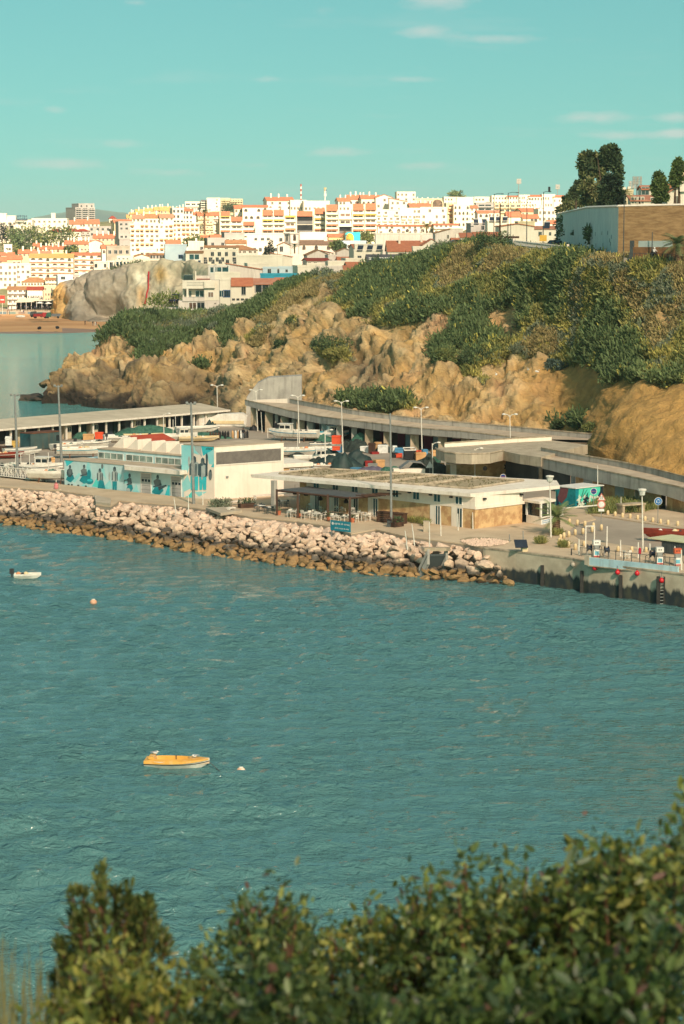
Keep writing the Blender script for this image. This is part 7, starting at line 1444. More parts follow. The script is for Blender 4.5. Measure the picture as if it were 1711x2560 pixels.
def person(p,rz,label,top_m,leg_m,group=None,h=1.72,pose='stand',hair=None,skin_m=None,helmet=None):
 """one skinned figure: legs and torso follow the pose; clothes are the figure's own surfaces, head with face and hair on top"""
 r=root('person',p,rz,label,'person',group);s=h/1.72;skin_m=skin_m or pm('skin',(198,150,120),(184,136,108),4,.6)
 if pose=='ride':V=[(0,0,.93),(.02,0,1.1),(.12,0,1.32),(.16,0,1.46),(.10,-.12,.92),(.38,-.2,.80),(.22,-.2,.45),(.34,-.2,.40),(.10,.12,.92),(.38,.2,.80),(.22,.2,.45),(.34,.2,.40),(.14,-.2,1.38),(.28,-.3,1.2),(.45,-.34,1.13),(.14,.2,1.38),(.28,.3,1.2),(.45,.34,1.13)]
 elif pose=='walk':V=[(0,0,.92),(0,0,1.12),(.01,0,1.34),(.02,0,1.48),(.0,-.09,.86),(.16,-.1,.48),(.12,-.1,.06),(.26,-.1,.03),(.0,.09,.86),(-.08,.1,.48),(-.3,.1,.12),(-.2,.1,.03),(0,-.19,1.40),(-.08,-.24,1.14),(.02,-.24,.90),(0,.19,1.40),(.08,.24,1.14),(.2,.22,.94)]
 else:V=[(0,0,.92),(0,0,1.12),(.01,0,1.34),(.01,0,1.48),(.0,-.09,.86),(.02,-.1,.48),(.0,-.1,.06),(.14,-.11,.03),(.0,.09,.86),(.02,.1,.48),(.0,.1,.06),(.14,.11,.03),(0,-.19,1.40),(-.02,-.24,1.14),(.05,-.24,.90),(0,.19,1.40),(-.02,.24,1.14),(.05,.24,.90)]
 V=[(x*s,y*s,z*s)for x,y,z in V]
 E=[(0,1),(1,2),(2,3),(0,4),(4,5),(5,6),(6,7),(0,8),(8,9),(9,10),(10,11),(2,12),(12,13),(13,14),(2,15),(15,16),(16,17)]
 R_=[.13,.125,.145,.06,.09,.062,.045,.045,.09,.062,.045,.045,.07,.05,.036,.07,.05,.036]
 b_=skin_body('body',V,E,[q*s for q in R_],top_m,r);b_.data.materials.append(leg_m);b_.data.materials.append(skin_m)
 hz=V[0][2]+.03;mi=[]
 for pl in b_.data.polygons:
  c=pl.center;mi.append(1 if c.z<hz else(2 if(abs(c.y)>.2*s and c.z<1.06*s and pose!='ride')else 0))
 b_.data.polygons.foreach_set('material_index',mi)
 hx,hy_,hz2=V[3][0]+.02,0,V[3][2]+.14*s
 m=MB();m.lathe([(.03,-.13),(.07,-.10),(.085,-.03),(.09,.03),(.075,.09),(.04,.125),(.005,.135)],12);m.add([(.08,-.018,-.01),(.08,.018,-.01),(.112,0,-.035),(.084,0,.03)],[(0,2,3),(2,1,3),(0,1,2)]);hd=m.obj('head',skin_m,r,True);hd.location=(hx,hy_,hz2);hd.scale=(s,s,s)
 for y in(-.032,.032):m2=MB();m2.ball((0.084,y,.02),.012,6);m2.obj('eye',black_m,hd)
 MB().box(.082,.09,-.025,.025,-.065,-.055).obj('mouth',pm('lip',(150,84,76),None,2,.6),hd)
 for y in(-.09,.09):MB().box(-.015,.02,y-.012,y+.012,-.03,.03).obj('ear',skin_m,hd)
 if helmet:m3=MB();m3.ball((0,0,.03),.15,12);m3.obj('helmet',helmet,hd,True)
 else:m3=MB();m3.lathe([(.098,-.02),(.1,.04),(.085,.1),(.045,.14),(.005,.15)],12,(-.018,0,0));m3.obj('hair',hair or pm('dark_hair',(52,40,32),None,4,.8),hd,True)
 return r
white_c=pm('white_cloth',(226,224,218),None,3,.9);black_c=pm('black_cloth',(40,40,44),None,3,.9);grey_cl=pm('grey_cloth',(110,112,116),None,3,.9);red_c=pm('red_cloth',(150,48,46),None,3,.9);blue_c=pm('blue_cloth',(58,78,112),None,3,.9)
person(mp_+Vector((-.12,-.1,-.02)),math.radians(62),'rider in a white jacket and white helmet leaning over the motorcycle',white_c,black_c,None,1.72,'ride',helmet=white_c)
# ------------------------------------------------------------------ beach front
SZ=lambda u,v:(lambda z:P(u,v,z))(float(np.interp(33*FPX/max(1,v-VH),[655*K,672*K,700*K,745*K,764*K],[0,.1,1.5,2.6,3.3])))
pw0,pw1=D(-60,786,758),D(134,785,758)
pwl=root('promenade_wall',pw0,0,'low stone promenade wall behind the beach','wall');MB().box(0,pw1.x-pw0.x,0,1,-2,1.5).obj('wall',WALLS['s'],pwl);MB().box(0,pw1.x-pw0.x,-.1,30,1.5,1.65).obj('terrace_paving',cop_c,pwl)
for k in range(7):MB().box(2+k*3.6,4.6+k*3.6,-.03,.02,-.2,1.0).obj('painted_panel',pm('faded_paint_%d'%(k%3),[(120,138,130),(150,130,116),(104,124,132)][k%3],None,.8,.9),pwl)
aw_=D(38,772,760);ar_=root('beach_terrace_awning',aw_,0,'long pale restaurant awning over the beach terrace','awning');s_=760*K/FPX
MB().add([(0,0,2.6),(48*s_,0,2.8),(60*s_,6,4.2),(6*s_,6,3.8),(0,0,2.4),(48*s_,0,2.6),(60*s_,6,4.0),(6*s_,6,3.6)],[(0,1,2,3),(7,6,5,4),(0,4,5,1),(1,5,6,2),(2,6,7,3),(3,7,4,0)]).obj('canopy',pm('pale_canvas',(206,200,180),(192,184,164),1,.85),ar_)
MB().box(46*s_,96*s_,0,5,3.0,3.4).obj('canopy',MATS['pale_canvas'],ar_)
for k in range(8):MB().tube([(k*13*s_+.3,.1,-.2),(k*13*s_+.3,.1,2.9)],.08,5).obj('post',white_f,ar_)
MB().box(0,96*s_,4,5,-.2,3.2).obj('shaded_front',dark_in,ar_)
for(u,v,m_,lab)in((100,768,white_c,'white parasol on the beach terrace'),(122,769,white_c,'second white parasol nearer the cliff on the beach terrace')):
 r=root('parasol',D(u,v+3,757),0,lab,'parasol');MB().lathe([(1.6,2.0),(.05,2.6),(.03,2.6),(1.55,1.98)],10).obj('canopy',m_,r);MB().tube([(0,0,0),(0,0,2.5)],.04,5).obj('pole',metal_g,r)
for k,(u,v)in enumerate(((22,772),(30,773),(44,772),(52,773),(63,772),(70,773),(78,772),(88,773),(108,772),(114,773),(119,773),(126,772),(130,772))):person(D(u,v+2.5,757.5),rnd.uniform(0,6),'person in dark clothes under the beach terrace awning',(black_c,blue_c,grey_cl)[k%3],black_c,'people on the beach terrace',1.7)
beach_people=(((1115,905),black_c,black_c,'walk','lone person in black walking on the beach below the pale cliff',1.8),((1217,912),black_c,grey_cl,'stand','person in black beside the white-clothed one on the beach',1.7),((1247,914),white_c,white_c,'walk','person in white walking on the beach',1.7),((1262,908),red_c,grey_cl,'walk','short person in red next to the white-clothed one on the beach',1.4),((100,762),red_c,black_c,'stand','person standing at the promenade wall left of the flagpole',1.7),((125,770),blue_c,black_c,'stand','person in blue standing on the sand before the promenade wall',1.7),((290,760),white_c,grey_cl,'stand','person in white by the promenade wall steps',1.7),((310,764),blue_c,grey_cl,'walk','person in blue walking by the promenade wall steps',1.7))
for((x,y),a,b_,po,lab,h)in beach_people:person(SZ(x/5.2267,640+y/5.2267),rnd.uniform(0,6),lab,a,b_,None,h,po)
for(x,y,lab)in((517,955,'dark small bundle lying alone on the wet sand'),(752,948,'dark dog-sized bundle on the open sand')):
 p=SZ(x/5.2267,640+y/5.2267);me=boulder(77+int(x),.8,.5,.6,2,.5);me.materials.append(black_c);o=bpy.data.objects.new('beach_bag',me);link(o);o.location=p+Vector((0,0,.4));tag(o,lab,'bundle')
def truck(p,rz,label,cab,bed):
 r=root('truck',p,rz,label,'truck');MB().ext_y([(-.9,.5),(1.0,.5),(1.0,1.2),(.6,2.1),(-.9,2.2)],-.95,.95).obj('cab',cab,r);MB().box(-4.2,-1.0,-1.0,1.0,.7,1.7).obj('bed',bed,r);MB().add([(.63,-.8,1.95),(.63,.8,1.95),(.96,.85,1.3),(.96,-.85,1.3)],[(0,1,2,3)]).obj('windscreen',dark_g,r).location=(.03,0,.02)
 for x in(.3,-3.4):
  for y in(-1.0,.75):MB().lathe([(.42,0),(.42,.25),(.2,.25),(.2,0)],12).obj('wheel',black_m,r).matrix_local=Matrix.Translation((x,y+.25,.42))@Matrix.Rotation(math.pi/2,4,'X')
truck(SZ(84,793),2.9,'dark grey truck parked on the sand below the promenade',slate,slate);truck(SZ(112,796),.3,'red vehicle parked on the sand near the cliff',pm('truck_red',(176,48,52),None,1,.4),red_c);truck(SZ(122,796),3.3,'green tractor-like vehicle beside the red one on the sand',pm('truck_green',(50,96,76),None,1,.5),grey_cl)
def skiff_pile(p,label,m_):me=boulder(int(p.x*7)%91,2.2,.9,.5,2,.4);me.materials.append(m_);o=bpy.data.objects.new('beached_boat',me);link(o);o.location=p+Vector((0,0,.35));tag(o,label,'boat')
skiff_pile(SZ(50,793),'pale boat lying upturned on the sand',white_c);skiff_pile(SZ(140,789),'heap of pale boats at the foot of the ochre cliff end',grey_cl)
r=root('flagpole',SZ(72,781),0,'thin white flagpole at the edge of the beach','flagpole');MB().tube([(0,0,0),(0,0,5.5)],.08,6).obj('pole',metal_w,r)
tl=D(0,772,745);r=root('lifeguard_board',tl,0,'red sign board at the edge of the beach far left','sign');MB().box(0,2.0,-.1,.1,2.2,5.0).obj('board',pm('sign_red',(206,70,56),None,1,.6),r);MB().tube([(1,0,-2),(1,0,2.3)],.1,6).obj('post',metal_w,r);MB().box(.3,1.7,-.13,-.1,3.2,3.6).obj('white_mark',white_c,r)
uvp=[(373,679),(372,700),(371,720),(369,732),(366,745),(362,762)]
uf,vf=proj(fl2);pr=[]
for(u,v)in uvp:
 i_=int(np.argmin(np.hypot(uf-u,vf-v)));pr.append(Vector(fl2[i_])+Vector((0,-.8,0)))
tag(MB().tube(pr,.28,6).obj('red_pipe',pm('pipe_red',(190,44,46),(170,36,40),1,.6)),'red pipe running down the pale cliff above the beach','pipe')
uc=np.linspace(268,352,18);cb=[]
p0=D(300,672,738);rt_=root('cliff_edge_scrub',p0,0,'strip of green scrub along the top edge of the pale cliff','scrub');crown_mesh('foliage',[(tuple(D(u,np.interp(u,[268,300,352],[690,674,664])+rnd.uniform(-3,3),733)-p0),rnd.uniform(1.2,2.4))for u in uc],.7,80,G_O+G_D,rt_)
p0=D(420,750,560);rt_=root('bright_shrubbery',p0,0,'bright yellow-green shrubs below the pale cliff beside the villa terrace','shrubs');crown_mesh('foliage',[(tuple(D(u,v,560)-p0),rnd.uniform(1.4,2.6))for u,v in((385,752),(395,745),(405,750),(415,745),(425,748),(435,745),(443,748),(375,764),(400,760),(420,760),(440,758))],.6,80,[L3((128,138,62)),L3((112,126,60)),L3((144,146,70))],rt_)
for k,(u,v)in enumerate(((424,758),(428,758),(432,759),(437,758),(441,759),(445,758))):person(D(u,v+5,483),rnd.uniform(0,6),'person in dark clothes on the terrace beside the modern villa',(black_c,blue_c)[k%2],black_c,'people on the villa terrace',1.7)
# ------------------------------------------------------------------ terrace of the restaurant
pz=QZ+.12
def GP(u,v):return P(u,v,pz)
pg_=root('pergola',GP(745,1295),0,'dark timber pergola with a slate cloth roof on the restaurant terrace','pergola');po=pg_.location.copy();hp=2.75
posts=[GP(692.7,1288.6),GP(745,1295),GP(820,1302.6),GP(875,1309)]
for p in posts:q=p-po;MB().box(q.x-.11,q.x+.11,q.y-.11,q.y+.11,0,hp+.1).obj('post',wood,pg_)
zr_=pz+hp;cn=[P(692,1224,zr_),P(875,1243,zr_),P(955,1235,zr_),P(773,1216,zr_)]
MB().slabz([p-po for p in(cn[0],cn[1],cn[1].lerp(cn[2],.75),cn[3])],.06).obj('cloth_roof',pm('slate_cloth',(88,90,90),(72,76,78),1,.85),pg_)
for i in range(4):a_,b_2=(cn[0].lerp(cn[1],i/3)-po,cn[3].lerp(cn[2],i/3)-po);MB().tube([a_-Vector((0,0,.14)),b_2-Vector((0,0,.14))],.09,4).obj('beam',wood,pg_)
for a_,b_2 in((cn[0],cn[1]),(cn[1],cn[2])):MB().tube([a_-po-Vector((0,0,.12)),b_2-po-Vector((0,0,.12))],.1,4).obj('beam',wood,pg_)
for i in range(5):a_=cn[1].lerp(cn[2],.3+.17*i)-po;MB().tube([a_+Vector((-.4,.2,.1)),a_+Vector((2.2,-.1,.02))],.05,4).obj('lath',wood,pg_)
for k,(x,y)in enumerate(((463,250),(570,262),(710,308),(963,335),(1190,305))):
 u,v=620+x/3.92,1170+y/3.92;p=P(u,v,pz+1.75);r=root('pendant_lamp',p,0,('round black basket lamp at the first pergola post','black basket lamp between the first two pergola posts','black basket lamp before the second tall glass door','small black basket lamp left of the last pergola post','largest black basket lamp beyond the last pergola post')[k],'lamp');MB().lathe([(.24,-.1),(.28,.05),(.15,.3),(.04,.42)],12).obj('shade',black_m,r);MB().tube([(0,0,.4),(0,0,hp-1.75)],.015,4).obj('cord',black_m,r)
def chair_proto(m,label,cat='chair',group=None):
 r=root('terrace_chair',(0,0,0),0,label,cat,group)
 MB().box(-.22,.22,-.22,.22,.42,.46).obj('seat',m,r)
 for x in(-.2,.2):
  for y in(-.2,.2):MB().tube([(x*1.08,y*1.08,0),(x,y,.43)],.022,4).obj('leg',m,r)
 MB().box(-.22,.22,.18,.21,.62,.84).obj('backrest',m,r)
 for x in(-.2,.2):MB().tube([(x,.2,.43),(x,.2,.84)],.022,4).obj('back_post',m,r);MB().tube([(x,.2,.66),(x,-.16,.65),(x,-.18,.43)],.018,4).obj('armrest',m,r)
 return r
def table_proto(m,tm,label,group):
 r=root('terrace_table',(0,0,0),0,label,'table',group);MB().box(-.38,.38,-.38,.38,.70,.74).obj('tabletop',tm,r)
 for x in(-.32,.32):
  for y in(-.32,.32):MB().tube([(x,y,0),(x,y,.7)],.03,4).obj('leg',m,r)
 return r
def spread(proto,spots,Zf,rz=None):
 for i,(x,y)in enumerate(spots):o=proto if i==0 else copy_tree(proto);o.location=GP(*Zf(x,y));o.rotation_euler.z=rnd.choice((.7,-.9,2.3,-2.5))+rnd.uniform(-.3,.3)if rz is None else rz
spread(chair_proto(metal_w,'white cafe chair drawn up to a table under the pergola','chair','white chairs under the pergola'),((408,475),(442,468),(470,478),(545,488),(597,490),(638,478),(655,502),(712,506),(757,496),(832,522),(880,524),(935,532),(985,528),(1058,533),(1075,492),(1105,488),(1135,514),(1180,513),(1228,508),(600,420),(720,450),(890,448),(845,445),(935,452),(1020,462)),Z7)
spread(table_proto(metal_w,metal_w,'small white table among the white chairs under the pergola','white tables under the pergola'),((428,486),(565,500),(680,512),(850,535),(955,538),(1120,500),(1155,522),(1045,510)),Z7,.65)
spread(table_proto(slate,white_c,'table with a white top outside the pergola','outdoor tables left of the pergola'),((133,430),(222,445),(345,382)),Z7,.3)
spread(chair_proto(slate,'dark chair at one of the white topped tables outside the pergola','chair','dark chairs left of the pergola'),((85,432),(165,428),(190,452),(255,448),(305,385),(380,384),(140,418)),Z7)
spread(chair_proto(metal_w,'white plastic chair alone beside the brown planter'),((1530,535),),Z7,1.2)
bp_=[GP(*Z7(1262,530)),GP(*Z7(1516,552))];f_=FR(bp_[0],bp_[1],'bar_counter','long brown timber bar counter at the end of the terrace','counter')
for k in range(5):MB().box(0,f_.len,0,.08,.05+k*.2,.23+k*.2).obj('plank',wood,f_.r)
MB().box(-.1,f_.len+.1,-.05,.9,1.05,1.12).obj('counter_top',wood,f_.r);MB().box(f_.len-.1,f_.len,.1,.9,0,1.0).obj('end_panel',wood,f_.r)
def planter(u0,v0,u1,v1,label,cols):
 f_=FR(GP(u0,v0),GP(u1,v1),'planter',label,'planter')
 for k in range(2):MB().box(0,f_.len,-.02,.8,.02+k*.24,.24+k*.24).obj('plank',wood,f_.r)
 crown_mesh('foliage',[((f_.len*(k+.5)/4,.4,.65),.34)for k in range(4)],.22,40,cols,f_.r)
planter(987,1319,1010,1316,'low brown planter with dark plants at the foot of the tall mast',G_D+[L3((86,60,56))]);planter(602,1271,638,1269,'brown planter with small shrubs on the open promenade',G_D)
r=root('waste_bin',GP(974,1317),0,'small dark bin beside the tall mast','bin');MB().box(-.25,.25,-.25,.25,0,.7).obj('box',slate,r);MB().box(-.28,.28,-.28,.28,.7,.76).obj('lid',black_m,r)
bush(GP(552,1268),1.15,'round grey-green bush on the promenade at the corner of the painted building',G_G,None,'bush',12,.2,90)
for(u,v,lab)in((751,1294,'terracotta pot at the second pergola post'),(823,1303,'terracotta pot at the third pergola post'),(882,1306,'terracotta pot at the last pergola post'),(698,1287,'terracotta pot with a dark shrub at the first pergola post')):
 r=root('flower_pot',GP(u,v),0,lab,'pot');MB().lathe([(.16,0),(.24,.4),(.26,.4),(.26,.46),(.2,.46)],12).obj('pot',pm('terracotta',(198,116,84),None,2,.8),r);crown_mesh('plant',[((0,0,.6),.24)],.16,40,G_D,r)
for(u0,v0,u1,v1,lab)in((560,1268,606,1262,'low white concrete bench left of the planter'),(575,1281,590,1279,'small white concrete bench on the promenade edge'),(640,1250,745,1240,'row of low concrete planters along the blank white wall')):
 f_=FR(GP(u0,v0),GP(u1,v1),'bench',lab,'bench');n_=max(1,int(f_.len/2.6));MB().box(0,f_.len,0,.5,.38,.5).obj('seat',white_w,f_.r)
 for k in range(n_+1):MB().box(f_.len*k/n_-.15 if k else 0,f_.len*k/n_+.15 if k<n_ else f_.len,.05,.45,0,.38).obj('block',white_w,f_.r)
sa,sb=P(827,1328,QZ),P(877,1334,QZ);sf_=FR(sa,sb,'harbour_sign','turquoise sign board with a white emblem and reversed lettering at the breakwater edge','sign');sh_=1.05
MB().box(0,sf_.len,-.03,.03,.12,sh_+.12).obj('board',pm('sign_turquoise',(34,128,146),(30,120,140),1,.6),sf_.r)
for x in(.1,sf_.len-.1):MB().box(x-.04,x+.04,.03,.1,-.6,sh_).obj('post',metal_g,sf_.r)
MB().lathe([(.15,0),(.15,.01)],16).obj('emblem',white_c,sf_.r).matrix_local=Matrix.Translation((sf_.len*.12,-.034,.85))@Matrix.Rotation(math.pi/2,4,'X')
def board_text(txt,f,xa,xb,za,zb_,m):
 me,_=letters(txt,0,100,0,100,100,m,'lettering','',.01);co=np.empty(len(me.vertices)*3,dtype=np.float32);me.vertices.foreach_get('co',co);co=co.reshape(-1,3)
 co[:,0]=xa+co[:,0]/max(1e-6,co[:,0].max())*(xb-xa);co[:,2]=za+co[:,2]/max(1e-6,co[:,2].max())*(zb_-za);co[:,1]=-.036+co[:,1]*.02;me.vertices.foreach_set('co',co.ravel());me.update()
 o=bpy.data.objects.new('lettering',me);link(o,f.r)
board_text('porto de abrigo',sf_,sf_.len*.2,sf_.len*.95,.72,1.0,white_c);board_text('zona de acesso & fila',sf_,sf_.len*.22,sf_.len*.93,.34,.5,white_c)
# ------------------------------------------------------------------ lamps, masts, poles and signs on the quay
def lamp(u,v,ut,vt,kind,label,name='street_lamp',cat='street lamp',rad=.09,m=None):
 p=G(u,v);q=D(ut,vt,p.y/K)-p;r=root(name,p,0,label,cat);m=m or metal_w;MB().tube([(0,0,-.2),q*.5,q],[rad*1.3,rad,rad*.75],7).obj('pole',m,r)
 if kind in('double','single'):
  for s_ in((-1,1)if kind=='double' else(1,)):
   MB().tube([q+Vector((0,0,-.3)),q+Vector((.25*s_,0,.0)),q+Vector((.62*s_,-.05,.08))],.05,5).obj('arm',m,r);h_=MB();h_.ball((0,0,0),.3,10,.42);h_.obj('lamp_head',pm('lamp_white',(234,228,216),None,2,.4),r,True).location=q+Vector((.8*s_,-.05,.08))
 if kind=='mast':MB().box(q.x-.55,q.x+.55,q.y-.05,q.y+.05,q.z-.25,q.z-.12).obj('crossbar',m,r);[MB().box(q.x+x-.14,q.x+x+.14,q.y-.2,q.y+.1,q.z-.15,q.z+.08).obj('lamp_head',metal_g,r)for x in(-.45,.45)]
 if kind=='lantern':MB().lathe([(.12,0),(.28,.1),(.34,.55),(.02,.56)],8,tuple(q)).obj('lantern',pm('lantern_glass',(206,206,196),None,2,.3),r);MB().lathe([(.42,.55),(.4,.68),(.05,.74)],10,tuple(q)).obj('cap',metal_w,r)
 return r
lamp(46,1196,37,985,'mast','tall grey lighting mast standing at the white gangway','lighting_mast','lighting mast',.15,metal_g);lamp(155,1163,146,963,'mast','tall grey lighting mast left of the painted building','lighting_mast','lighting mast',.15,metal_g)
lamp(485,1262,478,1006,'mast','tall grey lighting mast in front of the painted tall block','lighting_mast','lighting mast',.15,metal_g);lamp(979,1317,976,1033,'','tall pale mast rising in front of the restaurant','mast','mast',.11,metal_g)
for a in((545,1060,543,964,'double','twin lamp at the end of the fishing shed'),(645,1078,640,976,'double','twin lamp before the glazed end of the cliff storehouse'),(749,1108,745,990,'double','twin lamp beside the white and blue boat'),(858,1132,854,1004,'double','twin lamp beside the orange crate'),(1056,1139,1053,1020,'double','twin lamp before the magenta shutters'),(1278,1160,1275,1037,'double','twin lamp rising behind the round roof'),(814,1170,813,1076,'single','curved single lamp among the dark net piles'),(1083,1193,1081,1108,'single','curved single lamp beside the triangular sign'),(1188,1204,1187,1122,'single','curved single lamp at the round stone wall'),(411,1112,409,1035,'single','curved single lamp before the red roofed shelter'),(1378,1346,1375,1206,'lantern','lantern lamp post beside the stocky palm'),(1608,1382,1605.6,1240,'lantern','lantern lamp post behind the fuel dock')):lamp(*a,rad=.07)
for i,(u,v,ut,vt,lab)in enumerate(((1019,1369,1013,1327,'leaning short white pole among the boulders'),(1037,1359,1030,1309,'leaning taller white pole among the boulders'),(1074.5,1363,1074,1304,'upright white pole beside the concrete pillar box'),(1103,1343,1101.5,1277,'white pole before the first tall glass door right of the planter'),(1146,1329,1145,1284,'white pole before the last tall glass door'),(1183,1325,1182,1281,'white pole at the restaurant corner'),(440.5,1280,435,1244,'leaning white pole below the grey doors'),(472,1281,471,1238,'upright white pole left of the tall grey mast'),(508,1265,507,1225,'white pole in front of the painted standing figures'),(1495,1260,1494.6,1164,'tall white pole at the graffiti cabin'),(1553,1281,1553,1242,'white pole at the concrete bench'),(1598,1264,1598,1238,'white pole behind the concrete bench'),(1545,1265,1545,1251,'short white pole on the grass'),(656,1082,653,1030,'slim white pole beside the glazed storehouse end'),(670,1094,669,1070,'short white pole on the yard left of the boats'),(686,1097,685,1073,'second short white pole on the yard left of the boats'))):lamp(u,v,ut,vt,'',lab,'pole','pole',.05)
fpo=root('wire_fence',G(22,1190),0,'line of slim pale fence posts behind the gangway','fence');prevp=None
for(u,v,vt)in((-10,1184,1160),(11,1186,1164),(21,1192,1164),(69,1200,1169),(92,1202,1171),(116,1205,1172),(141,1211,1199)):
 p=G(u,v)-fpo.location;h=(v-vt)*G(u,v).y/FPX;MB().tube([p,p+Vector((0,0,h))],.05,5).obj('post',metal_w,fpo)
 if prevp:MB().tube([prevp+Vector((0,0,.9)),p+Vector((0,0,.9))],.012,4).obj('wire',metal_g,fpo)
 prevp=p
def sign(u,v,vc,kind,label):
 p=G(u,v);hc=Zat(vc,p.y)-QZ;r=root('road_sign',p,0,label,'sign');MB().tube([(0,0,0),(0,0,hc+(.9 if kind=='tri' else .1))],.04,5).obj('post',metal_g,r)
 S_={'b':pm('sign_blue',(36,60,130),None,2,.5),'c':pm('sign_blue_light',(44,110,170),None,2,.5),'w':white_c,'r':pm('sign_pink_red',(206,120,104),None,2,.5)}
 def disc(rad,dy,m,z=hc,n=20):MB().lathe([(rad,0),(rad,.015)],n).obj('plate',S_[m],r).matrix_local=Matrix.Translation((0,dy,z))@Matrix.Rotation(math.pi/2,4,'X')
 def tri(a,dy,m,z):MB().ext_y([(-a,z-a*.55),(a,z-a*.55),(0,z+a*1.15)],dy,dy+.012).obj('plate',S_[m],r)
 if kind=='blue':disc(.36,-.05,'w');disc(.31,-.066,'b');MB().box(-.3,.3,-.085,-.083,hc-.02,hc+.02).obj('stripe',S_['r'],r).rotation_euler=(0,0,0)
 if kind=='tri':disc(.42,-.05,'r');disc(.31,-.066,'w');tri(.46,-.05,'r',hc+.66);tri(.32,-.064,'w',hc+.66);MB().box(-.3,.3,-.06,-.04,hc-.72,hc-.46).obj('plate',S_['w'],r);[MB().box(x-.03,x+.03,-.068,-.064,hc+.56,hc+.86).obj('mark',slate,r)for x in(-.07,.07)]
 if kind=='warn':tri(.5,-.05,'w',hc)
 if kind=='round':
  disc(.42,-.05,'w');disc(.38,-.066,'c')
  for k in range(3):
   a=k*2.094+.5;MB().add([(.2*math.cos(a+t_)*(1+q*.45),-.086,hc+.2*math.sin(a+t_)*(1+q*.45))for t_,q in((0,-.3),(1.1,-.3),(1.1,-.7),(1.6,0),(1.1,.7),(1.1,.3),(0,.3))],[(0,1,2,3,4,5,6)]).obj('arrow',S_['w'],r)
sign(1258,1213,1192,'blue','round blue sign with a white rim seen above the restaurant roof');sign(1484,1279,1228,'blue','round blue sign before the graffiti cabin');sign(1503,1325,1261,'tri','sign post with a red triangle above a red ringed disc');sign(1645,1309,1253,'round','blue roundabout sign with three white arrows');sign(1075,1192,1164,'warn','white triangular sign seen beside the lamp at the net heaps')
bl_=root('bollard',(0,0,0),0,'knee-high cream stone bollard in the curved row on the paved corner','bollard','bollards on the paved corner');MB().lathe([(.16,0),(.16,.46),(.13,.56),(.05,.62)],12).obj('shaft',pm('bollard_stone',(222,196,154),(206,180,140),2,.85),bl_,True)
ZL=lambda x,y:(1350+x/4.3435,1150+y/4.3435)
def rowb(pts,proto,label=None,grp=None):
 for i,(x,y)in enumerate(pts):
  o=proto if(i==0 and label is None)else copy_tree(proto);o.location=G(*ZL(x,y),.12 if label is None else .0)
  if label:tag(o,label,None,grp)
rowb(((322,697),(407,710),(490,724),(582,742),(568,783),(468,803),(384,817),(315,837),(262,852),(225,872),(212,912),(237,925),(312,952),(386,975),(668,762)),bl_)
rowb(((738,607),(818,620),(898,634),(980,644),(1062,657),(1143,670),(1227,685),(1310,700),(1391,712),(1497,724)),bl_,'cream stone bollard in the straight row along the far kerb of the road','bollards along the far kerb');rowb(((850,1003),(998,1006),(1153,1013),(480,945)),bl_,'cream stone bollard behind the fuel dock railing','bollards behind the fuel dock')
def flat(name,pts,m,z0,z1,label=None,cat=None,kind=None):
 q=[(P(u,v,QZ).x,P(u,v,QZ).y)for u,v in pts];ar_=sum(q[i][0]*q[(i+1)%len(q)][1]-q[(i+1)%len(q)][0]*q[i][1]for i in range(len(q)))
 return tag(MB().prism(q if ar_>0 else q[::-1],QZ+z0,QZ+z1).obj(name,m),label,cat,None,kind)
flat('far_pavement',[(1473,1288),(1640,1313),(1711,1325),(1900,1350),(1900,1300),(1711,1284),(1660,1277),(1480,1262)],pave,-.03,.12,None,None,'structure')
gq=[(1470,1287),(1560,1284),(1600,1283),(1640,1275),(1652,1270),(1560,1252),(1480,1258)]
flat('verge',gq,pm('verge_soil',(136,130,78),(110,114,64),1.2,.95,.03),.1,.16,None,None,'structure')
def grass_on(name,pts,n,h,cols,z):
 ps=[P(u,v,QZ+z)for u,v in pts];xs=[p.x for p in ps];ys=[p.y for p in ps];B_=[]
 while len(B_)<n:
  x,y=rnd.uniform(min(xs),max(xs)),rnd.uniform(min(ys),max(ys));c=False;j=len(ps)-1
  for i in range(len(ps)):
   if(ps[i].y>y)!=(ps[j].y>y)and x<(ps[j].x-ps[i].x)*(y-ps[i].y)/(ps[j].y-ps[i].y)+ps[i].x:c=not c
   j=i
  if c:B_.append((x,y,QZ+z))
 V,F2,C2=leaf_cloud(np.array(B_),np.tile([[0,0,1.0]],(n,1)),np.full(n,h),7,.12,.9,np.array(cols)[rng.integers(0,len(cols),n)],.7,.7);o=npmesh(name,V,F2,leaf_m,None,None,False,'stuff');set_col(o,'leafcol',C2)
grass_on('grass',gq,700,.35,[GREENS_C[1],GREENS_C[2],GREENS_C[3]],.15)
for pts in([(1340,1359),(1352,1355),(1367,1357),(1358,1361),(1345,1361)],[(1398,1367),(1420,1366),(1416,1370),(1402,1370)],[(1380,1336),(1402,1333),(1404,1339),(1384,1341)],[(1010,1302),(1060,1306),(1075,1313),(1030,1309)],[(1060,1315),(1070,1312),(1068,1317)]):grass_on('grass',pts,60,.3,[GREENS_C[2],GREENS_C[3]],.12)
gv=flat('gravel_bed',[(1150,1352),(1175,1346),(1225,1347),(1280,1355),(1262,1362),(1215,1369),(1185,1366)],gravel_r,.1,.16,None,None,'structure')
gs=[];gsf=[]
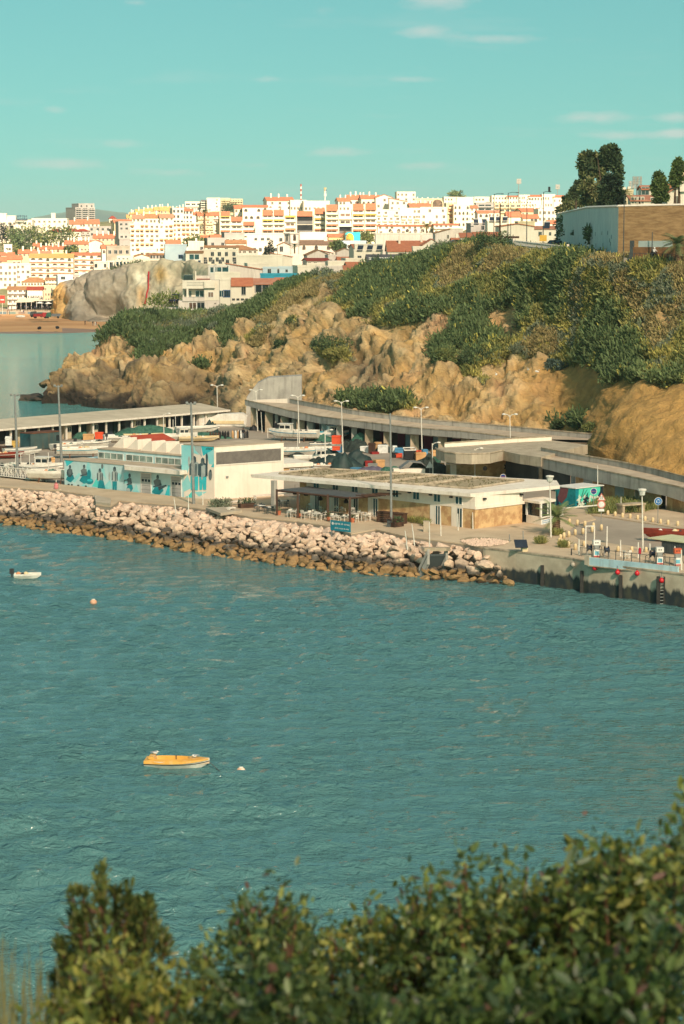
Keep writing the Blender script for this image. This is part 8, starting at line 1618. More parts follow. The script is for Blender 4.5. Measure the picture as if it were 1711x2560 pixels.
for k in range(900):
 u,v=rnd.uniform(1152,1272),rnd.uniform(1346,1368)
 if abs(v-np.interp(u,[1150,1180,1280],[1352,1356,1356]))>np.interp(u,[1150,1185,1225,1280],[1,9,10,1]):continue
 p=P(u,v,QZ+.2);s_=rnd.uniform(.08,.16);b0_=len(gs);gs+=[p+Vector((s_,0,0)),p+Vector((-s_*.6,s_,0)),p+Vector((-s_*.6,-s_,0)),p+Vector((rnd.uniform(-.04,.04),0,s_))];gsf+=[(b0_,b0_+1,b0_+3),(b0_+1,b0_+2,b0_+3),(b0_+2,b0_,b0_+3)]
meshobj('gravel',gs,gsf,rk,None,None,False,'stuff')
f_=FR(G(1557,1287,.12),G(1612,1283,.12),'concrete_bench','heavy concrete table-like bench on the grass edge','bench');MB().box(-.1,f_.len+.1,-.1,1.2,.95,1.12).obj('slab',cop_c,f_.r);[MB().box(x,x+.3,0,1.1,0,.95).obj('support',cop_c,f_.r)for x in(0,f_.len-.3)]
a_,b_2=G(1404,1293),G(1503,1284);r=root('barrier',a_,0,'white boom barrier lowered across the road beside the booth','barrier');MB().tube([(0,0,.95),b_2-a_+Vector((0,0,.95))],.08,6).obj('boom',metal_w,r);MB().box(-.2,.2,-.2,.2,0,1.1).obj('housing',white_f,r)
for(u,v,lab)in((1061,1341,'plain concrete pillar box at the promenade edge'),):r=root('pillar_box',GP(u+5,v-12),0,lab,'box');MB().box(-.3,.3,-.25,.25,0,1.05).obj('body',conc,r);MB().box(-.33,.33,-.28,.28,1.05,1.1).obj('cap',conc,r)
r=root('solar_box',GP(1311,1380),.3,'tilted solar panel on a small cream cabinet at the quay edge','solar panel');MB().box(-.25,.3,-.2,.25,0,.7).obj('cabinet',WALLS['c'],r);MB().add([(-1.1,-.5,.55),(.2,-.5,.5),(.35,.3,1.15),(-.95,.3,1.2),(-1.1,-.46,.5),(.2,-.46,.45),(.35,.34,1.1),(-.95,.34,1.15)],[(0,1,2,3),(7,6,5,4),(0,4,5,1),(1,5,6,2),(2,6,7,3),(3,7,4,0)]).obj('panel',MATS['solar_blue'],r)
for(u,v,ut,vt,lab)in((1309,1359,1308,1327,'short black and white post with a white knob near the solar panel'),(1275,1357,1274,1336,'thin low marker post near the gravel bed'),(1429,1391,1429,1372,'short black post with white bands at the quay edge')):lamp(u,v,ut,vt,'',lab,'marker_post','post',.06,black_m if '1429' in str(u)else metal_g)
for(pts,lab)in(([(236,1246),(278,1254),(277,1268),(240,1263)],'square concrete block jutting from the promenade towards the boulders'),([(515,1278),(575,1276),(606,1284),(552,1292)],'long concrete landing jutting out below the bush')):flat('concrete_block',pts,conc,.1,.4,lab,'block')
g0,g1=G(-30,1186,.3),G(88,1199,.3);f_=FR(g0,g1,'gangway','white steel truss gangway lying along the promenade','gangway');n_=10;gw_=1.9
for y in(0,gw_):
 for z in(.0,1.15):MB().tube([(0,y,z),(f_.len+(0 if z else 1.2),y,z)],.07,6).obj('chord',metal_w,f_.r)
 for k in range(n_+1):
  x=f_.len*k/n_;MB().tube([(x,y,0),(x,y,1.15)],.045,5).obj('upright',metal_w,f_.r)
  if k<n_:MB().tube([(x,y,1.15),(x+f_.len/n_/2,y,0)],.035,5).obj('diagonal',metal_w,f_.r);MB().tube([(x+f_.len/n_/2,y,0),(x+f_.len/n_,y,1.15)],.035,5).obj('diagonal',metal_w,f_.r)
 MB().tube([(f_.len,y,1.15),(f_.len+1.2,y,0)],.06,6).obj('end_strut',metal_w,f_.r)
MB().box(0,f_.len+1.2,.05,gw_-.05,-.06,0).obj('deck',pm('gangway_deck',(126,124,120),None,3,.8),f_.r)
for x in(1,f_.len-2):MB().box(x,x+.8,.1,gw_-.1,-.42,-.07).obj('support_block',conc,f_.r)
r=root('pink_buoy',GP(141,1222),0,'small pink drum standing on the promenade by the painted wall','drum');MB().lathe([(.2,0),(.27,.15),(.27,.5),(.15,.65)],12).obj('body',pm('drum_pink',(214,132,132),None,3,.6),r);MB().lathe([(.1,.65),(.1,.75),(.03,.78)],8).obj('neck',pm('drum_red',(150,60,60),None,3,.6),r)
# ------------------------------------------------------------------ fuel dock
dq=lambda x,y:(1400+x/5.0418,1320+y/5.0418)
f_=FR(G(1481,1409),G(1702,1433),'fuel_dock_wall','low pale blue wall of the fuel dock','wall');MB().box(0,f_.len,-.5,-.28,-.1,.62).obj('wall',pm('dock_blue',(178,204,210),(164,192,200),.8,.7,dirt=(140,140,130),damount=.4),f_.r);MB().box(-.1,f_.len+.1,-.62,-.2,-.18,-.1).obj('ledge',cop_c,f_.r);MB().box(-.5,0,-.55,-.2,-.1,.8).obj('end_block',conc,f_.r)
def pump(x,y,lab,top,low,s=1.0):
 r=root('fuel_pump',G(*dq(x,y),.14),.12,lab,'fuel pump');MB().box(-.28,.28,-.22,.22,0,.72).obj('lower_case',low,r);MB().box(-.24,.24,-.2,.2,.72,1.12).obj('hose_bay',metal_g,r);MB().box(-.34,.34,-.26,.26,1.12,1.58).obj('display_case',top,r)
 for q in(-.12,.08):MB().box(q-.05,q+.05,-.275,-.26,1.3,1.42).obj('display',dark_g,r)
 MB().box(-.2,.2,-.235,-.22,.2,.55).obj('notice',pm('notice_aqua',(110,180,200),None,2,.5),r);MB().box(-.28,.28,-.24,-.22,.02,.12).obj('red_strip',pm('pump_red',(190,50,54),None,2,.5),r)
 MB().tube([(.3,0,1.1),(.5,-.05,.9),(.52,-.05,.4),(.62,-.1,.12),(1.2,-.15,.03)],.03,5).obj('hose',black_m,r);MB().box(.24,.34,-.1,.1,.8,1.1).obj('nozzle',black_m,r)
pump(460,362,'white fuel pump with an aqua notice between two hose reels',white_f,white_f);pump(1255,455,'white fuel pump with a red base beside the grey shed',white_f,white_f);pump(1480,470,'fuel pump with red and orange panels at the far end of the dock',pm('pump_orange',(206,96,60),None,2,.5),white_f)
for(x,y,lab)in((372,352,'dark blue hose reel left of the first fuel pump'),(590,378,'dark blue hose reel right of the first fuel pump'),(1165,430,'dark hose reel with a dangling hose in the middle of the dock')):
 r=root('hose_reel',G(*dq(x,y),.14),.2,lab,'hose reel');m=MB();m.lathe([(.34,-.2),(.34,-.17),(.2,-.16),(.2,.16),(.34,.17),(.34,.2)],16);m.obj('drum',pm('reel_navy',(34,44,66),None,2,.4),r).matrix_local=Matrix.Translation((0,0,.78))@Matrix.Rotation(math.pi/2,4,'Y')
 for s_ in(-.25,.25):MB().tube([(s_,-.25,0),(s_,0,.78),(s_,.25,0)],.03,4).obj('stand',metal_g,r)
 if y>400:MB().tube([(-.3,-.1,.75),(-.9,-.7,.7),(-1.0,-.8,-.3),(-.85,-.82,-.6),(-.6,-.8,-.3),(-.55,-.7,.5),(-.2,-.1,.6)],.03,5).obj('hose',black_m,r)
rl_=root('dock_railing',G(*dq(255,350),.12),0,'low dark railing along the fuel dock','railing');pv=None
for(x,y)in((255,352),(278,354),(505,378),(610,390),(705,402),(805,412),(905,425),(1008,436),(1215,462),(1310,472),(1385,478),(1460,485)):
 p=G(*dq(x,y),.12)-rl_.location;MB().tube([p,p+Vector((0,0,.85))],.04,5).obj('post',slate,rl_)
 if pv is not None:MB().tube([pv+Vector((0,0,.8)),p+Vector((0,0,.8))],.025,5).obj('rail',slate,rl_)
 pv=p
for(x,y,yt,lab)in((241,356,140,'white post at the left end of the fuel dock'),(765,371,150,'white post alone in the middle of the fuel dock'),(988,392,180,'white post at the red extinguisher'),(1135,400,195,'white post left of the second fuel pump'),(1450,420,230,'white post behind the red and orange pump'),(1533,545,275,'white post at the right end of the fuel dock')):lamp(*dq(x,y),*dq(x,yt),'',lab,'post','post',.07)
r=root('pump_frame',G(*dq(320,240),.12),.1,'white steel frame around the first fuel pump','frame');w_=2.0;[MB().box(x,x+.1,0,.1,0,2.0).obj('upright',metal_w,r)for x in(0,.85,w_+.1)];MB().box(0,.95,0,.1,2.0,2.1).obj('top_bar',metal_w,r)
r=root('extinguisher',G(*dq(1006,395),.12),0,'red extinguisher on a stand on the fuel dock','extinguisher');MB().lathe([(.12,.5),(.14,.55),(.14,1.0),(.05,1.1)],10).obj('bottle',pm('ext_red',(176,40,60),None,2,.4),r);MB().tube([(0,0,0),(0,0,.5)],.04,5).obj('stand',slate,r)
spread(chair_proto(metal_w,'white plastic chair on the fuel dock, two together','chair','white chairs on the fuel dock'),((830,392),(868,388)),dq)
f_=FR(G(*dq(1285,330)),G(*dq(1600,370)),'dock_shed','low grey corrugated shed with a pale green roof behind the fuel dock','shed');[MB().box(k*.3,k*.3+.22,-.04,0,0,1.35).obj('panel',slate,f_.r)for k in range(int(f_.len/.3))];MB().box(0,f_.len,0,2.6,0,1.35).obj('wall',slate,f_.r);MB().box(-1.6,f_.len+.2,-.2,3.4,1.36,1.46).obj('roof',pm('pale_green_sheet',(196,196,160),(184,184,150),1,.8),f_.r)
def wy(u):return float(np.interp(u,[q[0]for q in WALL],[P(a,b_,QZ).y for a,b_ in WALL]))-.28
fr_m=pm('fender_red',(206,34,44),(190,30,40),1.5,.35,spec=.5)
for(x,y,m_,lab)in((440,506,fr_m,'red ball fender hanging at the left end of the blue dock wall'),(728,560,fr_m,'red ball fender hanging above the middle timber pile'),(973,572,fr_m,'red ball fender hanging below the middle of the blue dock wall'),(1282,662,fr_m,'red ball fender hanging lowest, against the double pile'),(166,462,pm('fender_grey',(176,166,150),None,2,.6),'grey ball fender hanging on the bare sea wall')):
 u,v=dq(x,y);Y=wy(u)-.34;p=D(u,v,Y/K);r=root('fender',p,0,lab,'fender');m=MB();m.ball((0,0,0),.235,14);m.obj('ball',m_,r,True);MB().lathe([(.06,.2),(.05,.3),(.02,.32)],8).obj('eye',m_,r);MB().tube([(0,0,.3),(0,.12,max(.45,QZ+.15-p.z))],.015,4).obj('rope',slate,r)
for(u,v,w_,lab)in((1356,1413,.22,'dark timber pile on the bare sea wall'),(1455,1427,.22,'dark timber pile under the left end of the blue dock wall'),(1552,1438,.26,'dark timber pile under the middle red fenders'),(1655,1441,.42,'broad double timber pile with a ladder')):
 p=D(u,v,(wy(u)-.15)/K);r=root('fender_pile',Vector((p.x,p.y,0)),0,lab,'pile');[MB().box(x-.16,x+.16,-.16,.12,-1.5,p.z).obj('timber',pm('wet_timber',(54,52,48),(36,36,36),2,.7),r)for x in((0,)if w_<.3 else(-.3,.3))]
 if w_>.3:[MB().box(-.14,.14,-.2,-.14,z-.03,z+.03).obj('rung',metal_g,r)for z in np.arange(.1,2.6,.3)]
 # ------------------------------------------------------------------ boats
BM={'w':pm('boat_white',(232,226,214),(216,208,196),1.5,.45,dirt=(160,140,120),damount=.35),'b':pm('boat_blue',(92,152,182),(80,138,170),1,.5),'t':pm('boat_turquoise',(40,156,176),(36,144,164),1,.5),'r':pm('boat_red_brown',(136,52,34),(112,42,30),1,.6),'y':pm('boat_yellow',(222,170,84),(210,152,66),.9,.55,dirt=(228,196,160),damount=.6),'g':pm('boat_grey',(150,150,146),None,1,.6),'k':pm('boat_dark',(50,52,54),None,1,.6),'c':pm('boat_cream',(222,200,160),(206,182,140),1,.6),'p':pm('boat_pale_deck',(222,196,166),(206,176,144),1.5,.7),'gr':pm('boat_green',(64,112,96),None,1,.6)}
def hull(L_,W_,H_,hm,sm=None,sheer=.25,deck=None,foot=.3,fill=.55):
 """lofted hull, bow at +x; returns (hull builder, deck builder)"""
 m=MB();n=11;secs=[]
 for i in range(n+1):
  t=i/n;x=-L_/2+L_*t;w=W_/2*(1-max(0,(t-.45)/.55)**2.2)*(.86+.14*min(1,t/.25));w=max(w,.02);top=H_*(1+sheer*max(0,(t-.3)/.7)**2+.05*(1-t));kl=foot*H_*max(0,(t-.72)/.28)**2;xb=x-.12*L_*max(0,(t-.7)/.3)**2
  secs.append([(xb,0,kl),(xb*.5+x*.5,w*.62,kl+(top-kl)*.18),(x,w*.95,kl+(top-kl)*.62),(x,w*1.0,kl+(top-kl)*.72),(x,w*1.03,top),(x,w*.9,top),(x,w*.86,top*fill)])
 k_=len(secs[0])
 for s_ in(1,-1):
  b0_=len(m.v)
  for sec in secs:m.v+=[(x,y*s_,z)for x,y,z in sec]
  for i in range(n):
   for j in range(k_-1):
    q=[b0_+i*k_+j,b0_+(i+1)*k_+j,b0_+(i+1)*k_+j+1,b0_+i*k_+j+1];m.f.append(q if s_<0 else q[::-1]);m.m.append(1 if j==2 and sm else(2 if j>=4 else 0))
 a=secs[0];m.mat(0).add([(x,y,z)for x,y,z in a[:5]]+[(x,-y,z)for x,y,z in a[4:0:-1]],[tuple(range(9))])
 fl_=[(s[6][0],s[6][1],s[6][2])for s in secs];m.mat(2).add(fl_+[(x,-y,z)for x,y,z in fl_],[(i,i+1,n+1+i+1,n+1+i)for i in range(n)])
 return m,secs
def boat(p,rz,L_,W_,H_,cols,label,kind='open',extra=(),tilt=0.0,cat='boat',group=None,name='boat',keel=0.0):
 r=root(name,p,rz,label,cat,group);r.rotation_euler.x=tilt;hm,sm,dm=[BM[c]for c in cols];m,sc_=hull(L_,W_,H_,hm,sm);h_=m.obj('hull',[hm,sm,dm],r);h_.location.z=keel
 def z0(t):return keel+H_*t
 if kind in('open','cabin'):[MB().box(x-.12,x+.12,-W_*.42,W_*.42,z0(.78),z0(.86)).obj('thwart',dm,r)for x in((-L_*.2,L_*.08)if kind=='open' else(-L_*.3,))]
 if kind=='cabin':
  ch_=max(1.0,H_*1.0);a,b_=L_*.02,L_*.28;c_=MB().ext_y([(a,z0(.7)),(b_,z0(.8)),(b_-.25,z0(.8)+ch_),(a+.1,z0(.8)+ch_)],-W_*.3,W_*.3).obj('cabin',BM['w'],r);MB().box(a,b_+.1,-W_*.34,W_*.34,z0(.8)+ch_,z0(.8)+ch_+.07).obj('roof',BM['w'],c_)
  for y in(-W_*.3-.015,W_*.3-.0):[MB().box(a+.2+k*(b_-a-.3)/2,a+.08+(k+1)*(b_-a-.3)/2,y,y+.015,z0(.8)+ch_*.45,z0(.8)+ch_*.85).obj('window',dark_g,c_)for k in range(2)]
  MB().box(b_-.14,b_-.1,-W_*.25,W_*.25,z0(.8)+ch_*.5,z0(.8)+ch_*.85).obj('windscreen',dark_g,c_)
 if 'motor' in extra:e_=MB().box(-L_/2-.45,-L_/2-.02,-.16,.16,z0(1.0),z0(1.0)+.5).obj('outboard',BM['k'],r);MB().box(-L_/2-.3,-L_/2-.15,-.07,.07,z0(.15),z0(1.0)).obj('leg',BM['k'],e_)
 if 'mast' in extra:MB().tube([(-L_*.1,0,z0(.8)),(-L_*.1,0,z0(1)+2.2)],.05,5).obj('mast',metal_w,r)
 if 'frame' in extra:
  for x in(-L_*.3,-L_*.05):MB().tube([(x,-W_*.42,z0(1)),(x,-W_*.4,z0(1)+1.3),(x,W_*.4,z0(1)+1.3),(x,W_*.42,z0(1))],.05,5).obj('hoop',metal_w,r)
  for y in(-W_*.4,W_*.4):MB().tube([(-L_*.3,y,z0(1)+1.3),(-L_*.05,y,z0(1)+1.3)],.04,5).obj('rail',metal_w,r)
 if 'stand' in extra:
  for x in(-L_*.25,L_*.2):MB().tube([(x,-W_*.5,-0),(x,-W_*.3,keel+.2),(x,W_*.3,keel+.2),(x,W_*.5,0)],.06,5).obj('trestle',rust_m,r)
 if 'gear' in extra:
  for k in range(5):x=L_*rnd.uniform(-.35,.25);m2=MB();m2.ball((0,0,0),rnd.uniform(.18,.32),8);m2.obj('bundle',rnd.choice((BM['gr'],BM['w'],awn_o,BM['k'],BM['c'])),r).location=(x,rnd.uniform(-.25,.25)*W_,z0(.9))
 return r
yb=boat(P(444,1918,0),math.radians(-4),4.05,1.55,.62,'wyp','faded yellow open boat with a pale bow deck moored in the harbour','plain',(),0,'boat',None,'yellow_boat',-.14)
for ch_ in CH[yb.name]:
 if ch_.name.startswith('hull'):ch_.data.materials[0]=BM['w'];ch_.data.materials[1]=BM['k'];ch_.data.materials[2]=BM['p']
def deck_ring(r,z):
 o_=[(-2.02,.70),(-1.9,.72),(-.6,.80),(.4,.79),(1.0,.66),(1.5,.44),(1.9,.16),(2.02,0)];i_=[(-1.35,.42),(-1.1,.50),(-.5,.54),(.3,.50),(.62,.40),(.72,.26),(.74,.1),(.75,0)]
 O=o_+[(x,-y)for x,y in o_[-2::-1]];I=i_+[(x,-y)for x,y in i_[-2::-1]];n=len(O);V=[(x,y,z+.09*max(0,x)/2)for x,y in O]+[(x,y,z+.10)for x,y in I]+[(x*.98,y*.94,z-.22)for x,y in I]+[(x,y*1.04,z-.17+.09*max(0,x))for x,y in O]
 f=[]
 for i in range(n-1):f+=[(i,i+1,n+i+1,n+i),(n+i,n+i+1,2*n+i+1,2*n+i),(3*n+i,3*n+i+1,i+1,i)]
 f+=[(n-1,0,n,2*n-1),(2*n-1,n,2*n,3*n-1),(4*n-1,3*n,0,n-1),tuple(range(2*n,3*n))]
 mi=[0 if(k%3)!=2 else 0 for k in range(len(f))];o=meshobj('deck',V,f,[BM['y'],BM['p']],r)
 o.data.polygons.foreach_set('material_index',[1 if(pl.normal.z>.5 and pl.center.x>.7)else 0 for pl in o.data.polygons]);return o
deck_ring(yb,.52);MB().box(-1.2,.6,-.46,.46,.28,.31).obj('cockpit_floor',BM['p'],yb);MB().box(-.16,-.12,.44,.56,.34,.66).obj('cleat',BM['k'],yb);MB().box(-1.75,-1.4,-.5,.5,.6,.74).obj('stern_seat',BM['y'],yb)
bx_=P(524,1905,.45);MB().tube([bx_,P(545,1924,0),P(552,1929,-.1)],.025,5).obj('mooring_rope',slate,None);tag(COL.objects['mooring_rope'],'dark mooring rope from the yellow boat down into the water','rope')
gull(P(444,1918,0)+Vector((-1.42,.3,.62)),'white gull standing on the stern of the yellow boat',.7,math.pi);gull(P(444,1918,0)+Vector((1.12,-.1,.50)),'gull resting on the pale bow deck of the yellow boat',.6,.4)
gull(P(85,2336,0.02),'gull floating on the water near the bottom left',.7,.2,None,True)
boat(P(70,1448,-.1),math.radians(3),2.6,1.15,.55,'www','small white dinghy with a dark outboard moored near the breakwater','open',('motor','gear'),0,'dinghy',None,'dinghy')
def buoy(u,v,r_,lab,m1,m2):p=P(u,v,.08);r=root('buoy',p,0,lab,'buoy');m=MB();m.ball((0,0,.05),r_,12,.85);m.obj('float',m1,r,True);MB().lathe([(r_*.5,r_*.75),(r_*.45,r_*1.05),(.03,r_*1.1)],10).obj('cap',m2,r)
buoy(234,1507,.33,'round orange and white buoy between dinghy and yellow boat',pm('buoy_orange',(206,120,88),(214,170,140),2,.6),BM['w']);buoy(603,1929,.28,'rusty white buoy right of the yellow boat',pm('buoy_rust',(206,150,116),(226,206,186),3,.7),BM['w'])
Zb=lambda x,y:(x/4.7515,1000+y/4.7515);Zc=lambda x,y:(150+x/3.336,1010+y/3.336);Zd=lambda x,y:(600+x/5.2267,980+y/5.2267);Ze=lambda x,y:(850+x/5.2267,1040+y/5.2267)
for a in((Zb(90,695),.15,2.0,'rwr',.75,4.6,'open',('gear',),'red and white rowing boat at the left end of the yard'),(Zb(245,625),.5,1.5,'wwg',.6,5.0,'open',(),'white skiff beside the green container'),(Zb(300,650),.45,1.4,'wwg',.55,4.8,'open',(),'second white skiff nearer the road than its twin'),(Zb(420,905),-.2,2.4,'wgw',1.1,7.4,'cabin',('frame','stand','gear'),'large white workboat with a hoop frame behind the gangway'),(Zb(640,985),-.25,2.2,'www',1.1,6.4,'open',('stand','gear','mast'),'white boat on trestles at the corner of the painted wall'),(Zb(985,690),.12,2.2,'wtw',1.0,7.0,'open',('motor','stand','gear'),'white boat with turquoise bottom and outboard behind the painted wall'),(Zb(800,590),.6,1.7,'wgw',.8,5.0,'open',('gear',),'white boat with red bundles beside the green container'),(Zb(940,560),.3,1.7,'wwg',.8,5.0,'open',('motor',),'white boat with a covered outboard in the second row'),(Zb(1120,560),.3,1.8,'wkg',.8,5.0,'open',('motor','gear'),'grey boat with a dark outboard beside the clerestory'),(Zc(560,318),.1,2.0,'wkw',.8,5.5,'open',('gear','motor'),'boat full of dark gear right of the clerestory end'),(Zc(700,300),.2,2.0,'cwc',.8,6.0,'open',('gear',),'cream boat loaded with boxes behind the roof lights'),(Zc(980,310),.3,2.3,'www',1.0,6.2,'cabin',('mast',),'white cabin boat beside the red roofed shelter'),(Zc(1000,255),.35,2.2,'wgw',1.0,6.5,'open',('gear','mast'),'boat with a high bow and orange ring behind the white cabin boat'),(Zc(1150,262),.25,2.1,'wkw',.9,6.8,'open',('stand',),'long white boat on chocks before the dark shed bay'),(Zc(1160,315),.15,1.9,'cgc',.7,6.0,'open',('gear',),'low cream boat covered by green nets behind the tall block'),(Zd(700,640),2.9,2.4,'wbw',1.15,7.6,'cabin',('mast','gear','stand'),'white and blue fishing boat with wheelhouse on the storehouse forecourt'),(Zd(1130,625),.25,2.3,'wtt',1.1,7.0,'cabin',('gear',),'turquoise boat pulled up under the storehouse roof'),(Zd(830,835),.12,2.4,'wtw',1.05,8.0,'open',('mast','gear'),'large white rowing boat with a turquoise band in the middle of the yard'),(Zd(975,935),.1,2.2,'www',1.0,5.6,'cabin',(),'white wheelhouse boat behind the low annex'),(Zd(1090,720),.1,1.6,'wbk',.6,4.0,'open',('gear',),'small white boat with red bundles beside the lamp in the yard'),(Zd(1140,1000),.1,1.5,'wrw',.5,3.6,'open',('gear',),'low red and white boat at the foot of the curved lamp'),(ZL(1480,885),math.pi-.08,2.0,'rrr',1.05,6.6,'open',('gear',),'red brown wooden boat with a raised bow on the ground by the road')):
 (u,v),rz,W_,cols,H_,L_,kd,ex,lab=a;boat(G(u,v),rz,L_,W_,H_,cols,lab,kd,ex,0,'boat',None,'boat',.45 if 'stand' in ex else .05)
f_=FR(G(*ZL(1318,893)),G(*ZL(1600,905)),'covered_hull','dark hull under a dusty red cover beside the red brown boat','boat');MB().prism([(0,.2),(.4,0),(f_.len,0),(f_.len,1.6),(.6,1.6)],.05,.62).obj('hull',BM['k'],f_.r);MB().ext_x([(-.1,.6),(.8,.95),(1.7,.6),(1.7,.55),(-.1,.55)],-.1,f_.len).obj('cover',pm('dusty_red_cover',(156,74,72),(140,64,64),1,.8),f_.r)
f_=FR(G(*Zb(370,602)),G(*Zb(735,570)),'container','grey-green steel container with a rusty roof beside the boats','container');n_=26;cgm=pm('container_green',(74,94,92),(62,82,82),.8,.7,dirt=(110,90,70),damount=.4)
MB().box(0,f_.len,0,2.4,.1,2.35).obj('body',cgm,f_.r);MB().box(-.05,f_.len+.05,-.06,2.45,2.36,2.46).obj('roof',rust_m,f_.r);[MB().box(f_.len*k/n_,f_.len*(k+.5)/n_,-.05,0,.2,2.3).obj('rib',cgm,f_.r)for k in range(n_)];MB().box(f_.len*.82,f_.len*.92,-.07,-.01,1.1,1.9).obj('window',dark_g,f_.r);MB().box(-.06,0,.1,2.3,.15,2.3).obj('end_door',teal_g,f_.r)
netg,netd,tarp=pm('net_green',(70,110,92),(46,84,72),2.5,.95,.08,8),pm('net_dark',(56,64,58),(38,46,44),2.5,.95,.08,8),pm('tarp_dark_green',(48,66,62),(36,50,50),.8,.6,.05)
GM={'n':netg,'d':netd,'t':tarp,'o':pm('crate_orange',(226,88,52),(210,76,44),1,.6),'b':pm('crate_blue',(84,140,172),(72,126,160),1,.6),'w':white_c,'g':metal_g,'c':pm('cardboard',(206,160,110),None,1,.9),'r':red_c,'k':black_m,'y':pm('gear_yellow',(214,180,100),None,1,.7),'p':pm('purple_net',(104,96,112),(84,78,94),2,.95,.06),'s':wood}
def heap(p,a,b_,h,m,lab,name='net_heap',cat='net heap'):
 sd=rnd.uniform(0,50);V=[];nr,na=7,18
 for i in range(nr+1):
  f=i/nr
  for k in range(na):t=2*math.pi*k/na;q=f*(1+.25*mnoise.noise(Vector((math.cos(t)*1.2+sd,math.sin(t)*1.2,0))));V.append((a*q*math.cos(t),b_*q*math.sin(t),max(0,h*(1-f**2.2)*(1+.5*mnoise.noise(Vector((f*3*math.cos(t)+sd,f*3*math.sin(t),3)))))))
 o=meshobj(name,V,[(i*na+k,i*na+(k+1)%na,(i+1)*na+(k+1)%na,(i+1)*na+k)[::-1]for i in range(nr)for k in range(na)],m,None,None,True);o.location=p;o.rotation_euler.z=rnd.uniform(-.3,.3);return tag(o,lab,cat)
for(Z_,x,y,a,b_,h,c,lab)in((Zd,1150,880,2.6,1.6,1.3,'t','dark green tarpaulin mound behind the annex'),(Zd,1260,985,3.6,1.5,1.5,'t','long dark green tarpaulin heap nearest the restaurant roof'),(Ze,30,690,1.6,1.6,2.0,'t','pointed dark tarpaulin tent beside the long heap'),(Ze,230,640,2.4,1.6,1.7,'t','big rounded tarpaulin mound topped by orange cloth'),(Ze,90,640,2.0,1.3,1.4,'d','dark net heap under an orange cloth'),(Ze,440,735,2.6,1.0,.7,'p','purple net heap behind the restaurant roof'),(Ze,690,745,2.2,1.0,.8,'n','green net heap left of the small tin hut'),(Ze,1130,760,3.0,1.6,2.0,'d','tall dark net heap behind the triangular sign'),(Ze,240,470,2.0,1.2,1.6,'d','dark gear heap before the storehouse pillars'),(Ze,120,460,1.6,1.1,1.4,'d','net heap beside the blue crate'),(Ze,560,470,1.6,1.0,1.0,'d','low dark heap between the board stacks and the mast'),(Ze,330,360,2.4,1.2,1.4,'n','green net heap under the storehouse edge'),(Zc,740,265,6.0,1.6,1.4,'n','long green net bank before the shed'),(Zc,500,240,2.4,1.3,1.3,'d','dark net curtain heap beside the shed posts'),(Zc,1230,285,4.0,1.2,.8,'n','flat green net heap right of the cabin boats'),(Zc,1255,240,1.6,1.2,1.6,'t','dark green covered mound beside the white storeroom'),(Zc,180,290,1.3,1.0,1.0,'n','green crate heap at the second shed bay'),(Zb,145,890,2.4,1.2,1.1,'d','dark net heap behind the gangway mast'),(Zb,10,880,1.6,1.2,1.3,'d','black net heap at the left edge of the yard'),(Zd,1100,640,1.8,1.0,.8,'n','green nets before the turquoise boat'),(Zd,1000,960,1.6,1.0,1.0,'d','tangle of dark gear at the annex corner'),(Zd,760,850,1.4,.8,.6,'d','grey rope heap below the large rowing boat'),(Zd,310,490,1.5,.9,.8,'n','green gear at the glazed storehouse end'),(Zd,180,500,.8,.7,.9,'k','black drums at the glazed storehouse end')):heap(G(*Z_(x,y)),a,b_,h,GM[c],lab)
def box_item(p,sx,sy,sz,m,lab,name,cat,rz=None):
 r=root(name,p,rnd.uniform(-.5,.5)if rz is None else rz,lab,cat);MB().box(-sx/2,sx/2,-sy/2,sy/2,0,sz).obj('box',m,r);t_=.06;MB().box(-sx/2-t_,sx/2+t_,-sy/2-t_,sy/2+t_,sz*.82,sz*.82+.06).obj('rim',m,r);MB().box(-sx/2+.05,sx/2-.05,-sy/2+.05,sy/2-.05,sz,sz+.015).obj('lid',m,r);return r
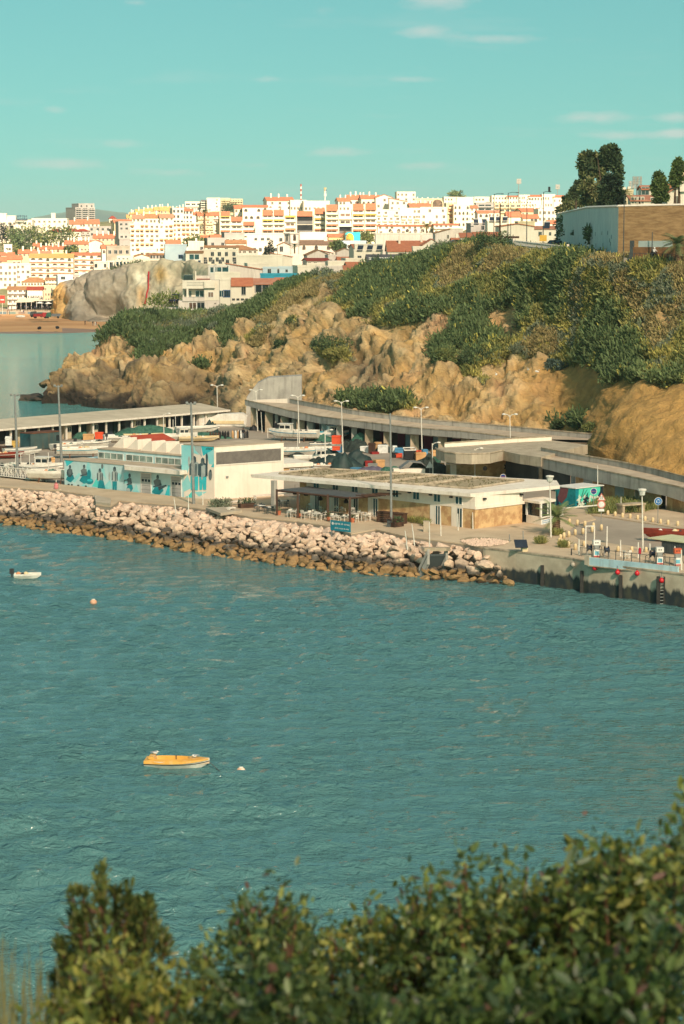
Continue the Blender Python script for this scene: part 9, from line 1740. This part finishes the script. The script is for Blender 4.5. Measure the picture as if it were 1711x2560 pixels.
for(Z_,x,y,sx,sy,sz,c,lab,nm,ct)in((Zd,1265,745,1.2,.9,1.2,'o','bright orange crate on the blue one beside the lamp','crate','crate'),(Zd,1265,785,1.6,1.1,.75,'b','pale blue fish crate under the orange one','crate','crate'),(Zd,1260,885,1.0,.8,.5,'o','orange box on the tarpaulin mound behind the annex','crate','crate'),(Ze,330,475,1.5,.9,.9,'w','white box before the storehouse pillars','crate','crate'),(Ze,420,490,.9,.5,1.5,'s','brown board stack leaning beside the white box','board_stack','boards'),(Ze,500,470,.9,.6,1.4,'c','pale cardboard stack among the gear','carton','box'),(Ze,455,497,1.1,.6,.3,'r','low red tray in front of the cardboard stack','tray','tray'),(Ze,565,480,1.4,.9,1.1,'w','white table piled with gear','table','table'),(Ze,715,490,.6,.5,1.1,'w','white cabinet beside the tall mast','cabinet','cabinet'),(Ze,780,500,1.2,.8,.9,'b','turquoise box in the row of gear','crate','crate'),(Ze,770,545,.9,.6,.6,'o','small orange box on the road edge','crate','crate'),(Ze,720,545,.8,.6,.7,'k','black box left of the small orange one','crate','crate'),(Ze,1025,505,.8,.7,.6,'o','red orange tub beside the dark cart','tub','tub'),(Ze,1055,580,1.4,.8,1.1,'c','wooden crate stack before the round building','crate','crate'),(Ze,1110,520,.7,.6,.9,'b','blue chair-like crate beside the wooden stack','crate','crate'),(Ze,1245,570,1.0,.8,1.3,'c','tan cupboard at the round roof edge','cupboard','cupboard'),(Ze,1330,585,.5,.4,.6,'w','small white box under the round roof','box','box'),(Ze,1375,585,.8,.4,.4,'k','black slab beside the small white box','box','box'),(Ze,510,680,1.3,.9,1.1,'c','tan cardboard box behind the restaurant roof','carton','box'),(Ze,400,655,1.4,.9,.7,'r','red tray heaped with gear beside the tan box','tray','tray'),(Ze,430,690,1.2,.8,.7,'g','grey bin below the red tray','bin','bin'),(Ze,225,715,1.5,.8,.4,'b','blue plastic sheet box near the restaurant roof','crate','crate'),(Ze,1255,670,1.2,.8,1.4,'n','green bin standing behind the net heap','bin','bin'),(Ze,1330,735,.5,.5,1.2,'c','tan post box near the round wall','box','box'),(Zc,330,290,1.2,.8,1.0,'o','orange red box before the second shed bay','crate','crate'),(Zc,355,240,.8,.6,1.0,'b','bright blue crate inside the shed bay','crate','crate'),(Zc,240,300,1.6,.9,.9,'c','cream cabinet at the shed wall','cabinet','cabinet'),(Zc,410,305,1.6,.8,.9,'w','white box in the row before the shed','crate','crate'),(Zc,590,230,1.4,.9,1.0,'y','yellowish box beside the shed posts','crate','crate'),(Zc,655,210,1.8,.2,1.2,'w','leaning white board at the shed','board','board'),(Zb,105,565,.9,.7,1.6,'w','tall white fridge at the left end of the shed','fridge','fridge'),(Zb,100,620,1.2,.9,.9,'k','dark blue box in front of the white fridge','crate','crate'),(Zb,20,625,1.2,.9,.9,'s','brown crate at the left edge of the yard','crate','crate'),(Zb,165,560,1.2,.9,.9,'y','yellowish machine beside the white fridge','machine','machine'),(Zb,625,790,.6,.6,1.2,'c','cream cabinet behind the white workboat','cabinet','cabinet'),(Zd,540,560,2.0,1.2,1.8,'k','dark blue tank behind the white and blue boat','tank','tank'),(Zd,385,500,.5,.4,.5,'w','small white box at the storehouse forecourt','box','box')):
 if c=='n':box_item(G(*Z_(x,y)),sx,sy,sz,netg,lab,nm,ct)
 else:box_item(G(*Z_(x,y))+(Vector((0,0,.75))if lab.startswith('bright orange crate on')else Vector((0,0,1.3))if 'on the tarpaulin' in lab else Vector()),sx,sy,sz,GM[c],lab,nm,ct)
r=root('tin_hut',G(*Ze(910,790)),.1,'small hut with a curved grey tin roof among the nets','hut');MB().box(-2.0,2.0,0,1.6,0,.95).obj('wall',pink_w,r);MB().ext_y([(-1.2,1.0),(.0,1.9),(1.6,1.75),(2.3,1.15),(2.2,1.1),(1.5,1.65),(.0,1.8),(-1.1,.95)],-.1,1.9).obj('roof',pm('tin_grey',(132,130,126),(116,114,112),1,.6),r)
r=root('cart',G(*Ze(910,572)),.2,'dark blue wheeled container with a white rim and shade net','cart');MB().box(-.75,.75,-.5,.5,.1,1.3).obj('body',GM['k'],r);MB().tube([(-.8,-.5,1.35),(.8,-.5,1.35),(.8,.5,1.6),(-.8,.5,1.6),(-.8,-.5,1.35)],.08,5).obj('rim',white_f,r);MB().box(-.7,.7,-.4,.4,1.3,1.36).obj('net',GM['s'],r);[MB().lathe([(.14,0),(.14,.1)],8).obj('wheel',black_m,r).matrix_local for _ in(0,)]
r=root('white_covered_trailer',G(*Zc(1400,186)),-.1,'bulky object under a dirty white cover beyond the shed end','covered trailer');m=MB();m.ext_y([(-3,0),(3,0),(3.1,1.6),(2.2,2.1),(-1.6,1.9),(-2.8,1.4)],0,2.2);m.obj('cover',BM['w'],r);MB().box(-2.6,2.6,-.15,.0,.4,.9).obj('fold',BM['c'],r);MB().box(-3.6,-2.9,.3,1.4,0,1.0).obj('stack',metal_g,r)
heap(G(*Zc(1545,140)),.8,.5,.5,BM['w'],'small white bundle lying on the open yard','bundle','bundle');
for k,(x,y,c,lab)in enumerate(((1475,285,'c','tan cluster of gas bottles beyond the tall block'),(1500,285,'w','white gas bottles beyond the tall block'),(1530,285,'k','dark tall bottle in the cluster beyond the tall block'),(1370,290,'k','dark spiky gear beyond the flat net heap'),(1290,300,'s','brown gear pile beyond the flat net heap'))):
 r=root('gas_bottles',G(*Zc(x,y)),0,lab,'bottles');[MB().lathe([(.16,0),(.18,.1),(.18,.9),(.06,1.1),(.06,1.2)],8,(j*.4-.6,(j%2)*.35,0)).obj('bottle',GM[c],r)for j in range(4)]
person(G(*Zd(45,620)),2.0,'distant figure in black standing beyond the tall block',black_c,grey_cl,None,1.75)
for(u,v,col_,lab)in((742,1168,'w','cloth scraps'),):pass
sl=MB();a_,b_2=G(878,1068)+Vector((0,0,2.3)),G(898,1074)+Vector((0,0,2.2));sl.add([a_,b_2,b_2+Vector((-.3,-.5,-1.3)),a_+Vector((.6,-.6,-1.6))],[(0,1,2,3)]);sl.add([a_+Vector((0,.05,0)),b_2+Vector((0,.05,0)),b_2+Vector((-.3,-.45,-1.3)),a_+Vector((.6,-.55,-1.6))],[(3,2,1,0)]);tag(sl.obj('hanging_cloth',white_c),'torn white cloth hanging under the storehouse roof edge','cloth')
# ------------------------------------------------------------------ the cliff-top shrubs before the camera
cl_v=[(x,y,z+.12*mnoise.noise(Vector((x,y,0))))for x in np.linspace(-14,14,30)for(y,z)in((-14,31.6),(-3,31.3),(1,31.0),(3.5,30.7),(6,29.6),(8.5,28.2),(11,25.0),(14,17),(18,6),(24,-3))]
meshobj('cliff_top',cl_v,[tuple(q)for q in grid_faces(30,10).tolist()],pm('cliff_top_soil',(140,116,80),(98,96,60),.8,.95,.05),None,None,True,'structure')
lf=attr_mat('shrub_leaf','leafcol',.45,.18,30,0,.3,.45);twig=pm('twig',(110,78,56),(84,62,48),20,.8)
TOP=np.array([(-200,2700),(95,2600),(118,2420),(150,2330),(200,2250),(230,2235),(262,2190),(300,2180),(345,2225),(400,2285),(440,2360),(480,2385),(520,2350),(570,2300),(640,2235),(700,2215),(750,2330),(800,2330),(850,2290),(950,2268),(1040,2275),(1120,2232),(1220,2225),(1300,2220),(1380,2200),(1450,2160),(1510,2125),(1570,2160),(1640,2120),(1711,2085),(1900,2050)])
def shrub(label,u0,u1,Y,n,leaf,cols,kind='broad',dv=30,sd=1,cat='shrub',nl=46):
 rg=np.random.default_rng(sd);um=(u0+u1)/2;base=D(um,2720,Y/K);r=root('shrub',base,0,label,cat);b3=np.array(base);s_=Y/FPX
 ms=MB();stems=[]
 for k in range(26 if kind=='broad' else 34):
  u=rg.uniform(u0,u1);vt=np.interp(u,TOP[:,0],TOP[:,1])+dv+abs(rg.normal())*60-(rg.uniform(20,95)if k%5==0 else 0);y=Y+rg.uniform(-.35,.35);t_=np.array(D(u,vt,y/K))-b3;bs=np.array([(u-um)*s_*.45,rg.uniform(-.2,.2),-.1]);md_=bs*.5+t_*.5+rg.normal(size=3)*.03;ms.tube([bs,md_,t_],[.010,.007,.003],4);stems.append((bs,md_,t_))
 ms.obj('stem',twig,r)
 P_,D_=[],[]
 while len(P_)<n:
  if kind=='fine' or rg.random()<.55:
   b_,m_,t_=stems[rg.integers(len(stems))];f=1-rg.random()**1.7*.95;p=(1-f)**2*b_+2*f*(1-f)*m_+f*f*t_;dr=t_-m_;sp_=.006+.034*(1-f)if kind=='fine' else .03+.05*(1-f);p=p+rg.normal(size=3)*sp_
   P_.append(p);D_.append(dr/np.linalg.norm(dr))
  else:
   u=rg.uniform(u0-30,u1+30);vt=np.interp(u,TOP[:,0],TOP[:,1])+dv+25*abs(rg.normal());v=vt+(2680-vt)*rg.random()**1.05;y=Y+rg.uniform(-.5,.5)
   if mnoise.noise(Vector((u*.013,v*.013,Y*9)))<-.08:continue
   P_.append(np.array(D(u,v,y/K))-b3);D_.append(np.array([0,0,1.0]))
 P_,D_=np.array(P_),np.array(D_);m=len(P_);ax=D_*(.9 if kind=='fine' else .55)+rg.normal(size=(m,3))*(.4 if kind=='fine' else .6);ax[:,1]-=.15;ax/=np.linalg.norm(ax,axis=1,keepdims=True);sd_=np.cross(ax,rg.normal(size=(m,3)));sd_/=np.linalg.norm(sd_,axis=1,keepdims=True);up_=np.cross(sd_,ax)
 L_=leaf*(.6+.7*rg.random((m,1)));w_=L_*(.20 if kind=='broad' else .14);q=[P_,P_+ax*L_*.3+sd_*w_+up_*w_*.25,P_+ax*L_*.7+sd_*w_*.85+up_*w_*.2,P_+ax*L_,P_+ax*L_*.7-sd_*w_*.85+up_*w_*.2,P_+ax*L_*.3-sd_*w_+up_*w_*.25]
 V=np.stack(q,1).reshape(-1,3);i0=np.arange(m)[:,None]*6;F2=np.concatenate([i0+np.array([[0,1,2,3]]),i0+np.array([[0,3,4,5]])],1).reshape(-1,4)
 hgt=(P_[:,2]-P_[:,2].min())/(np.ptp(P_[:,2])+1e-6);ci=np.clip((rg.random(m)*len(cols)).astype(int),0,len(cols)-1);C2=np.array(cols)[ci]*(1+rg.normal(size=(m,1))*.18);tip_=(hgt>.72)&(rg.random(m)<.03);C2[tip_]=L3((112,82,72));C2=np.clip(C2,.004,.9)
 for k in range(min(nl,m)):
  a=int(m*k/nl);
  fo_=meshobj('leaf',V[a*6:a*6+6],[(0,1,2,3),(0,3,4,5)],lf,r,None,True);set_col(fo_,'leafcol',np.tile(C2[a],(2,1)))
 o=npmesh('foliage',V,F2,lf,r,None,True,'stuff');set_col(o,'leafcol',np.repeat(C2,2,0))
LG=[L3(c)for c in((79,97,48),(94,111,56),(113,124,61),(69,86,48),(132,135,71),(90,105,61),(61,79,47))];LD=[L3(c)for c in((61,79,45),(73,90,50),(53,71,42),(90,103,53))];LY=[L3(c)for c in((122,124,58),(105,114,53),(139,134,66),(88,101,50))]
shrub('feathery juniper-like shrub with fine upright sprigs, first from the grass stalks',135,430,6.3,8000,.030,[L3(c)for c in((77,92,48),(66,82,45),(92,101,53),(105,105,56),(101,107,55))],'fine',10,3)
shrub('yellow-green shrub in front of the feathery one at the bottom edge',120,470,5.4,4320,.034,LY,'broad',190,4,nl=40)
shrub('broadleaf shrub with reddish shoots rising alone above its neighbours',500,780,6.0,4080,.031,LG,'broad',10,5,nl=40)
shrub('olive broadleaf shrub in the middle of the hedge, red tinted along its top',740,1090,6.2,5520,.030,LY+LG,'broad',12,6,nl=40)
shrub('dense green shrub with drooping leaves right of the olive one',1030,1390,5.9,5760,.033,LG,'broad',10,7,nl=40)
shrub('tallest shrub with long narrow leaves at the right edge',1340,1800,5.7,6720,.036,LG+LY,'broad',8,8,nl=40)
shrub('dark leafy shrub low at the bottom centre',420,980,5.0,5040,.036,LD,'broad',210,9,nl=40)
shrub('dark leafy shrub low in the bottom right corner',940,1760,4.8,6480,.038,LD+LG[:2],'broad',250,10,nl=40)
gr=MB()
for k in range(70):
 u=rnd.uniform(-40,135);vt=rnd.uniform(2330,2540)+(0 if u<110 else 60);y=rnd.uniform(5.2,6.4);b_=D(u+rnd.uniform(-20,20),2760,y/K);t_=D(u+rnd.uniform(-25,25),vt,y/K);gr.tube([b_,b_.lerp(t_,.5)+Vector((rnd.uniform(-.01,.01),0,0)),t_],[.0035,.0028,.001],3)
go=gr.obj('grass',pm('grass_stalk',(114,111,74),(90,94,61),20,.8),None,False,'stuff')
# ------------------------------------------------------------------ air
hz=bpy.data.materials.new('haze_air');hz.use_nodes=True;N,L=hz.node_tree.nodes,hz.node_tree.links;N.clear()
pv_=N.new('ShaderNodeVolumePrincipled');pv_.inputs['Color'].default_value=(.90,.95,.95,1);pv_.inputs['Density'].default_value=0.00009;pv_.inputs['Anisotropy'].default_value=.2;o_=N.new('ShaderNodeOutputMaterial');L.new(pv_.outputs[0],o_.inputs['Volume'])
MB().box(-3200,3200,-420,7600,-16,135).obj('haze',hz,None,False,'stuff')
